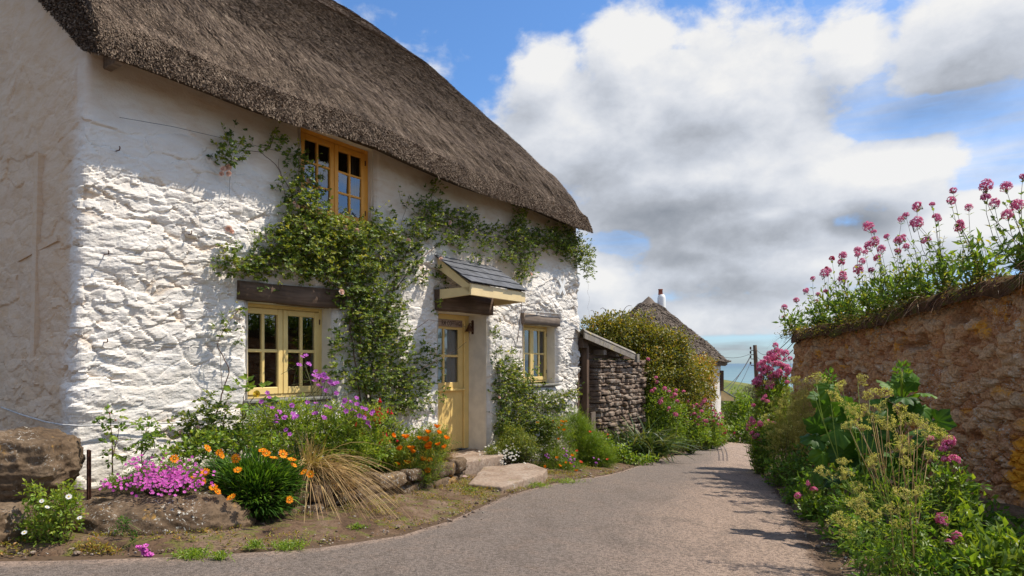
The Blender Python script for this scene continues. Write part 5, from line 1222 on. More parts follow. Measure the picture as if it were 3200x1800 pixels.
def gazania():
    mb = MB(); petal_ring(mb, 13, 0.036, 0.0125, 0.18, 0.006, 0); petal_ring(mb, 9, 0.011, 0.006, 0.25, 0.005, 2, 0.0015)
    mb.lathe([(0.009, 0.0), (0.0085, 0.004), (0.005, 0.007), (0.0, 0.008)], k=10, mat=1); return mb.data('gazania_flower', [PM['gaz'], PM['yellow'], PM['dark']])
def poppy(mat):
    mb = MB(); petal_ring(mb, 4, 0.034, 0.042, 0.75, 0.002, 0, cup=-0.6); petal_ring(mb, 4, 0.03, 0.036, 1.0, 0.002, 0, ph=0.7, cup=-0.4); mb.lathe([(0.006, 0), (0.005, 0.012), (0.0, 0.014)], k=8, mat=1); return mb.data('poppy_flower', [mat, PM['yellow']])
def five(mat, L, W, name, lift=0.25):
    mb = MB(); petal_ring(mb, 5, L, W, lift, 0.001, 0); mb.lathe([(0.0025, 0), (0.002, 0.004), (0, 0.005)], k=6, mat=1); return mb.data(name, [mat, PM['dark']])
def daisy():
    mb = MB(); petal_ring(mb, 12, 0.0105, 0.0048, 0.15, 0.003, 0, tint=(0.4, 1)); mb.lathe([(0.0042, 0), (0.0035, 0.002), (0, 0.003)], k=8, mat=1); return mb.data('daisy_flower', [PM['white'], PM['yellow']])
def rosebloom(mat):
    mb = MB()
    for j, (n_, L, W, li, r0) in enumerate(((5, 0.030, 0.034, 0.35, 0.003), (5, 0.027, 0.030, 0.7, 0.003), (5, 0.022, 0.024, 1.05, 0.002), (4, 0.018, 0.018, 1.3, 0.001))): petal_ring(mb, n_, L, W, li, r0, 0, 0.001 * j, (0.1, 1), ph=0.5 * j, cup=-0.5)
    return mb.data('rose_bloom', [mat])
def fuchsia():
    mb = MB(); mb.lathe([(0.0015, 0.0), (0.004, -0.01), (0.0035, -0.018), (0.008, -0.022), (0.009, -0.032), (0.005, -0.038), (0.001, -0.04)], k=8)
    petal_ring(mb, 4, 0.022, 0.009, -0.9, 0.003, 0, -0.018); return mb.data('fuchsia_flower', [PM['scarlet']])
FLW = dict(gaz=gazania(), poppy=poppy(PM['orange']), coral=poppy(PM['coral']), crane=five(PM['mauve'], 0.017, 0.014, 'cranesbill_flower'), phlox=five(PM['magenta'], 0.0125, 0.0105, 'phlox_flower'), daisy=daisy(), rose=rosebloom(PM['blush']), wrose=rosebloom(PM['white']), yrose=rosebloom(PM['yellow']), fuch=fuchsia(), scar=five(PM['coral'], 0.022, 0.02, 'geranium_flower'))
def umbel_mesh(seed):
    rs = np.random.RandomState(seed); mb = MB(); n = 15
    a = rs.uniform(0, 2 * PI, n); e = rs.uniform(0.35, 1.4, n); d = np.stack([np.cos(a) * np.cos(e), np.sin(a) * np.cos(e), np.sin(e)], 1); l = rs.uniform(0.035, 0.065, n)[:, None]
    E = d * l; stems(mb, np.zeros((n, 3)), E, 0.0011, 0.0008, 0, 0.6)
    for i in range(n):
        m = 14; d2 = unit(d[i] * 0.9 + unit(rs.normal(size=(m, 3)))); Q = E[i] + d2 * rs.uniform(0.006, 0.015, (m, 1))
        ax = unit(rs.normal(size=(m, 3))); s_ = unit(np.cross(ax, d2)); k = 0.0034
        mb.add(np.stack([Q - s_ * k, Q + ax * k, Q + s_ * k, Q + d2 * k * 1.8], 1).reshape(-1, 3), np.arange(m * 4).reshape(-1, 4), 0, np.repeat(rs.uniform(0.3, 1, m), 4))
    return mb.data('umbel', [LM['gold']])
UMB = [umbel_mesh(s) for s in (1, 2, 3)]
def orient(d, spin=None):
    q = Vector([float(v) for v in d]).to_track_quat('Z', 'Y')
    return (q @ Matrix.Rotation(R.uniform(0, 6.28) if spin is None else spin, 3, 'Z').to_quaternion()).to_euler()
def bloom(t, name, me, P, d, sc=1.0):
    o = place(name, me, t, np.asarray(P) - np.array(t.location), orient(d), sc); return o
SUNV = np.array(SUN)
CAMV = np.array([0, 0, EYE])
def tocam(P): return unit(CAMV - np.asarray(P))

# ---------------------------------------------------------------- climbing roses on the front
def fp(px, py, out): return fac(px, py, out)
def climber(name, label, base, blobs, canes, lf=0.045, lw_=0.030, mat='rose', group=None, cat='climbing rose', blooms=(), dens=1.0, thick=0.011):
    t = thing(name, label, cat, base, group); off = np.array(t.location)
    st = MB(); lv = MB()
    for (pts, r0, r1, o0, o1) in canes:
        c = resamp(np.array([list(p) for p in pts], float), max(8, 4 * len(pts)))
        k = len(c); W3 = np.array([fp(c[i, 0] + R.normal(0, 1.2), c[i, 1] + R.normal(0, 1.2), o0 + (o1 - o0) * i / (k - 1) + R.normal(0, 0.006)) for i in range(k)])
        st.tube(W3, np.linspace(r0, r1, k), 6, 0, 0.45)
    for (px, py, rx, ry, cover) in blobs:
        dpt = fac(px, py)[1]; la = 0.5 * (lf * F / dpt) * (lw_ * F / dpt)
        n = int(1.85 * dens * cover * PI * rx * ry / (la * 5))
        if n < 1: continue
        r = np.sqrt(R.uniform(0, 1, n)) * (1 + 0.25 * R.normal(size=n)); a = R.uniform(0, 2 * PI, n)
        X_ = px + rx * r * np.cos(a); Y_ = py + ry * r * np.sin(a)
        dmax = 0.06 + 0.20 * min(1, cover / 2.0)
        O = 0.03 + dmax * R.uniform(0, 1, n) * np.clip(1.25 - r, 0.15, 1)
        P = np.array([fp(X_[i], Y_[i], O[i]) for i in range(n)])
        sprays(lv, P, np.tile(NO, (n, 1)) + 0.35 * rv(n), 0.055, lf, lw_, 5, 0, 0.42 + 0.25 * (O.mean() > 0.1) * 0.3, 0.22, 1)
        if cover > 0.8:                      # thin twigs running through the mass
            m = max(3, n // 14); i0 = R.randint(0, n, m); i1 = R.randint(0, n, m)
            dd = np.linalg.norm(P[i0] - P[i1], axis=1); ok = (dd < 0.5) & (dd > 0.08)
            stems(st, P[i0][ok], P[i1][ok], 0.003, 0.0018, 0, R.uniform(0.2, 0.8, ok.sum()), 0.12)
        m = max(1, int(n * 0.05)); i0 = R.randint(0, n, m)     # shoots standing proud
        L = R.uniform(0.08, 0.24, m); d = unit(np.tile(NO * 0.5 + np.array([0, 0, 0.9]), (m, 1)) + 0.6 * rv(m)); E = P[i0] + d * L[:, None]
        C = stems(st, P[i0], E, 0.0022, 0.0012, 0, 0.7, 0.15)
        for j in (2, 3, 4): sprays(lv, C[:, j], d + 0.3 * rv(m), 0.03, lf * 0.7, lw_ * 0.7, 3, 0, 0.75, 0.2)
    st.build('branches', LM['stem'], t, off); lv.build('foliage', [LM[mat], LM['stem']], t, off)
    for (px, py, o_, key, sc_) in blooms:
        P = fp(px, py, o_); bloom(t, 'bloom', FLW[key], P, NO + 0.5 * tocam(P) + np.array([0, 0, 0.1]) + 0.3 * R.normal(size=3), sc_)
    return t
B_main = [(583, 350, 22, 32, 1.0), (575, 388, 34, 24, 1.6), (612, 385, 18, 20, 0.8), (660, 372, 22, 12, 0.7), (692, 350, 16, 30, 0.9), (715, 375, 26, 24, 0.7), (745, 405, 30, 26, 0.9), (770, 440, 34, 36, 1.1), (705, 455, 10, 30, 0.7), (755, 490, 44, 36, 1.4),
          (735, 525, 34, 30, 1.0), (790, 525, 40, 40, 1.7), (765, 575, 62, 38, 1.9), (840, 575, 50, 36, 1.9), (705, 612, 60, 40, 1.7), (800, 625, 80, 48, 2.2), (890, 600, 60, 44, 2.1), (940, 580, 44, 26, 1.4), (960, 545, 34, 22, 0.6), (985, 590, 34, 26, 1.2),
          (575, 640, 22, 46, 1.1), (605, 672, 52, 26, 1.5), (660, 665, 54, 28, 1.6), (548, 665, 20, 18, 0.8), (735, 672, 60, 34, 1.9), (825, 680, 60, 38, 2.0), (910, 665, 66, 40, 2.0), (965, 640, 44, 36, 1.4), (640, 712, 20, 18, 0.8), (708, 722, 22, 12, 0.3),
          (885, 725, 50, 36, 1.6), (945, 735, 60, 44, 1.6), (870, 770, 30, 34, 1.2), (930, 800, 60, 44, 1.6), (985, 800, 44, 44, 1.2), (850, 850, 26, 44, 0.8), (838, 915, 18, 40, 0.7), (905, 862, 34, 52, 1.2), (960, 868, 44, 46, 1.5), (1010, 870, 44, 46, 1.2),
          (890, 945, 40, 40, 1.0), (960, 945, 66, 46, 1.7), (1030, 950, 50, 44, 1.2), (1075, 905, 34, 44, 0.7), (980, 1005, 66, 34, 1.5), (1045, 1015, 50, 32, 1.0), (1090, 990, 34, 30, 0.5), (1000, 690, 30, 44, 1.0),
          (1025, 615, 34, 40, 1.3), (1050, 570, 32, 38, 1.3), (1022, 500, 18, 26, 0.4), (1078, 515, 32, 34, 1.0), (1096, 470, 22, 20, 0.8), (1105, 545, 40, 34, 1.2), (1115, 590, 44, 30, 1.0), (1160, 545, 40, 26, 1.1), (1190, 575, 40, 32, 1.1), (1155, 610, 40, 24, 0.8), (1040, 660, 30, 34, 1.1), (1060, 700, 24, 26, 0.5), (1108, 690, 16, 34, 0.7), (1098, 760, 8, 26, 0.6)]
C_main = [([(925, 1010), (912, 930), (905, 850), (895, 760), (860, 690), (800, 640)], 0.013, 0.006, 0.05, 0.10), ([(905, 1010), (895, 920), (880, 820), (900, 720), (920, 640)], 0.010, 0.005, 0.06, 0.12), ([(930, 1010), (935, 920), (960, 830), (990, 720), (1030, 620), (1080, 520), (1098, 455)], 0.010, 0.004, 0.05, 0.06),
          ([(820, 640), (760, 560), (735, 490), (700, 420), (655, 382), (590, 380)], 0.006, 0.003, 0.08, 0.06), ([(735, 560), (720, 500), (706, 440), (700, 400)], 0.004, 0.002, 0.07, 0.05), ([(800, 640), (700, 640), (620, 660), (550, 660)], 0.006, 0.003, 0.08, 0.06), ([(1000, 720), (1060, 650), (1120, 600), (1180, 560), (1235, 600), (1290, 600)], 0.006, 0.003, 0.08, 0.07),
          ([(1000, 960), (1060, 930), (1110, 900), (1150, 880), (1175, 860)], 0.004, 0.002, 0.12, 0.30), ([(990, 860), (1080, 805), (1120, 812), (1170, 820)], 0.0045, 0.0025, 0.12, 0.34), ([(1010, 700), (1000, 620), (1010, 560), (1030, 490)], 0.004, 0.002, 0.06, 0.05), ([(820, 700), (870, 740), (930, 800), (960, 850)], 0.008, 0.005, 0.12, 0.08)]
roses = [(560, 425, 0.10), (572, 420, 0.1), (556, 438, 0.08), (573, 436, 0.12), (575, 575, 0.10), (582, 583, 0.1), (737, 512, 0.12), (747, 520, 0.1), (765, 570, 0.18), (868, 573, 0.2), (896, 580, 0.2), (777, 456, 0.12), (1026, 605, 0.15), (1130, 560, 0.12), (1108, 652, 0.12), (858, 735, 0.2)]
climber('climbing_rose', 'large climbing rose with dark leaves and pale pink blooms between the windows and the door', hw(5.6, 0.12, bedz(5.6)), B_main, C_main, blooms=[(x_, y_, o_, 'rose', R.uniform(0.8, 1.15)) for x_, y_, o_ in roses])
B_eave = [(1308, 545, 16, 26, 1.6), (1300, 585, 34, 24, 1.2), (1325, 612, 44, 28, 1.5), (1250, 590, 40, 24, 0.9), (1225, 620, 30, 24, 0.8), (1290, 640, 34, 30, 0.9), (1325, 665, 28, 34, 1.0), (1310, 700, 18, 20, 0.6), (1372, 590, 40, 24, 1.3), (1420, 600, 40, 26, 1.6), (1445, 630, 40, 30, 1.8), (1470, 655, 24, 34, 1.3), (1482, 690, 10, 18, 0.8), (1395, 622, 30, 18, 0.9), (1190, 650, 22, 16, 0.5), (1276, 650, 20, 16, 0.7)]
C_eave = [([(1300, 860), (1310, 790), (1312, 720), (1322, 650), (1305, 560)], 0.007, 0.003, 0.05, 0.05), ([(1315, 690), (1350, 640), (1400, 605), (1450, 620), (1478, 690)], 0.005, 0.002, 0.06, 0.12), ([(1320, 650), (1270, 610), (1220, 600)], 0.004, 0.002, 0.06, 0.06), ([(1478, 700), (1481, 760), (1482, 790)], 0.0015, 0.001, 0.1, 0.1)]
climber('climbing_rose', 'climbing rose hanging under the far right end of the thatched eave', hw(9.0, 0.12, EYE - 1.5), B_eave, C_eave, dens=1.15, lf=0.042, lw_=0.028, blooms=[(1335, 690, 0.1, 'rose', 1)])
B_door = [(1246, 850, 10, 26, 0.8), (1250, 900, 14, 26, 1.0), (1262, 935, 18, 26, 1.3), (1285, 915, 24, 34, 1.0), (1265, 990, 26, 36, 1.7), (1300, 960, 34, 34, 1.6), (1330, 985, 30, 28, 1.3), (1268, 1050, 24, 34, 1.6), (1315, 1020, 40, 30, 1.6), (1365, 1010, 40, 24, 1.1), (1405, 1005, 36, 24, 1.1), (1440, 990, 26, 20, 0.7), (1300, 1070, 40, 28, 1.2), (1390, 1040, 40, 24, 0.7), (1340, 945, 20, 20, 0.6), (1265, 1095, 20, 26, 1.2)]
C_door = [([(1270, 1130), (1262, 1050), (1255, 960), (1248, 880), (1245, 840)], 0.008, 0.002, 0.06, 0.05), ([(1275, 1130), (1290, 1040), (1300, 960), (1312, 880), (1315, 800)], 0.007, 0.003, 0.05, 0.05), ([(1280, 1100), (1330, 1030), (1390, 1000), (1450, 980)], 0.005, 0.002, 0.1, 0.2)]
climber('climbing_rose', 'leafy climber growing up the wall between the yellow door and the small window', hw(8.3, 0.15, EYE - 1.5), B_door, C_door, dens=1.1, blooms=[(1255, 1000, 0.2, 'rose', 0.8)])
B_sap = [(562, 800, 10, 14, 0.7), (604, 785, 14, 16, 0.8), (556, 832, 16, 14, 1.0), (592, 850, 10, 18, 0.7), (555, 905, 8, 10, 0.3)]
C_sap = [([(540, 1060), (560, 985), (578, 930), (545, 870), (560, 835), (585, 800), (605, 775)], 0.008, 0.002, 0.10, 0.10), ([(560, 990), (556, 900), (545, 860)], 0.003, 0.002, 0.1, 0.08)]
climber('rose_sapling', 'thin bare stemmed young rose with a few leaves left of the lower window', hw(hs(540), 0.12, bedz(3.4)), B_sap, C_sap, lf=0.05, lw_=0.034, dens=1.2)
# ---------------------------------------------------------------- plants in the beds and along the lane
def dof(px, out): return fac(px, 900, out)[1]
def P3(px, py, d): return at(px, py, d)
def bush(name, label, cat, base, blobs, lf, lw_, mat, style='leaf', tmu=0.45, tsd=0.22, group=None, stemn=0, up=0.5, dens=1.0, kind=None, root=None):
    """blobs: (px, py, depth, rx, ry, cover) with rx, ry as seen from the lane; each becomes a real volume of leaves"""
    base = np.array(base, float)
    t = thing(name, label, cat, base, group)
    if kind: t['kind'] = kind
    lv, st = MB(), MB()
    for b in blobs:
        px, py, d, rx, ry, cover = b[:6]; dz = b[6] if len(b) > 6 else 0.75
        c = at(px, py, d); rr = np.array([rx / F * d, 0.5 * (rx + ry) / F * d * dz, ry / F * d])
        la = 0.5 * lf * lw_; area = PI * rr[0] * rr[2]
        k = {'leaf': 1, 'spray': 5, 'blade': 1, 'feather': 6}[style]
        n = max(4, int(dens * cover * {'leaf': 2.6, 'spray': 3.0, 'blade': 1.7, 'feather': 5.0}[style] * area / (la * k)))
        P, dr = clump(n, c, rr, 0.15)
        tb = np.clip(tmu + R.normal(0, tsd, n) + 0.10 * dr[:, 2], 0, 1)
        if style == 'leaf':
            leaves(lv, P, dr * 0.6 + rv(n) * 0.7 + np.array([0, 0, 0.15]), dr * 0.5 + np.array([0, 0, up]) + 0.6 * rv(n), lf * R.uniform(0.6, 1.2, n), lw_ * R.uniform(0.7, 1.2, n), tb)
        elif style == 'spray': sprays(lv, P, dr, lf * 1.4, lf, lw_, 5, 0, tmu, tsd, 1, up)
        elif style == 'feather':
            ax = unit(dr * 0.5 + np.array([0, 0, 0.7]) + 0.6 * rv(n))
            for j in range(6):
                sd = unit(np.cross(ax, rv(n))); leaves(lv, P + ax * (lf * 0.35 * j), unit(ax * 0.8 + sd), rv(n), lf * 0.9, lw_ * 0.55, np.clip(tb + 0.05 * j, 0, 1))
        else:
            root_ = base if root is None else root
            d0_ = unit(P - root_ + 0.0001); L = np.linalg.norm(P - root_, axis=1)
            blades(lv, P - d0_ * np.minimum(L, lf * 1.5)[:, None], d0_ + 0.25 * rv(n), lf * R.uniform(1.0, 2.0, n), lw_, R.uniform(0.05, 0.5, n), tb, 0, 4)
        m = max(2, n // 40)
        i0 = R.randint(0, n, m); rt = base if root is None else root
        a = rt + np.array([1, 1, 0]) * (P[i0] - rt) * 0.35 * np.array([1, 1, 0]) + 0.0
        stems(st, a, P[i0], 0.0035, 0.0014, 0, R.uniform(0.3, 1, m), 0.10)
    lv.build('foliage', [LM[mat], LM['stem']], t, base); st.build('stems', LM['stem'], t, base)
    return t
STK = {}
def stalked(me, L, mat):
    """the same flower with its own stalk"""
    k = (me.name, round(L, 2), mat)
    if k in STK: return STK[k]
    mb = MB(); co = np.empty(len(me.vertices) * 3); me.vertices.foreach_get('co', co); co = co.reshape(-1, 3)
    tn = np.empty(len(me.vertices)); me.attributes['tint'].data.foreach_get('value', tn)
    for nn in (3, 4):
        f = [tuple(p.vertices) for p in me.polygons if len(p.vertices) == nn]; m = [p.material_index for p in me.polygons if len(p.vertices) == nn]
        if f: mb.add(co, f, m, tn)
    mb.tube(np.array([[0, 0, 0.001], [0.004, 0, -0.3 * L], [0.02 * L / 0.1, 0.0, -0.65 * L], [0.06 * L / 0.1, 0.01, -L]]), [0.0014, 0.0014, 0.0016, 0.002], 4, len(me.materials), 0.85)
    STK[k] = mb.data(me.name, list(me.materials) + [LM[mat]]); return STK[k]
def scatter(t, name, me, pts, d, sc=(0.85, 1.15), face=None, jit=0.0, stalk=None, matk='stem'):
    """flowers at seen positions; pts (px, py), depth d; every flower a part, with its own stalk"""
    for (px, py) in pts:
        dd = d(px, py) if callable(d) else d
        P = at(px + R.normal(0, 1), py + R.normal(0, 1), dd + R.uniform(-jit, jit))
        n = (tocam(P) * 0.65 + np.array([0, 0, 0.45]) + SUNV * 0.3 + 0.38 * R.normal(size=3)) if face is None else np.array(face) + 0.3 * R.normal(size=3)
        m_ = me[R.randint(len(me))] if isinstance(me, list) else me
        if stalk is not None: m_ = stalked(m_, stalk, matk)
        bloom(t, name, m_, P, n, R.uniform(*sc))
# ---- bed under the windows
def bb(px, py, out): p = fac(px, py, out); return np.array([p[0], p[1], p[2]])
g = bb(640, 1215, 1.2); g[2] = bedz(3.4) - 0.02
t = bush('gazania', 'dark green cushion of narrow leaves with orange daisy flowers spilling over the bed wall', 'flowering plant', g,
         [(640, 1195, g[1] - 0.05, 120, 75, 1.7), (590, 1220, g[1] - 0.12, 75, 70, 1.4), (700, 1220, g[1] - 0.05, 70, 65, 1.4), (545, 1190, g[1], 50, 60, 1.1), (640, 1260, g[1] - 0.2, 100, 45, 1.3), (735, 1190, g[1], 40, 55, 1.0)], 0.06, 0.011, 'deep', 'blade', 0.45, 0.25, root=g - (0, 0, 0.10), dens=1.5)
gz = [(553, 1138), (557, 1146), (594, 1155), (597, 1183), (516, 1188), (486, 1203), (509, 1210), (536, 1226), (546, 1236), (583, 1251), (661, 1133), (670, 1142), (689, 1153), (711, 1141), (735, 1157), (738, 1170), (766, 1188), (779, 1192), (728, 1258), (437, 1154), (522, 1128)]
scatter(t, 'flower', FLW['gaz'], gz, g[1] - 0.42, (0.68, 0.92), stalk=0.10, matk='fresh')
g = bb(400, 1215, 0.95); g[2] = bedz(2.9) - 0.02
t = bush('moss_phlox', 'low mat of bright magenta pink flowers at the left end of the bed', 'flowering plant', g, [(300, 1215, g[1], 40, 20, 1.2), (380, 1205, g[1], 70, 30, 1.5), (460, 1205, g[1] + 0.05, 55, 32, 1.4), (430, 1180, g[1] + 0.15, 60, 24, 1.2)], 0.022, 0.008, 'fresh', 'leaf', 0.45)
ph = [(R.normal(430, 38), R.normal(1200, 17)) for _ in range(120)] + [(R.normal(360, 24), R.normal(1165, 12)) for _ in range(34)] + [(R.normal(285, 20), R.normal(1218, 9)) for _ in range(22)] + [(R.normal(345, 25), R.normal(1215, 10)) for _ in range(24)]
scatter(t, 'flower', FLW['phlox'], ph[:60] + ph[120:150], lambda x_, y_: g[1] - 0.20 + (1215 - y_) * 0.004, (0.7, 0.95), stalk=0.04, matk='fresh')
mbx = MB()
vv = FLW['phlox']; co = np.empty(len(vv.vertices) * 3); vv.vertices.foreach_get('co', co); co = co.reshape(-1, 3); pf = [tuple(p.vertices) for p in vv.polygons if len(p.vertices) == 4]
for (px, py) in ph[60:120] + ph[150:] + [(R.normal(430, 45), R.normal(1203, 17)) for _ in range(220)]:
    P = at(px, py, g[1] - 0.19 + (1215 - py) * 0.004) + R.normal(0, 0.012, 3); q = Matrix(Vector([float(v) for v in unit(tocam(P) + (0, 0, 0.5) + 0.4 * R.normal(size=3))]).to_track_quat('Z', 'Y').to_matrix())
    mbx.add(co @ np.array(q).T * R.uniform(0.7, 0.95) + P, pf, 0, R.uniform(0, 1))
o = mbx.build('flower_mass', PM['magenta'], t, np.array(t.location)); o['kind'] = 'stuff'
def rosebush(label, base, blobs, stalks, lf=0.045, blooms=(), key='rose', mat='fresh', name='rose_bush'):
    t = thing(name, label, 'rose bush', base); off = np.array(base); lv, st = MB(), MB()
    for pts in stalks:
        c = resamp(np.array(pts, float), 12); W3 = np.array([at(c[i, 0], c[i, 1], base[1] + 0.03 * R.normal()) for i in range(12)]); st.tube(W3, np.linspace(0.006, 0.0025, 12), 5, 0, 0.55)
    for (px, py, rx, ry, cover) in blobs:
        d = base[1]; n = max(2, int(2.6 * cover * PI * rx * ry / (5 * 0.5 * lf * lf * 0.62 * (F / d) ** 2)))
        P, dr = clump(n, at(px, py, d), np.array([rx / F * d, 0.10, ry / F * d]), 0.0); sprays(lv, P, dr + 0.5 * NO, lf * 1.3, lf, lf * 0.62, 5, 0, 0.45, 0.22, 1)
    st.build('stems', LM['stem'], t, off); lv.build('foliage', [LM[mat], LM['stem']], t, off)
    for (px, py, sc_) in blooms: P = at(px, py, base[1] - 0.08); bloom(t, 'bloom', FLW[key], P, tocam(P) + np.array([0, 0, 0.3]) + 0.3 * R.normal(size=3), sc_)
    return t
b = bb(283, 1190, 0.55); rosebush('small upright rose bush with red buds nearest the cottage corner', b, [(278, 1050, 22, 20, 0.9), (288, 1085, 24, 22, 0.8), (280, 1130, 20, 24, 0.7)], [[(283, 1195), (282, 1100), (275, 1035)], [(283, 1150), (300, 1080)]], blooms=[(274, 1036, 0.5), (292, 1055, 0.45)], key='fuch')
b = bb(360, 1170, 0.50); rosebush('short yellowish green rose bush behind the magenta phlox', b, [(370, 1080, 34, 20, 0.9), (352, 1110, 26, 24, 0.7), (400, 1100, 24, 22, 0.7), (345, 1140, 20, 20, 0.5)], [[(358, 1180), (355, 1120), (370, 1075)], [(356, 1150), (395, 1095)]])
b = bb(530, 1150, 0.45); rosebush('tangled shrub rose spreading against the white wall below the young climbing stem', b, [(470, 1070, 34, 34, 0.9), (520, 1060, 44, 40, 1.1), (500, 1115, 50, 34, 1.3), (560, 1090, 44, 40, 1.1), (555, 1030, 34, 34, 0.7), (470, 1130, 30, 24, 1.0), (520, 1000, 24, 24, 0.5), (600, 1070, 34, 34, 0.8), (450, 1090, 20, 24, 0.6)], [[(540, 1160), (530, 1080), (515, 1000)], [(545, 1160), (560, 1080), (570, 1010)], [(530, 1160), (480, 1090), (460, 1040)]], mat='rose', lf=0.04, blooms=[(455, 1088, 0.7), (497, 1075, 0.6)])
b = bb(610, 1150, 0.75); rosebush('tall rose stem with large glossy leaves and a yellow bloom before the lower window', b, [(640, 968, 20, 14, 0.9), (612, 985, 22, 18, 0.8), (655, 990, 16, 14, 0.7), (600, 1010, 16, 18, 0.6), (628, 1020, 20, 18, 0.7)], [[(612, 1160), (610, 1080), (612, 1000), (625, 965)], [(611, 1060), (630, 1010), (650, 985)]], lf=0.075, blooms=[(646, 992, 1.0)], key='yrose')
g = bb(800, 1110, 0.80); g[2] = bedz(4.2)
t = bush('cranesbill', 'tall cranesbill with mauve flowers over ferny green leaves below the lower window', 'flowering plant', g,
         [(690, 1095, g[1], 70, 40, 1.5), (780, 1100, g[1], 70, 46, 1.5), (860, 1110, g[1], 80, 44, 1.6), (920, 1120, g[1] + 0.2, 70, 40, 1.5), (650, 1120, g[1], 50, 30, 1.3), (740, 1050, g[1] + 0.1, 70, 36, 1.1), (850, 1060, g[1] + 0.1, 70, 40, 1.2), (670, 1060, g[1] + 0.1, 60, 34, 0.9), (920, 1070, g[1] + 0.2, 60, 36, 1.0), (880, 1150, g[1], 60, 30, 1.3)], 0.05, 0.024, 'fresh', 'feather', 0.5, 0.22, dens=1.0)
cr = [(762, 899), (750, 914), (775, 913), (795, 944), (790, 957), (805, 944), (820, 952), (830, 964), (800, 969), (820, 980), (842, 969), (790, 946), (816, 948), (830, 962), (838, 968), (845, 988), (796, 1015), (821, 1024), (798, 1040), (818, 1055), (703, 1035), (685, 1026), (694, 1048), (712, 1053), (736, 1040), (734, 1015), (678, 1002), (661, 1011), (741, 1053), (694, 1064), (883, 1011), (898, 1017), (894, 1033), (910, 1026), (921, 1028), (927, 1062), (936, 1040), (916, 1053), (896, 1048), (861, 1022), (867, 1006), (721, 1082)]
cr2 = cr + [(x_ + R.normal(0, 8), y_ + R.normal(0, 7)) for x_, y_ in cr]
scatter(t, 'flower', FLW['crane'], cr2, lambda x_, y_: dof(x_, 1.22), (1.05, 1.5), jit=0.06, stalk=0.16)
for a_, b_ in (((795, 1060), (765, 915)), ((760, 1080), (830, 960)), ((690, 1090), (690, 1010)), ((850, 1080), (905, 1020)), ((740, 1090), (735, 1020)), ((800, 1080), (820, 960))):
    st = MB(); st.tube(np.array([at(a_[0] * (1 - u) + b_[0] * u + 8 * math.sin(u * 3), a_[1] * (1 - u) + b_[1] * u, dof(790, 0.8)) for u in np.linspace(0, 1, 10)]), np.linspace(0.005, 0.002, 10), 5, 0, 0.8); st.build('flower_stem', LM['stem'], t, np.array(t.location))
bush('bed_greenery', 'mixed bright green leaves filling the bed behind the gazania and the straw', 'plants', bb(700, 1150, 0.7), [(520, 1120, dof(520, 0.7), 70, 40, 1.0), (600, 1110, dof(600, 0.75), 70, 40, 1.0), (700, 1130, dof(700, 0.8), 70, 40, 1.1), (800, 1150, dof(800, 0.9), 70, 40, 1.1), (880, 1170, dof(880, 0.85), 60, 40, 1.0), (940, 1140, dof(940, 0.7), 60, 40, 0.9), (450, 1140, dof(450, 0.6), 50, 30, 0.7), (1020, 1110, dof(1020, 0.5), 50, 40, 0.7)], 0.055, 0.028, 'fresh', 'leaf', 0.5, 0.25)
# dry grass fountain
g = bb(775, 1120, 1.05); g[2] = bedz(4.0) + 0.12
t = thing('dry_grass_clump', 'clump of long dry straw coloured grass flopping over the bed wall to the lane', 'grass clump', g)
mb = MB(); n = 290
d = unit(np.stack([R.normal(0.55, 0.42, n), R.normal(-0.30, 0.34, n), R.uniform(0.3, 1.1, n)], 1)); P = g + R.normal(0, 0.035, (n, 3)) * (1.6, 1, 0.5)
blades(mb, P, d, R.uniform(0.4, 0.92, n), R.uniform(0.004, 0.008, n), R.uniform(0.5, 1.5, n), R.uniform(0.0, 1, n), 0, 7)
n = 90; d = unit(np.stack([R.normal(0.1, 0.2, n), R.normal(-0.1, 0.2, n), R.uniform(0.7, 1.0, n)], 1)); blades(mb, g + R.normal(0, 0.04, (n, 3)), d, R.uniform(0.25, 0.48, n), 0.006, R.uniform(0.0, 0.35, n), R.uniform(0.3, 1, n), 0, 6)
mb.build('dead_blades', LM['straw'], t, g)
mb = MB(); n = 26; d = unit(np.stack([R.normal(-0.1, 0.12, n), R.normal(-0.1, 0.12, n), R.uniform(0.8, 1, n)], 1)); blades(mb, g + (-0.10, 0, 0) + R.normal(0, 0.03, (n, 3)), d, R.uniform(0.22, 0.4, n), 0.013, R.uniform(0, 0.2, n), R.uniform(0, 0.5, n), 0, 6); mb.build('green_blades', LM['strap'], t, g)
g = bb(945, 1110, 0.55); g[2] = bedz(5.0)
t = bush('fuchsia', 'fuchsia bush hung with narrow red flowers beneath the main climbing rose', 'flowering shrub', g, [(945, 1065, g[1], 50, 40, 1.3), (990, 1090, g[1], 40, 36, 1.2), (900, 1080, g[1], 40, 30, 1.0), (960, 1040, g[1], 40, 24, 0.8)], 0.045, 0.024, 'rose', 'leaf', 0.5)
scatter(t, 'flower', FLW['fuch'], [(R.normal(948, 18), R.normal(1040, 14)) for _ in range(22)] + [(R.normal(955, 16), R.normal(1098, 9)) for _ in range(20)] + [(R.normal(915, 20), R.normal(1060, 15)) for _ in range(6)], lambda x_, y_: dof(x_, 1.12), (1.1, 1.5), face=(0, 0, 1))
g = bb(1040, 1160, 0.85); g[2] = bedz(5.9) - 0.05
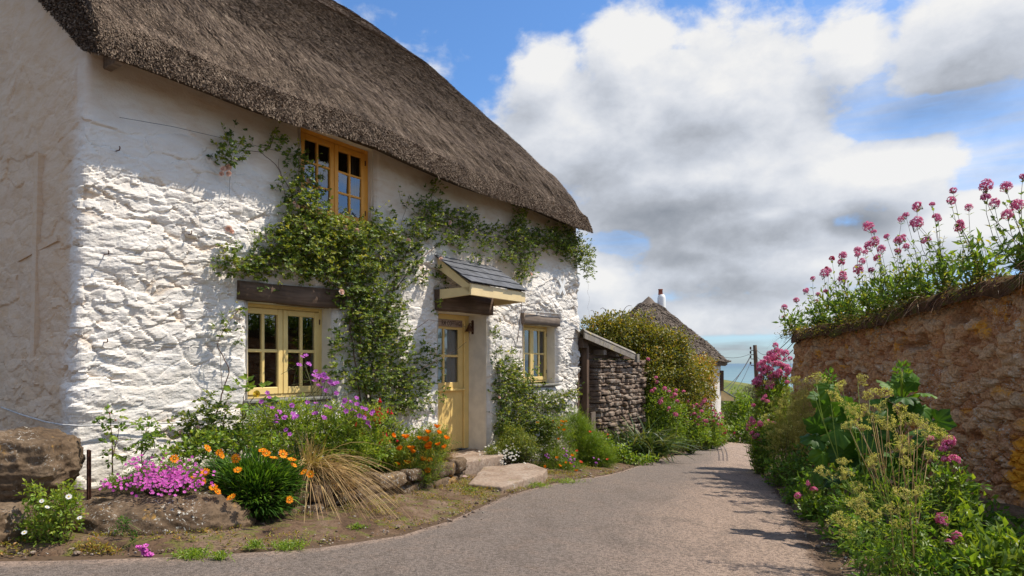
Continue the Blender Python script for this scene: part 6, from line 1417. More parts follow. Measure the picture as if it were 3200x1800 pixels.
t = bush('poppy_clump', 'orange poppies on feathery grey green stems at the bed end left of the door', 'flowering plant', g, [(1040, 1140, g[1], 60, 40, 1.0), (1000, 1170, g[1] - 0.1, 50, 40, 1.0), (1080, 1135, g[1], 46, 34, 1.0), (1010, 1210, g[1] - 0.2, 50, 30, 0.8), (1090, 1110, g[1], 40, 34, 0.9), (960, 1160, g[1], 50, 40, 1.1), (930, 1195, g[1] - 0.1, 40, 30, 0.8), (1040, 1200, g[1] - 0.22, 60, 34, 0.9), (1080, 1170, g[1] - 0.2, 40, 34, 0.8)], 0.055, 0.011, 'val', 'feather', 0.55, 0.2, dens=1.0)
po = [(1099, 1077), (1076, 1091), (1102, 1091), (1056, 1108), (1073, 1111), (1105, 1122), (1119, 1128), (1081, 1124), (1074, 1130), (1034, 1133), (1036, 1140), (1007, 1133), (1021, 1104), (987, 1097), (999, 1171), (1025, 1168), (1034, 1188), (1050, 1191), (1070, 1186), (1051, 1204), (1083, 1162), (983, 1217), (1032, 1233), (1123, 1106), (1010, 1190), (1060, 1160)]
scatter(t, 'flower', FLW['poppy'], po, g[1] - 0.26, (1.0, 1.5), face=(0.15, -0.25, 1), stalk=0.12, matk='fresh')
g = bb(1115, 1150, 0.45); g[2] = bedz(6.4)
bush('seedhead_tuft', 'brown faded tuft of tiny seed heads beside the foot of the yellow door', 'plant', g, [(1110, 1130, g[1] - 0.1, 30, 34, 1.0), (1125, 1155, g[1] - 0.15, 26, 22, 1.0)], 0.02, 0.006, 'straw', 'feather', 0.25, 0.2, dens=0.6)
# ---- right of the door
def gr(px, py): p = gp(px, py); return p
zr_ = EYE - 1.45
def dz_(px, py, out): return dof(px, out)
g = hw(8.15, 0.62, EYE - 1.55)
t = bush('daisy_clump', 'spreading clump of small white daisies right of the doorstep', 'flowering plant', g, [(1275, 1135, g[1], 46, 32, 1.6), (1240, 1145, g[1] - 0.15, 24, 24, 1.0), (1320, 1130, g[1], 40, 36, 1.5), (1290, 1100, g[1] + 0.2, 40, 30, 1.3)], 0.028, 0.012, 'rose', 'leaf', 0.5)
scatter(t, 'flower', FLW['daisy'], [(R.normal(1272, 26), R.normal(1142, 15)) for _ in range(95)], lambda x_, y_: g[1] - 0.33 + (1160 - y_) * 0.006, (0.95, 1.35))
t = rosebush('low white rose bush behind the daisies and poppies right of the door', hw(8.6, 0.4, EYE - 1.6), [(1290, 1090, 40, 24, 1.2), (1345, 1095, 44, 34, 1.3), (1330, 1060, 34, 30, 1.0), (1375, 1075, 34, 30, 1.0)], [[(1330, 1150), (1330, 1100), (1290, 1060)], [(1335, 1150), (1360, 1090), (1380, 1060)]], mat='rose', blooms=[(1279, 1095, 1.1), (1353, 1093, 1.1), (1350, 1106, 0.9), (1341, 1160, 0.8)], key='wrose')
g = hw(9.0, 0.85, EYE - 1.62)
t = bush('poppy_clump', 'orange and coral poppies over green stems at the lane edge beyond the lower step', 'flowering plant', g, [(1400, 1165, g[1], 50, 44, 1.2), (1370, 1130, g[1] + 0.1, 40, 40, 1.0), (1430, 1190, g[1] - 0.1, 40, 26, 1.0), (1400, 1090, g[1] + 0.2, 44, 36, 1.1), (1350, 1190, g[1] - 0.15, 40, 16, 0.8)], 0.05, 0.010, 'fresh', 'feather', 0.4, 0.2, dens=0.75)
pr = [(1350, 1068), (1389, 1063), (1413, 1062), (1419, 1065), (1411, 1070), (1423, 1063), (1406, 1078), (1419, 1085), (1406, 1103), (1401, 1154), (1439, 1149), (1423, 1168), (1436, 1168), (1453, 1188), (1370, 1175), (1405, 1172)]
scatter(t, 'flower', FLW['poppy'], pr, lambda x_, y_: g[1] - 0.32 + (1190 - y_) * 0.004, (0.75, 1.1), face=(0.15, -0.3, 1), stalk=0.1, matk='fresh')
scatter(t, 'flower', FLW['coral'], [(1451, 1136), (1459, 1166), (1413, 1200), (1375, 1203)], g[1] - 0.4, (0.75, 1.1), face=(0.1, -0.4, 1), stalk=0.1, matk='fresh')
t = thing('stock_plant', 'purple spiky flowers standing among the poppies by the lane', 'flowering plant', hw(9.2, 1.0, EYE - 1.62)); d_ = dof(1430, 1.0) - 0.1
mb = MB(); P, dr = clump(160, at(1430, 1165, d_), (0.14, 0.1, 0.1)); leaves(mb, P, dr + (0, 0, 0.4), rv(160), 0.04, 0.016, R.uniform(0.2, 0.7, 160)); mb.build('foliage', LM['val'], t, np.array(t.location))
scatter(t, 'flower', FLW['crane'], [(1420 + i * 1.6 + R.normal(0, 5), 1138 + i * 1.6 + R.normal(0, 5)) for i in range(18)] + [(1379 + R.normal(0, 3), 1147 + R.normal(0, 4)) for _ in range(6)] + [(1498 + R.normal(0, 4), 1168 + R.normal(0, 9)) for _ in range(8)], d_ - 0.12, (0.7, 0.95), stalk=0.05)
g = hw(9.9, 0.75, EYE - 1.72)
t = bush('fennel_mound', 'rounded mound of soft feathery green foliage between the poppies and the shed', 'plant', g, [(1470, 1125, g[1], 50, 56, 1.3), (1500, 1150, g[1] - 0.1, 40, 36, 1.1), (1450, 1075, g[1] + 0.15, 34, 40, 1.0), (1520, 1160, g[1] - 0.1, 30, 24, 1.0), (1480, 1180, g[1] - 0.2, 40, 16, 0.8)], 0.05, 0.008, 'fresh', 'feather', 0.35, 0.15, dens=1.1)
scatter(t, 'flower', FLW['coral'], [(1484, 1091), (1529, 1158)], g[1] - 0.4, (0.7, 0.9), face=(0.1, -0.5, 1))
g = hw(11.0, 0.95, EYE - 1.82)
t = bush('leafy_clump', 'low bright green leafy clump at the foot of the shed doorway', 'plant', g, [(1545, 1145, g[1], 50, 30, 1.6), (1590, 1158, g[1], 40, 16, 1.4), (1515, 1115, g[1] + 0.3, 30, 24, 1.2), (1625, 1155, g[1] + 0.1, 30, 12, 1.2)], 0.07, 0.040, 'fresh', 'leaf', 0.45)
scatter(t, 'flower', FLW['scar'], [(1528, 1093), (1532, 1100), (1525, 1098)], dof(1528, 0.5), (0.9, 1.2))
g = hw(12.3, 0.62, EYE - 1.95)
t = thing('strap_leaf_clump', 'big arching clump of glossy strap leaves before the dry stone shed wall', 'plant', g)
mb = MB(); n = 260; n = 340; d = unit(np.stack([R.normal(0, 0.42, n), R.normal(-0.1, 0.4, n), R.uniform(0.7, 1, n)], 1)); blades(mb, g + R.normal(0, 0.16, (n, 3)) * (1.8, 1, 0.3), d, R.uniform(0.8, 1.35, n), R.uniform(0.026, 0.045, n), R.uniform(0.25, 0.75, n), R.uniform(0, 1, n) ** 1.3, 0, 8); mb.build('leaves', LM['strap'], t, g)
for (px, py, lab, sz, sd) in ((1700, 1130, 'pale feathery grass tuft at the lane edge beside the strap leaved clump', 0.55, 0.35), (1745, 1118, 'middle pale grass tuft below the left valerian bank', 0.5, 0.4), (1785, 1108, 'farthest pale grass tuft where the lane dips out of sight', 0.5, 0.4)):
    q = gp(px, py + 12); q = q + (-0.25, 0.2, 0.05)
    t = thing('grass_tuft', lab, 'grass tuft', q, 'pale grass tufts along the left edge of the lane'); mb = MB(); n = 700
    d = unit(np.stack([R.normal(0, 0.4, n), R.normal(-0.1, 0.4, n), R.uniform(0.6, 1, n)], 1)); blades(mb, q + R.normal(0, 0.22, (n, 3)) * (1.5, 1.5, 0.2), d, R.uniform(0.3, 0.75, n) * sz * 1.5, 0.009, R.uniform(0.2, 0.8, n), R.uniform(0.2, 1.0, n), 0, 5); mb.build('blades', LM['grass'], t, q)
# ---- hedge, valerian bank, far shrubs
h0 = at(1600, 1040, 15.6); h0[2] = float(zg(h0[0], h0[1]))
bush('hedge_shrub', 'large dense olive green hedge shrub rising behind the shed roof', 'hedge', h0, [(1530, 850, 15.3, 74, 62, 1.9), (1600, 850, 15.6, 80, 62, 2.0), (1660, 890, 15.8, 80, 70, 2.0), (1620, 950, 15.3, 90, 80, 1.9), (1700, 960, 16.2, 80, 80, 2.0), (1540, 805, 15.4, 50, 26, 0.7), (1500, 835, 15.2, 40, 40, 1.2), (1700, 870, 16, 50, 40, 1.2), (1660, 1020, 15.6, 80, 50, 1.6)], 0.085, 0.045, 'hedge', 'leaf', 0.42, 0.22)
h1 = at(1770, 1020, 18.0); h1[2] = float(zg(h1[0], h1[1]))
bush('hedge_shrub', 'bronze brown shrub below the eave of the far thatched cottage', 'hedge', h1, [(1750, 950, 18, 46, 60, 1.8), (1775, 930, 18.5, 30, 40, 1.2), (1740, 1010, 17.8, 50, 46, 1.7), (1785, 985, 18.2, 18, 50, 1.4)], 0.085, 0.045, 'hedge', 'leaf', 0.72, 0.2)
tw = MB(); t = None
for (px, py, dx_, dy_) in ((1560, 800, 30, -30), (1530, 800, -20, -22), (1690, 860, 50, -30), (1720, 880, 50, -14), (1590, 800, 24, -20), (1500, 810, -14, -28)):
    a = at(px, py, 15.5); b = at(px + dx_, py + dy_, 15.4); tw = MB(); tw.tube(np.array([a * (1 - u) + b * u + (0, 0, 0.12 * math.sin(u * PI)) for u in np.linspace(0, 1, 8)]), np.linspace(0.010, 0.004, 8), 4, 0, 0.3); hs_ = [o for o in col.objects if o.name == 'hedge_shrub'][0]; tw.build('bare_twig', LM['stem'], hs_, np.array(hs_.location))

def valerian(label, base, heads, d, foliage, hm, group=None, lf=0.075, lw_=0.026, sc=(0.9, 1.3), extra=6, mat='val', tmu=0.5, big=1.0, lean=None, cat='valerian', jit=0.0, name='valerian'):
    """heads at seen positions, leafy stems from the base to each head, opposite leaves"""
    base = np.array(base, float); t = thing(name, label, cat, base, group); st, lv = MB(), MB(); H = []
    for (px, py) in heads:
        P = at(px, py, (d(px, py) if callable(d) else d) + R.uniform(-jit, jit)); H.append(P)
    H = np.array(H).reshape(-1, 3); E = [h for h in H]
    for h in list(H) * 2:
        if R.uniform() < extra / max(1, 2 * len(H)): q = base + (h - base) * R.uniform(0.45, 0.8) + R.normal(0, 0.06, 3); E.append(q)
    if not E: E = [at(f[0] + R.normal(0, f[3] * 0.5), f[1] - f[4] * 0.6, f[2]) for f in foliage for _ in range(4)]
    E = np.array(E); A = base + R.normal(0, 0.05, E.shape) * (1, 1, 0.2) + (E - base) * np.array([0.25, 0.25, 0.0])
    C = stems(st, A, E - np.array([0, 0, 0.012]), 0.0042, 0.0020, 0, R.uniform(0.5, 1, len(E)), 0.11)
    if C is not None:
        for u in np.linspace(0.08, 0.94, 9 if lf < 0.12 else 6):
            f = u * 4; i = int(min(3, f)); w = f - i; P = C[:, i] * (1 - w) + C[:, i + 1] * w; dd = unit(C[:, i + 1] - C[:, i]); sd = unit(np.cross(dd, rv(len(P)))); s = (1.15 - 0.75 * u)
            keepm = R.uniform(size=len(P)) < 0.92
            for sg in (1, -1): leaves(lv, P[keepm], (unit(sd * sg + dd * 0.65 + 0.15 * rv(len(P))))[keepm], (unit(dd + 0.3 * rv(len(P)) - sd * sg * 0.3))[keepm], lf * s * R.uniform(0.75, 1.2, len(P))[keepm], lw_ * (0.6 + 0.4 * s), np.clip(tmu + 0.25 * (u - 0.4) + R.normal(0, 0.2, keepm.sum()), 0, 1))
    for (px, py, dd_, rx, ry, cover) in foliage:
        n = int(cover * 2.6 * PI * rx * ry * (dd_ / F) ** 2 / (0.5 * lf * lw_)); P, dr = clump(n, at(px, py, dd_), np.array([rx, 0.7 * max(rx, ry), ry]) / F * dd_, 0.1)
        leaves(lv, P, dr * 0.5 + (0, 0, 0.5) + 0.7 * rv(n), dr + (0, 0, 0.4) + 0.5 * rv(n), lf * R.uniform(0.6, 1.1, n), lw_, np.clip(R.normal(tmu, 0.2, n), 0, 1))
    st.build('stems', LM['stem'], t, base); lv.build('foliage', LM[mat], t, base)
    for h in H:
        bloom(t, 'flower_head', hm[R.randint(len(hm))], h, np.array([0, 0, 1.0]) + 0.35 * R.normal(size=3), R.uniform(*sc) * big)
    return t
def gpt(px, py, d): p = at(px, py, d); p[2] = float(zg(p[0], p[1])); return p
bank = [('valerian nearest the strap leaves with mauve pink heads on the left bank', (1665, 1060), 14.8, [(1683, 985), (1700, 982), (1690, 1000), (1662, 1012), (1680, 1035), (1720, 985), (1650, 950), (1640, 985), (1705, 1010), (1695, 1042), (1630, 905)], [(1660, 1030, 14.8, 50, 60, 1.3), (1650, 1090, 14.6, 40, 40, 1.2), (1690, 1060, 14.9, 44, 50, 1.2)], HEADS),
        ('valerian with rounded pink heads in the middle of the left bank', (1730, 1060), 16.0, [(1712, 1040), (1730, 1010), (1742, 1025), (1735, 1045), (1752, 1018), (1765, 1035), (1748, 1060), (1725, 1065), (1770, 1010), (1770, 1060), (1758, 1050)], [(1735, 1060, 16, 50, 50, 1.3), (1740, 1095, 15.8, 50, 30, 1.2), (1700, 1095, 15.6, 40, 36, 1.2)], HEADS),
        ('valerian with crimson heads under the far cottage porch', (1762, 1065), 18.0, [(1778, 1030), (1790, 1022), (1800, 1040), (1783, 1050), (1795, 1060), (1808, 1052), (1772, 1070), (1805, 1068), (1790, 1080), (1812, 1040)], [(1785, 1065, 18, 36, 40, 1.3), (1790, 1095, 17.8, 40, 26, 1.3)], HEADS + HEADR),
        ('bright reddish pink valerian at the very end of the left bank', (1768, 1085), 19.0, [(1802, 1060), (1810, 1064), (1816, 1070), (1822, 1078), (1812, 1082), (1806, 1076), (1824, 1090), (1818, 1092), (1800, 1088), (1808, 1094), (1826, 1084)], [(1806, 1088, 18.9, 24, 28, 1.7), (1802, 1100, 18.8, 28, 22, 1.5), (1804, 1110, 18.5, 24, 14, 1.8)], HEADR)]
for lab, (px, py), d_, hd_, fo, hm in bank:
    hd2 = hd_ + [(x_ + R.normal(0, 8), y_ + R.normal(0, 9)) for x_, y_ in hd_]
    valerian(lab, gpt(px, py, d_), hd2, d_ - 0.35, fo, hm, 'valerian plants on the left bank', 0.085, 0.034, (1.1, 1.6), 10, 'fresh', 0.5, jit=0.25)
for lab, px, py, d_, bl_, mat, tm in (('round green shrub standing where the lane dips away', 1860, 1090, 26.0, [(1860, 1040, 26, 44, 50, 1.9), (1880, 1090, 25, 40, 40, 1.7), (1842, 1100, 25, 24, 36, 1.5), (1868, 1003, 27, 24, 14, 0.9), (1900, 1040, 27, 34, 40, 1.4)], 'fresh', 0.4), ('pale grey green thicket on the slope towards the sea', 1850, 1000, 48.0, [(1850, 1003, 48, 40, 14, 1.2), (1895, 990, 50, 36, 22, 1.0), (1830, 1020, 45, 30, 20, 1.4), (1960, 1000, 46, 50, 34, 1.3)], 'grey', 0.6)):
    bush('shrub', lab, 'shrub', gpt(px, py, d_), bl_, 0.16 if d_ < 30 else 0.22, 0.09 if d_ < 30 else 0.08, mat, 'leaf', tm, 0.22)
# ---- top of the red wall
WH = [(2480, 469), (2531, 472), (2398, 480), (2392, 505), (2437, 523), (2479, 498), (2501, 513), (2307, 519), (2345, 514), (2279, 542), (2268, 552), (2361, 552), (2305, 564), (2414, 562), (2414, 575), (2186, 572), (2198, 583), (2231, 595), (2200, 609), (2186, 620), (2256, 607), (2273, 595), (2264, 603), (2279, 622), (2217, 628), (2258, 632), (2159, 632), (2157, 642), (2176, 636), (2093, 651), (2120, 645), (2116, 661), (2168, 659), (2207, 649), (2079, 675), (2073, 690), (2085, 682), (2045, 701), (2120, 690), (2159, 680), (2118, 704), (2077, 733), (2026, 733), (2003, 755), (1973, 774), (2058, 740), (2054, 757), (1971, 798), (2534, 542), (2573, 445), (2030, 728), (2192, 680), (2355, 545), (2330, 605), (2560, 520)]
bins = [(1960, 2012, 'farthest small valerian on the wall end, thin stems against the sky'), (2012, 2062, 'second valerian from the far end of the red wall'), (2062, 2100, 'valerian with crimson heads near the far end of the red wall top'), (2100, 2140, 'reddish pink valerian on the wall top above the hanging soil'), (2140, 2180, 'valerian on the wall top just beyond its middle, five small pink heads'), (2180, 2215, 'dense pink valerian in the middle of the red wall top'), (2215, 2262, 'valerian with small pale heads left of the twin round heads'), (2262, 2298, 'valerian with twin round pink heads against the grey cloud'), (2298, 2370, 'tall valerian with two single round heads on long bare stems'), (2370, 2450, 'very tall valerian with stacked double pink heads over the red wall'), (2450, 2600, 'nearest and tallest valerian on the red wall, at the photo edge')]
def wdepth(px): # depth of the wall head at a bearing
    y_ = 9.0
    for _ in range(30): y_ = float(wall_x(y_) + 0.12) / ((px - CX) / F)
    return min(y_, 10.9)
for i, (a_, b_, lab) in enumerate(bins):
    hd_ = [h for h in WH if a_ <= h[0] < b_]; mx = np.mean([h[0] for h in hd_]); px = max(mx + 28 + 0.10 * (mx - 1970), 2012); dw_ = wdepth(px)
    bx = np.array([float(wall_x(dw_)) + 0.16, dw_, float(wall_top(dw_)) + 0.03])
    top = min(h[1] for h in hd_); ptop = HY - (bx[2] - EYE) / dw_ * F
    fo = [(px - 16, ptop - 0.22 * (ptop - top) - 4, dw_, 38 + 0.06 * (mx - 1970), 18 + 0.12 * (ptop - top), 0.7), (px + 12, ptop - 8, dw_ + 0.05, 46, 16 + 0.06 * (ptop - top), 0.6), (px - 30, ptop - 0.42 * (ptop - top), dw_, 30, 10 + 0.10 * (ptop - top), 0.2)]
    valerian(lab, bx, hd_, dw_ - 0.05, fo, HEADS if (i not in (2, 3)) else HEADS + HEADR, 'valerian plants along the top of the red wall', 0.12, 0.040, (0.85, 1.75), 22 if i > 4 else 14, 'val', 0.56, jit=0.12)
# dry stems, roots and moss on the wall head
mb = MB(); yq = 11 - 6.2 * R.uniform(0, 1, 1500) ** 1.0; n = len(yq); P = np.stack([wall_x(yq) + R.uniform(-0.08, 0.35, n), yq, wall_top(yq) + R.uniform(-0.02, 0.08, n)], 1)
dens_ = 0.35 + 0.65 * (fbm(np.stack([yq * 1.2, yq * 0, yq * 0], 1), 2, 31) > -0.1); kp = R.uniform(size=n) < dens_; P = P[kp]; n = len(P)
d = unit(np.stack([R.normal(-0.55, 0.5, n), R.normal(-0.1, 0.5, n), R.uniform(0.0, 0.9, n)], 1)); blades(mb, P, d, R.uniform(0.12, 0.42, n), 0.0055, R.uniform(0.3, 1.3, n), R.uniform(0, 1, n), 0, 5); o = mb.build('dry_stems', LM['redstem'], sw, np.array(sw.location)); o['kind'] = 'stuff'
mb = MB(); n = 5000; yq = 11 - 6.2 * R.uniform(0, 1, n); P = np.stack([wall_x(yq) + R.normal(-0.04, 0.10, n), yq, wall_top(yq) + R.normal(0.02, 0.06, n)], 1); kp = fbm(P * 2.2, 3, 61) > -0.02; P = P[kp]; n = len(P)
leaves(mb, P, rv(n) + (-0.4, 0, 0.2), rv(n) + (-0.3, 0, 0.6), R.uniform(0.02, 0.045, n), 0.016, np.clip(R.normal(0.5, 0.3, n), 0, 1)); o = mb.build('moss', LM['hedge'], sw, np.array(sw.location)); o['kind'] = 'stuff'
# ---- valerian at the wall's far end and olive seed heads
VH = [(1910, 930), (1930, 905), (1945, 890), (1958, 902), (1975, 905), (1915, 950), (1935, 930), (1925, 965), (1905, 975), (1948, 915), (1968, 925), (1980, 930), (1952, 940), (1940, 955), (1962, 945), (1918, 915), (1975, 950), (1908, 960), (1935, 975), (1955, 880), (1944, 903), (1922, 940)]
q = np.array([4.55, 11.9, 0]); q[2] = float(zg(q[0], q[1]))
VH2 = VH + [(x_ + R.normal(0, 9), y_ + R.normal(0, 10)) for x_, y_ in VH * 3]
valerian('tall bushy valerian crowded with bright pink heads at the far end of the red wall', q, VH2, 11.7, [(1945, 990, 11.7, 40, 40, 1.2), (1950, 1050, 11.6, 46, 60, 1.4), (1930, 1030, 11.5, 34, 50, 1.2), (1965, 1000, 11.9, 30, 50, 1.2)], HEADS, None, 0.095, 0.034, (1.3, 1.8), 14, 'fresh', 0.55, jit=0.25)
q = gpt(1915, 1120, 11.2)
valerian('low valerian with mauve heads leaning over the lane below the tall pink one', q, [(1892, 1062), (1900, 1080), (1885, 1070), (1905, 1095), (1890, 1052), (1930, 1060), (1925, 1085), (1910, 1110), (1945, 1065), (1880, 1080), (1898, 1100), (1920, 1005), (1930, 1010), (1912, 1068), (1908, 1137), (1862 + 30, 1090), (1895, 1020), (1925, 998)], 11.0, [(1920, 1090, 11, 34, 40, 1.3), (1915, 1130, 10.9, 30, 30, 1.3)], HEADS, None, 0.08, 0.03, (1.1, 1.5), 10, 'fresh', 0.45, jit=0.2)
def umbels(label, base, heads, d, sc, stemr=0.006, leafn=0, mat='gold', cat='cow parsley', name='seeding_umbellifer'):
    base = np.array(base, float); t = thing(name, label, cat, base, 'seeding umbellifers on the right verge'); st = MB(); lv = MB()
    mains = R.randint(0, 2, len(heads)); forks = []
    Ps = np.array([at(px, py, d + R.uniform(-0.18, 0.18)) for px, py in heads])
    for k_ in range(3):
        H = Ps[mains == k_]
        if len(H) == 0: continue
        topm = H.mean(0) * 0.45 + H[H[:, 2].argmax()] * 0.55; topm = topm + np.array([R.normal(0, 0.05), 0, 0]); A = base + R.normal(0, 0.05, 3) * (1, 1, 0)
        C = np.array([A * (1 - u) + topm * u + np.array([0.03 * math.sin(4 * u + k_), 0, 0]) for u in np.linspace(0, 1, 16)]); st.tube(C, np.linspace(stemr, stemr * 0.4, 16), 6, 0, 0.7)
        for h in H:
            u = np.clip((h[2] - base[2]) / max(topm[2] - base[2], 0.1) - R.uniform(0.18, 0.6), 0.1, 0.95); fk = C[int(u * 15)]
            mid = 0.5 * (fk + h) + np.array([0, 0, -0.02]); st.tube(np.array([fk, 0.5 * (fk + mid) , mid, h - (0, 0, 0.0)]), [stemr * 0.55, stemr * 0.5, stemr * 0.42, stemr * 0.3], 5, 0, 0.75)
    st.build('stems', LM['straw'] if leafn == 40 else LM['val'], t, base)
    for h in Ps: bloom(t, 'umbel', UMB[R.randint(3)], h, np.array([0, 0, 1.0]) + 0.4 * R.normal(size=3), R.uniform(*sc))
    if leafn:
        P, dr = clump(leafn, base + (0, 0, 0.35), (0.3, 0.3, 0.35)); 
        for j in range(4): leaves(lv, P + 0.02 * j * dr, dr + 0.8 * rv(leafn), rv(leafn), 0.05, 0.012, R.uniform(0.2, 0.8, leafn))
        lv.build('foliage', LM['fresh'], t, base)
    return t
U1 = [(2054, 966), (2158, 962), (2120, 984), (2188, 1005), (2217, 1001), (2133, 1028), (2146, 1045), (2090, 1010)]
U2 = [(2204, 1064), (2233, 1028), (2267, 1041), (2138, 1082), (2170, 1086), (2190, 1045), (2150, 1060), (2215, 1080)]
U3 = [(2308, 1074), (2329, 1103), (2363, 1112), (2263, 1112), (2333, 1157), (2285, 1070), (2300, 1130), (2345, 1085), (2250, 1075)]
U4 = [(2125, 1170), (2188, 1174), (2210, 1162), (2250, 1137), (2271, 1174), (2125, 1207), (2071, 1199), (2160, 1240), (2225, 1203), (2258, 1208), (2292, 1174), (2095, 1185)]
U5 = [(2158, 1287), (2188, 1312), (2242, 1295), (2113, 1320), (2180, 1265), (2280, 1260), (2320, 1240), (2140, 1340), (2300, 1290), (2260, 1330)]
ub = gp(2275, 1475); 
U4 = U4[:8]
umbels('tallest golden seed head plant, its top umbels crossing the red wall', ub + (0.0, 0.25, 0), U1, 4.5, (0.8, 1.35), 0.0065, 60)
umbels('golden seed head plant before the dark hollyhock leaves', ub + (0.08, 0.1, 0), U2, 4.35, (0.8, 1.35), 0.0055, 40)
umbels('golden seed head plant leaning right towards the orange lichen', ub + (0.2, 0.1, 0), U3, 4.4, (0.8, 1.35), 0.0055, 40)
umbels('golden seed head plant with long branches reaching left over the lane', ub + (-0.12, -0.05, 0), U4, 4.2, (0.8, 1.35), 0.0055, 60)
umbels('lowest golden seed head plant at the lane edge in front', ub + (-0.05, -0.12, 0), U5, 4.0, (0.8, 1.35), 0.005, 60)
q = gpt(1990, 1170, 9.2)
t = bush('seeding_umbellifer', 'hazy olive mass of seeding umbels against the far part of the red wall', 'cow parsley', q, [(1990, 1060, 9.2, 50, 70, 0.8), (2030, 1030, 8.9, 46, 70, 0.8), (1970, 1110, 9.3, 40, 50, 0.9), (2040, 1100, 8.7, 50, 60, 0.9)], 0.04, 0.010, 'gold', 'feather', 0.35, 0.2, dens=0.6)
scatter(t, 'umbel', UMB, [(R.normal(2000, 34), R.normal(1040, 45)) for _ in range(60)], lambda x_, y_: 9.0 + R.uniform(-0.3, 0.3), (0.8, 1.2), face=(0, 0, 1))
# ---- hollyhocks
def hollyhock(label, base, top, lvs, d):
    base = np.array(base, float); t = thing('hollyhock', label, 'hollyhock', base); st, lv = MB(), MB()
    tp = at(*top, d); C = np.array([base * (1 - u) + tp * u for u in np.linspace(0, 1, 12)]); st.tube(C, np.linspace(0.016, 0.008, 12), 7, 0, 0.95)
    n = len(lvs)
    for (px, py, sz) in lvs:
        P = at(px, py, d + R.uniform(-0.15, 0.12)); s = sz / F * d * R.uniform(0.85, 1.1)
        k = min(11, max(0, int((P[2] - base[2]) / (tp[2] - base[2]) * 11 - 1))); st.tube(np.array([C[k], 0.5 * (C[k] + P) + (0, 0, 0.03), P]), [0.006, 0.005, 0.004], 5, 0, 0.9)
        nr = unit(tocam(P) * 0.55 + SUNV * 0.45 + 0.55 * R.normal(size=3)); dn = unit((P - C[k]) * (1, 1, 0.3) + (0, 0, -0.4) + 0.3 * R.normal(size=3)); ax = unit(dn - nr * dn.dot(nr)); b_ = np.cross(nr, ax)
        an = np.linspace(0, 2 * PI, 41)[:-1]; lob = 1 + 0.13 * np.cos(5 * an) + 0.05 * np.cos(15 * an); lob *= 1 - 0.55 * np.exp(-((np.abs(an - PI)) / 0.35) ** 2)
        rings = [P[None].repeat(40, 0) * 1.0]
        for f in (0.25, 0.5, 0.75, 0.92, 1.0):
            r_ = s * f * lob[:, None]; z_ = (0.16 * f * np.abs(np.sin(2.5 * an)) + 0.10 * f * f * np.sin(11 * an + px) - 0.35 * f * f + 0.12 * f * np.sin(an * 2 + px)) * s
            rings.append(P + ax * (r_ * np.cos(an)[:, None] + s * 0.35 * 0) + b_ * (r_ * np.sin(an)[:, None]) + nr * z_[:, None])
        G = np.array(rings); G = np.concatenate([G, G[:, :1]], 1); lv.grid(G, 0, 0.18 * (np.abs(np.sin(2.5 * np.linspace(0, 2 * PI, 41)))[None] * np.ones((6, 1)) < 0.25) + float(np.clip(R.normal(0.38 + 0.25 * (py < 1000), 0.15), 0, 1)), True)
    m = 60; P, dr = clump(m, tp - (0, 0, 0.02), (0.05, 0.05, 0.08)); leaves(lv, P, dr + (0, 0, 0.5), rv(m), 0.05, 0.025, R.uniform(0.5, 1, m))
    st.build('stem', LM['fresh'], t, base); lv.build('leaves', LM['deep'], t, base); return t
hb = gpt(2140, 1330, 5.9)
hollyhock('hollyhock with big lobed leaves growing up the red wall, the left one of two', gpt(2130, 1300, 6.0), (2085, 950), [(2085, 975, 30), (2110, 985, 26), (2060, 1000, 24), (2085, 1020, 36), (2130, 1020, 34), (2060, 1070, 36), (2050, 1100, 36), (2110, 1080, 40), (2150, 1090, 44), (2070, 1140, 40), (2050, 1190, 34), (2120, 1140, 44), (2160, 1150, 40), (2095, 1200, 36), (2150, 1200, 40), (2140, 1050, 34)], 5.7)
hollyhock('hollyhock with big dark leaves against the red wall, the right one of two', gpt(2270, 1330, 5.5), (2268, 935), [(2270, 965, 28), (2300, 960, 26), (2240, 970, 28), (2320, 990, 30), (2275, 1000, 36), (2230, 1030, 34), (2320, 1030, 40), (2280, 1050, 40), (2240, 1080, 40), (2330, 1080, 40), (2200, 1110, 40), (2290, 1110, 44), (2350, 1130, 36), (2240, 1150, 44), (2200, 1060, 36), (2300, 1160, 40), (2360, 1060, 30)], 5.35)
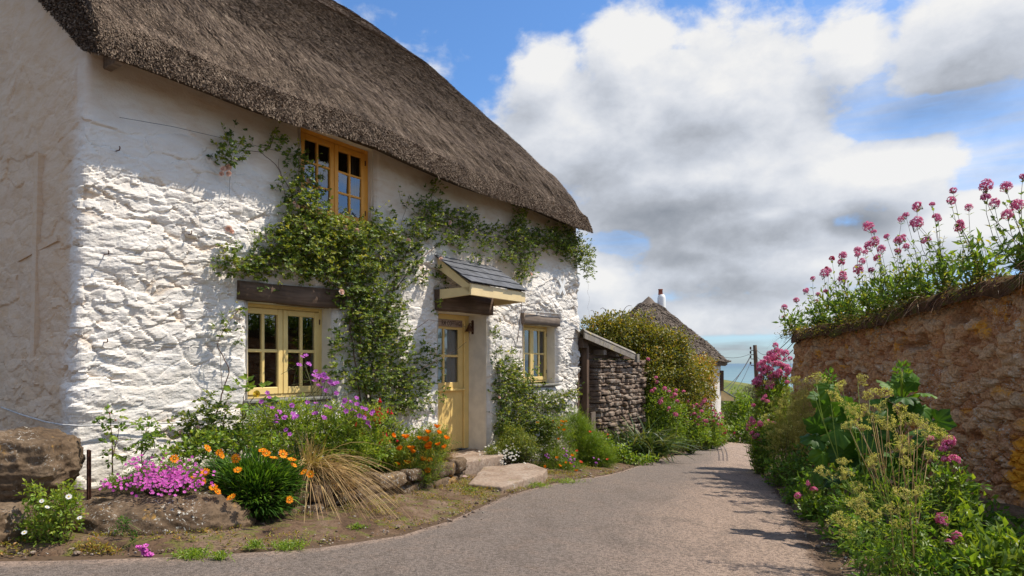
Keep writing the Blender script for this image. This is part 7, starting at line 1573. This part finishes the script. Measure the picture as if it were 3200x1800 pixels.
# ---- right verge: leafy valerians and ground cover
VB = []
nv = 60; yv = np.linspace(13.5, 0.5, nv); tR = np.linspace(0, 1, 24)
Rs = R3[np.argsort(R3[:, 1])]; xe = np.interp(yv, Rs[:, 1], Rs[:, 0]) - 0.05
G = np.stack([xe[:, None] * (1 - tR)[None] + (np.where(yv < 11.1, wall_x(yv) + 0.15, 6.5))[:, None] * tR[None], np.repeat(yv[:, None], 24, 1), np.zeros((nv, 24))], -1)
G[..., 2] = zg(G[..., 0], G[..., 1]) - 0.01 + 0.03 * sstep(0, 0.1, tR)[None] + 0.26 * sstep(0.1, 1, tR)[None] + 0.05 * fbm(G.reshape(-1, 3) * 3, 4, 41).reshape(nv, 24) * sstep(0, .2, tR)[None]
mb = MB(); mb.grid(G); tag(mb.build('verge', bpy.data.materials['trodden_earth']), None, kind='structure')
cov = MB()
for (px, py, d_, rx, ry, c_) in ((1925, 1150, 11.0, 32, 34, 1.3), (1960, 1190, 9.3, 46, 46, 1.3), (2010, 1250, 7.6, 50, 46, 1.3), (2060, 1300, 6.5, 50, 44, 1.3), (2050, 1235, 7.0, 50, 50, 1.2), (2110, 1350, 5.6, 46, 40, 1.1), (2150, 1400, 5.0, 50, 46, 1.1), (2110, 1290, 6.0, 50, 50, 1.1), (2210, 1420, 4.5, 70, 46, 1.0), (2200, 1330, 5.2, 70, 60, 1.0), (2310, 1400, 4.4, 80, 70, 0.9), (2300, 1290, 5.2, 70, 70, 0.9), (2420, 1330, 4.9, 70, 60, 0.7), (2540, 1430, 4.3, 70, 44, 0.9), (2440, 1440, 4.0, 90, 40, 0.8), (2000, 1180, 8.6, 46, 50, 1.2), (1945, 1110, 10.6, 40, 40, 1.2), (2180, 1460, 4.1, 40, 24, 0.8), (2170, 1250, 5.5, 80, 70, 0.8), (2250, 1220, 5.3, 70, 70, 0.8), (2330, 1220, 5.1, 60, 70, 0.7), (2380, 1290, 4.9, 60, 60, 0.8), (2480, 1390, 4.4, 60, 50, 0.9), (2030, 1170, 8.0, 40, 60, 1.0), (2080, 1200, 6.8, 50, 60, 0.9), (1990, 1110, 9.4, 40, 60, 0.8), (2360, 1440, 4.0, 80, 40, 0.9), (2520, 1350, 4.6, 60, 40, 0.9), (2560, 1390, 4.4, 60, 50, 1.0), (2450, 1310, 4.9, 50, 40, 0.8), (2200, 1390, 4.15, 60, 50, 0.7), (2140, 1330, 4.9, 50, 50, 0.8), (2130, 1130, 6.2, 60, 60, 0.7), (2230, 1130, 5.7, 60, 60, 0.6), (2330, 1150, 5.3, 50, 50, 0.6), (2400, 1220, 5.0, 50, 60, 0.8), (2280, 1340, 4.5, 60, 50, 0.8), (2490, 1300, 5.1, 50, 36, 0.8), (2560, 1330, 4.9, 50, 36, 0.9)):
    lf_ = 0.075; lw2 = 0.034; n = int(c_ * 2.5 * PI * rx * ry * (d_ / F) ** 2 / (0.5 * lf_ * lw2)); P, dr = clump(n, at(px, py, d_), np.array([rx, 0.8 * max(rx, ry), ry]) / F * d_, 0.1)
    leaves(cov, P, dr * 0.6 + (0, 0, 0.2) + 0.7 * rv(n), dr * 0.6 + (0, 0, 0.6) + 0.5 * rv(n), lf_ * R.uniform(0.5, 1.1, n), lw2 * R.uniform(0.6, 1.2, n), np.clip(R.normal(0.42 + 0.15 * math.sin(px * 0.05 + py * 0.03), 0.2, n), 0, 1))
    stems(cov, P[:n // 12] * (1, 1, 1) - (0, 0, 0.25), P[:n // 12], 0.0025, 0.0015, 1, 0.8, 0.1)
tag(cov.build('ground_cover', [LM['cover'], LM['stem']]), None, kind='stuff')
for lab, bpx, d_, hd_, fo in (('valerian with one large pink head at the lower right, by the wall foot', (2410, 1440), 4.15, [(2369, 1308), (2372, 1316), (2408, 1350), (2388, 1366)], [(2390, 1400, 4.15, 70, 46, 0.8), (2440, 1330, 4.3, 60, 50, 0.6)]),
                              ('valerian with magenta heads close against the lichened wall face', (2420, 1300), 4.9, [(2384, 1120), (2375, 1128), (2402, 1156), (2380, 1158), (2390, 1112), (2340, 1105)], [(2400, 1240, 4.9, 46, 60, 0.8), (2440, 1250, 5.0, 40, 50, 0.6)]),
                              ('small valerian with three coral pink heads at the lane edge', (2040, 1300), 6.6, [(2047, 1232), (2036, 1219), (2008, 1247)], [(2040, 1270, 6.6, 40, 30, 0.8)]),
                              ('leafy valerian without flowers in the lower right corner', (2530, 1500), 4.0, [], [(2520, 1390, 4.1, 56, 60, 0.9), (2560, 1420, 4.0, 60, 50, 0.9), (2480, 1420, 4.0, 50, 40, 0.8)])):
    valerian(lab, gpt(bpx[0], bpx[1], d_), hd_, d_ - 0.05, fo, HEADS, 'valerian plants on the right verge', 0.095, 0.036, (0.9, 1.2), 16, 'fresh', 0.45)
# ---- moss, sprigs and grit on the trodden verge
mb = MB(); n = 5200; sv_ = R.uniform(1.5, 9.5, n); ov_ = R.uniform(0, 1, n) ** 0.8
eo_ = np.interp(sv_, VS, VO) + 0.02; oo2 = eo_ * ov_ + (1 - ov_) * 0.4
Wp = np.stack([sv_ * SN - (D0 - oo2) * CS, sv_ * CS + (D0 - oo2) * SN, np.zeros(n)], 1); tv_ = (eo_ - oo2) / (eo_ + 0.15)
Wp[:, 2] = zg(Wp[:, 0], Wp[:, 1]) + 0.012 + 0.03 * sstep(0, 0.1, tv_) + vrise(sv_) * np.clip(tv_ * 1.2, 0, 1)
kp = (fbm(Wp * np.array([2.4, 2.4, 0]), 3, 64) + 0.25 * (ov_ > 0.93) > 0.06); Wp = Wp[kp]; n = len(Wp)
for k_ in range(4): leaves(mb, Wp + R.normal(0, 0.012, (n, 3)) * (1, 1, 0.2), rv(n) + (0, 0, 0.35), rv(n) * 0.5 + (0, 0, 1), R.uniform(0.010, 0.034, n), R.uniform(0.005, 0.014, n), np.clip(R.normal(0.6, 0.25, n), 0, 1))
tag(mb.build('moss_and_sprigs', [LM['hedge']]), None, kind='stuff')
mb = MB(); n = 1500; V0, F0 = ICO[1]; sv_ = R.uniform(1.5, 12, n); oo2 = np.interp(sv_, VS, VO) + R.normal(-0.02, 0.10, n) - (R.uniform(size=n) < 0.35) * R.uniform(0, 1.0, n)
sideR = R.uniform(size=n) < 0.4; yr_ = R.uniform(2.5, 12, n)
for i in range(n):
    if sideR[i]: x_, y_ = float(np.interp(yr_[i], Rs[:, 1], Rs[:, 0])) + R.normal(0.06, 0.14), yr_[i]
    else: w3 = hw(sv_[i], oo2[i], 0); x_, y_ = w3[0], w3[1]
    r_ = R.uniform(0.004, 0.013) if R.uniform() < 0.93 else R.uniform(0.015, 0.03); e_ = 0.0 if sideR[i] else max(0.0, float(np.interp(sv_[i], VS, VO)) - oo2[i])
    mb.add(V0 * r_ * np.array([1, R.uniform(0.6, 1), R.uniform(0.4, 0.8)]) + np.array([x_, y_, float(zg(x_, y_)) + 0.02 + min(0.05, e_ * 0.1)]), F0, 0, R.uniform(0, 1), False)
tag(mb.build('grit', [M['drystone']]), None, kind='stuff')
# ---- weeds along the foot of the verge
q = gp(125, 1392); q = q + (0, 0.08, 0)
t = bush('fleabane', 'bushy yellow green weed with a few white daisies in front of the boulders', 'weed', q, [(110, 1330, q[1], 50, 55, 1.1), (150, 1290, q[1], 55, 60, 1.1), (85, 1250, q[1], 30, 40, 0.8), (170, 1250, q[1], 32, 40, 0.8), (60, 1330, q[1], 26, 34, 0.7), (140, 1370, q[1], 50, 22, 0.9)], 0.034, 0.016, 'fresh', 'leaf', 0.62, 0.22)
scatter(t, 'flower', FLW['daisy'], [(105, 1259), (119, 1278), (60, 1339), (172, 1250), (200, 1303)], q[1] - 0.2, (1.0, 1.4))
q = gp(250, 1394); bush('creeping_weed', 'thin straggly reddish weed at the lane edge beside the low outcrop', 'weed', q, [(215, 1378, q[1], 30, 14, 0.8), (255, 1380, q[1], 34, 14, 0.9), (290, 1390, q[1], 20, 8, 0.6), (235, 1350, q[1] + 0.05, 14, 14, 0.4)], 0.024, 0.010, 'hedge', 'leaf', 0.7)
q = gp(360, 1402); t = bush('snapdragon', 'fallen snapdragon spike of deep pink flowers lying at the lane edge', 'flowering plant', q + (-0.12, 0.3, 0.1), [(310, 1320, q[1] + 0.2, 12, 22, 0.8), (335, 1350, q[1] + 0.1, 10, 16, 0.6), (290, 1330, q[1] + 0.25, 10, 12, 0.6)], 0.03, 0.008, 'deep', 'leaf', 0.4)
scatter(t, 'flower', FLW['phlox'], [(350 + i * 1.2 + R.normal(0, 5), 1378 + i * 0.9 + R.normal(0, 6)) for i in range(22)], q[1] + 0.02, (1.0, 1.5)); 
for o in t.children:
    if o.name.startswith('flower') and o.type == 'MESH' and len(o.data.materials): pass
wt = [(480, 1398, 34, 'bright green weed tuft at the lane edge below the outcrop'), (553, 1402, 16, 'small green sprig between two weed tufts at the lane edge'), (728, 1376, 34, 'bright green grass tuft at the lane edge under the bed wall'), (1015, 1285, 22, 'short grass tuft in the trodden earth below the poppies'), (1005, 1260, 18, 'tiny green tuft close under the poppy clump'), (560, 1345, 14, 'little weed growing in the foot of the bed wall'), (1175, 1235, 22, 'mossy weed tuft at the left corner of the lower step'), (1350, 1222, 26, 'grassy tuft at the right foot of the lower step'), (1425, 1212, 30, 'grass tuft at the lane edge under the poppies'), (640, 1375, 16, 'sparse weed on the bare earth left of the grass tuft'), (900, 1330, 14, 'yellow green weed on the bare earth verge')]
for px, py, r_, lab in wt:
    q = gp(px, py, 0.03); t = thing('weed_tuft', lab, 'weed', q, 'weed tufts on the earth verge'); mb = MB(); n = int(r_ * 7); rr_ = r_ / F * q[1]
    P = q + np.stack([R.normal(0, rr_ * 0.6, n), R.normal(0, rr_ * 0.4, n), R.uniform(-0.02, 0.01, n)], 1); d = unit(np.stack([R.normal(0, 0.5, n), R.normal(0, 0.5, n), R.uniform(0.4, 1, n)], 1))
    blades(mb, P, d, R.uniform(0.03, 0.085, n), 0.006, R.uniform(0.1, 0.7, n), R.uniform(0.25, 0.75, n), 0, 3); P2 = P[: n // 2] + d[: n // 2] * 0.03; leaves(mb, P2, d[: n // 2] + 0.6 * rv(len(P2)), rv(len(P2)) + (0, 0, 1), 0.022, 0.012, R.uniform(0.3, 0.9, len(P2)))
    mb.build('foliage', LM['fresh'], t, q)
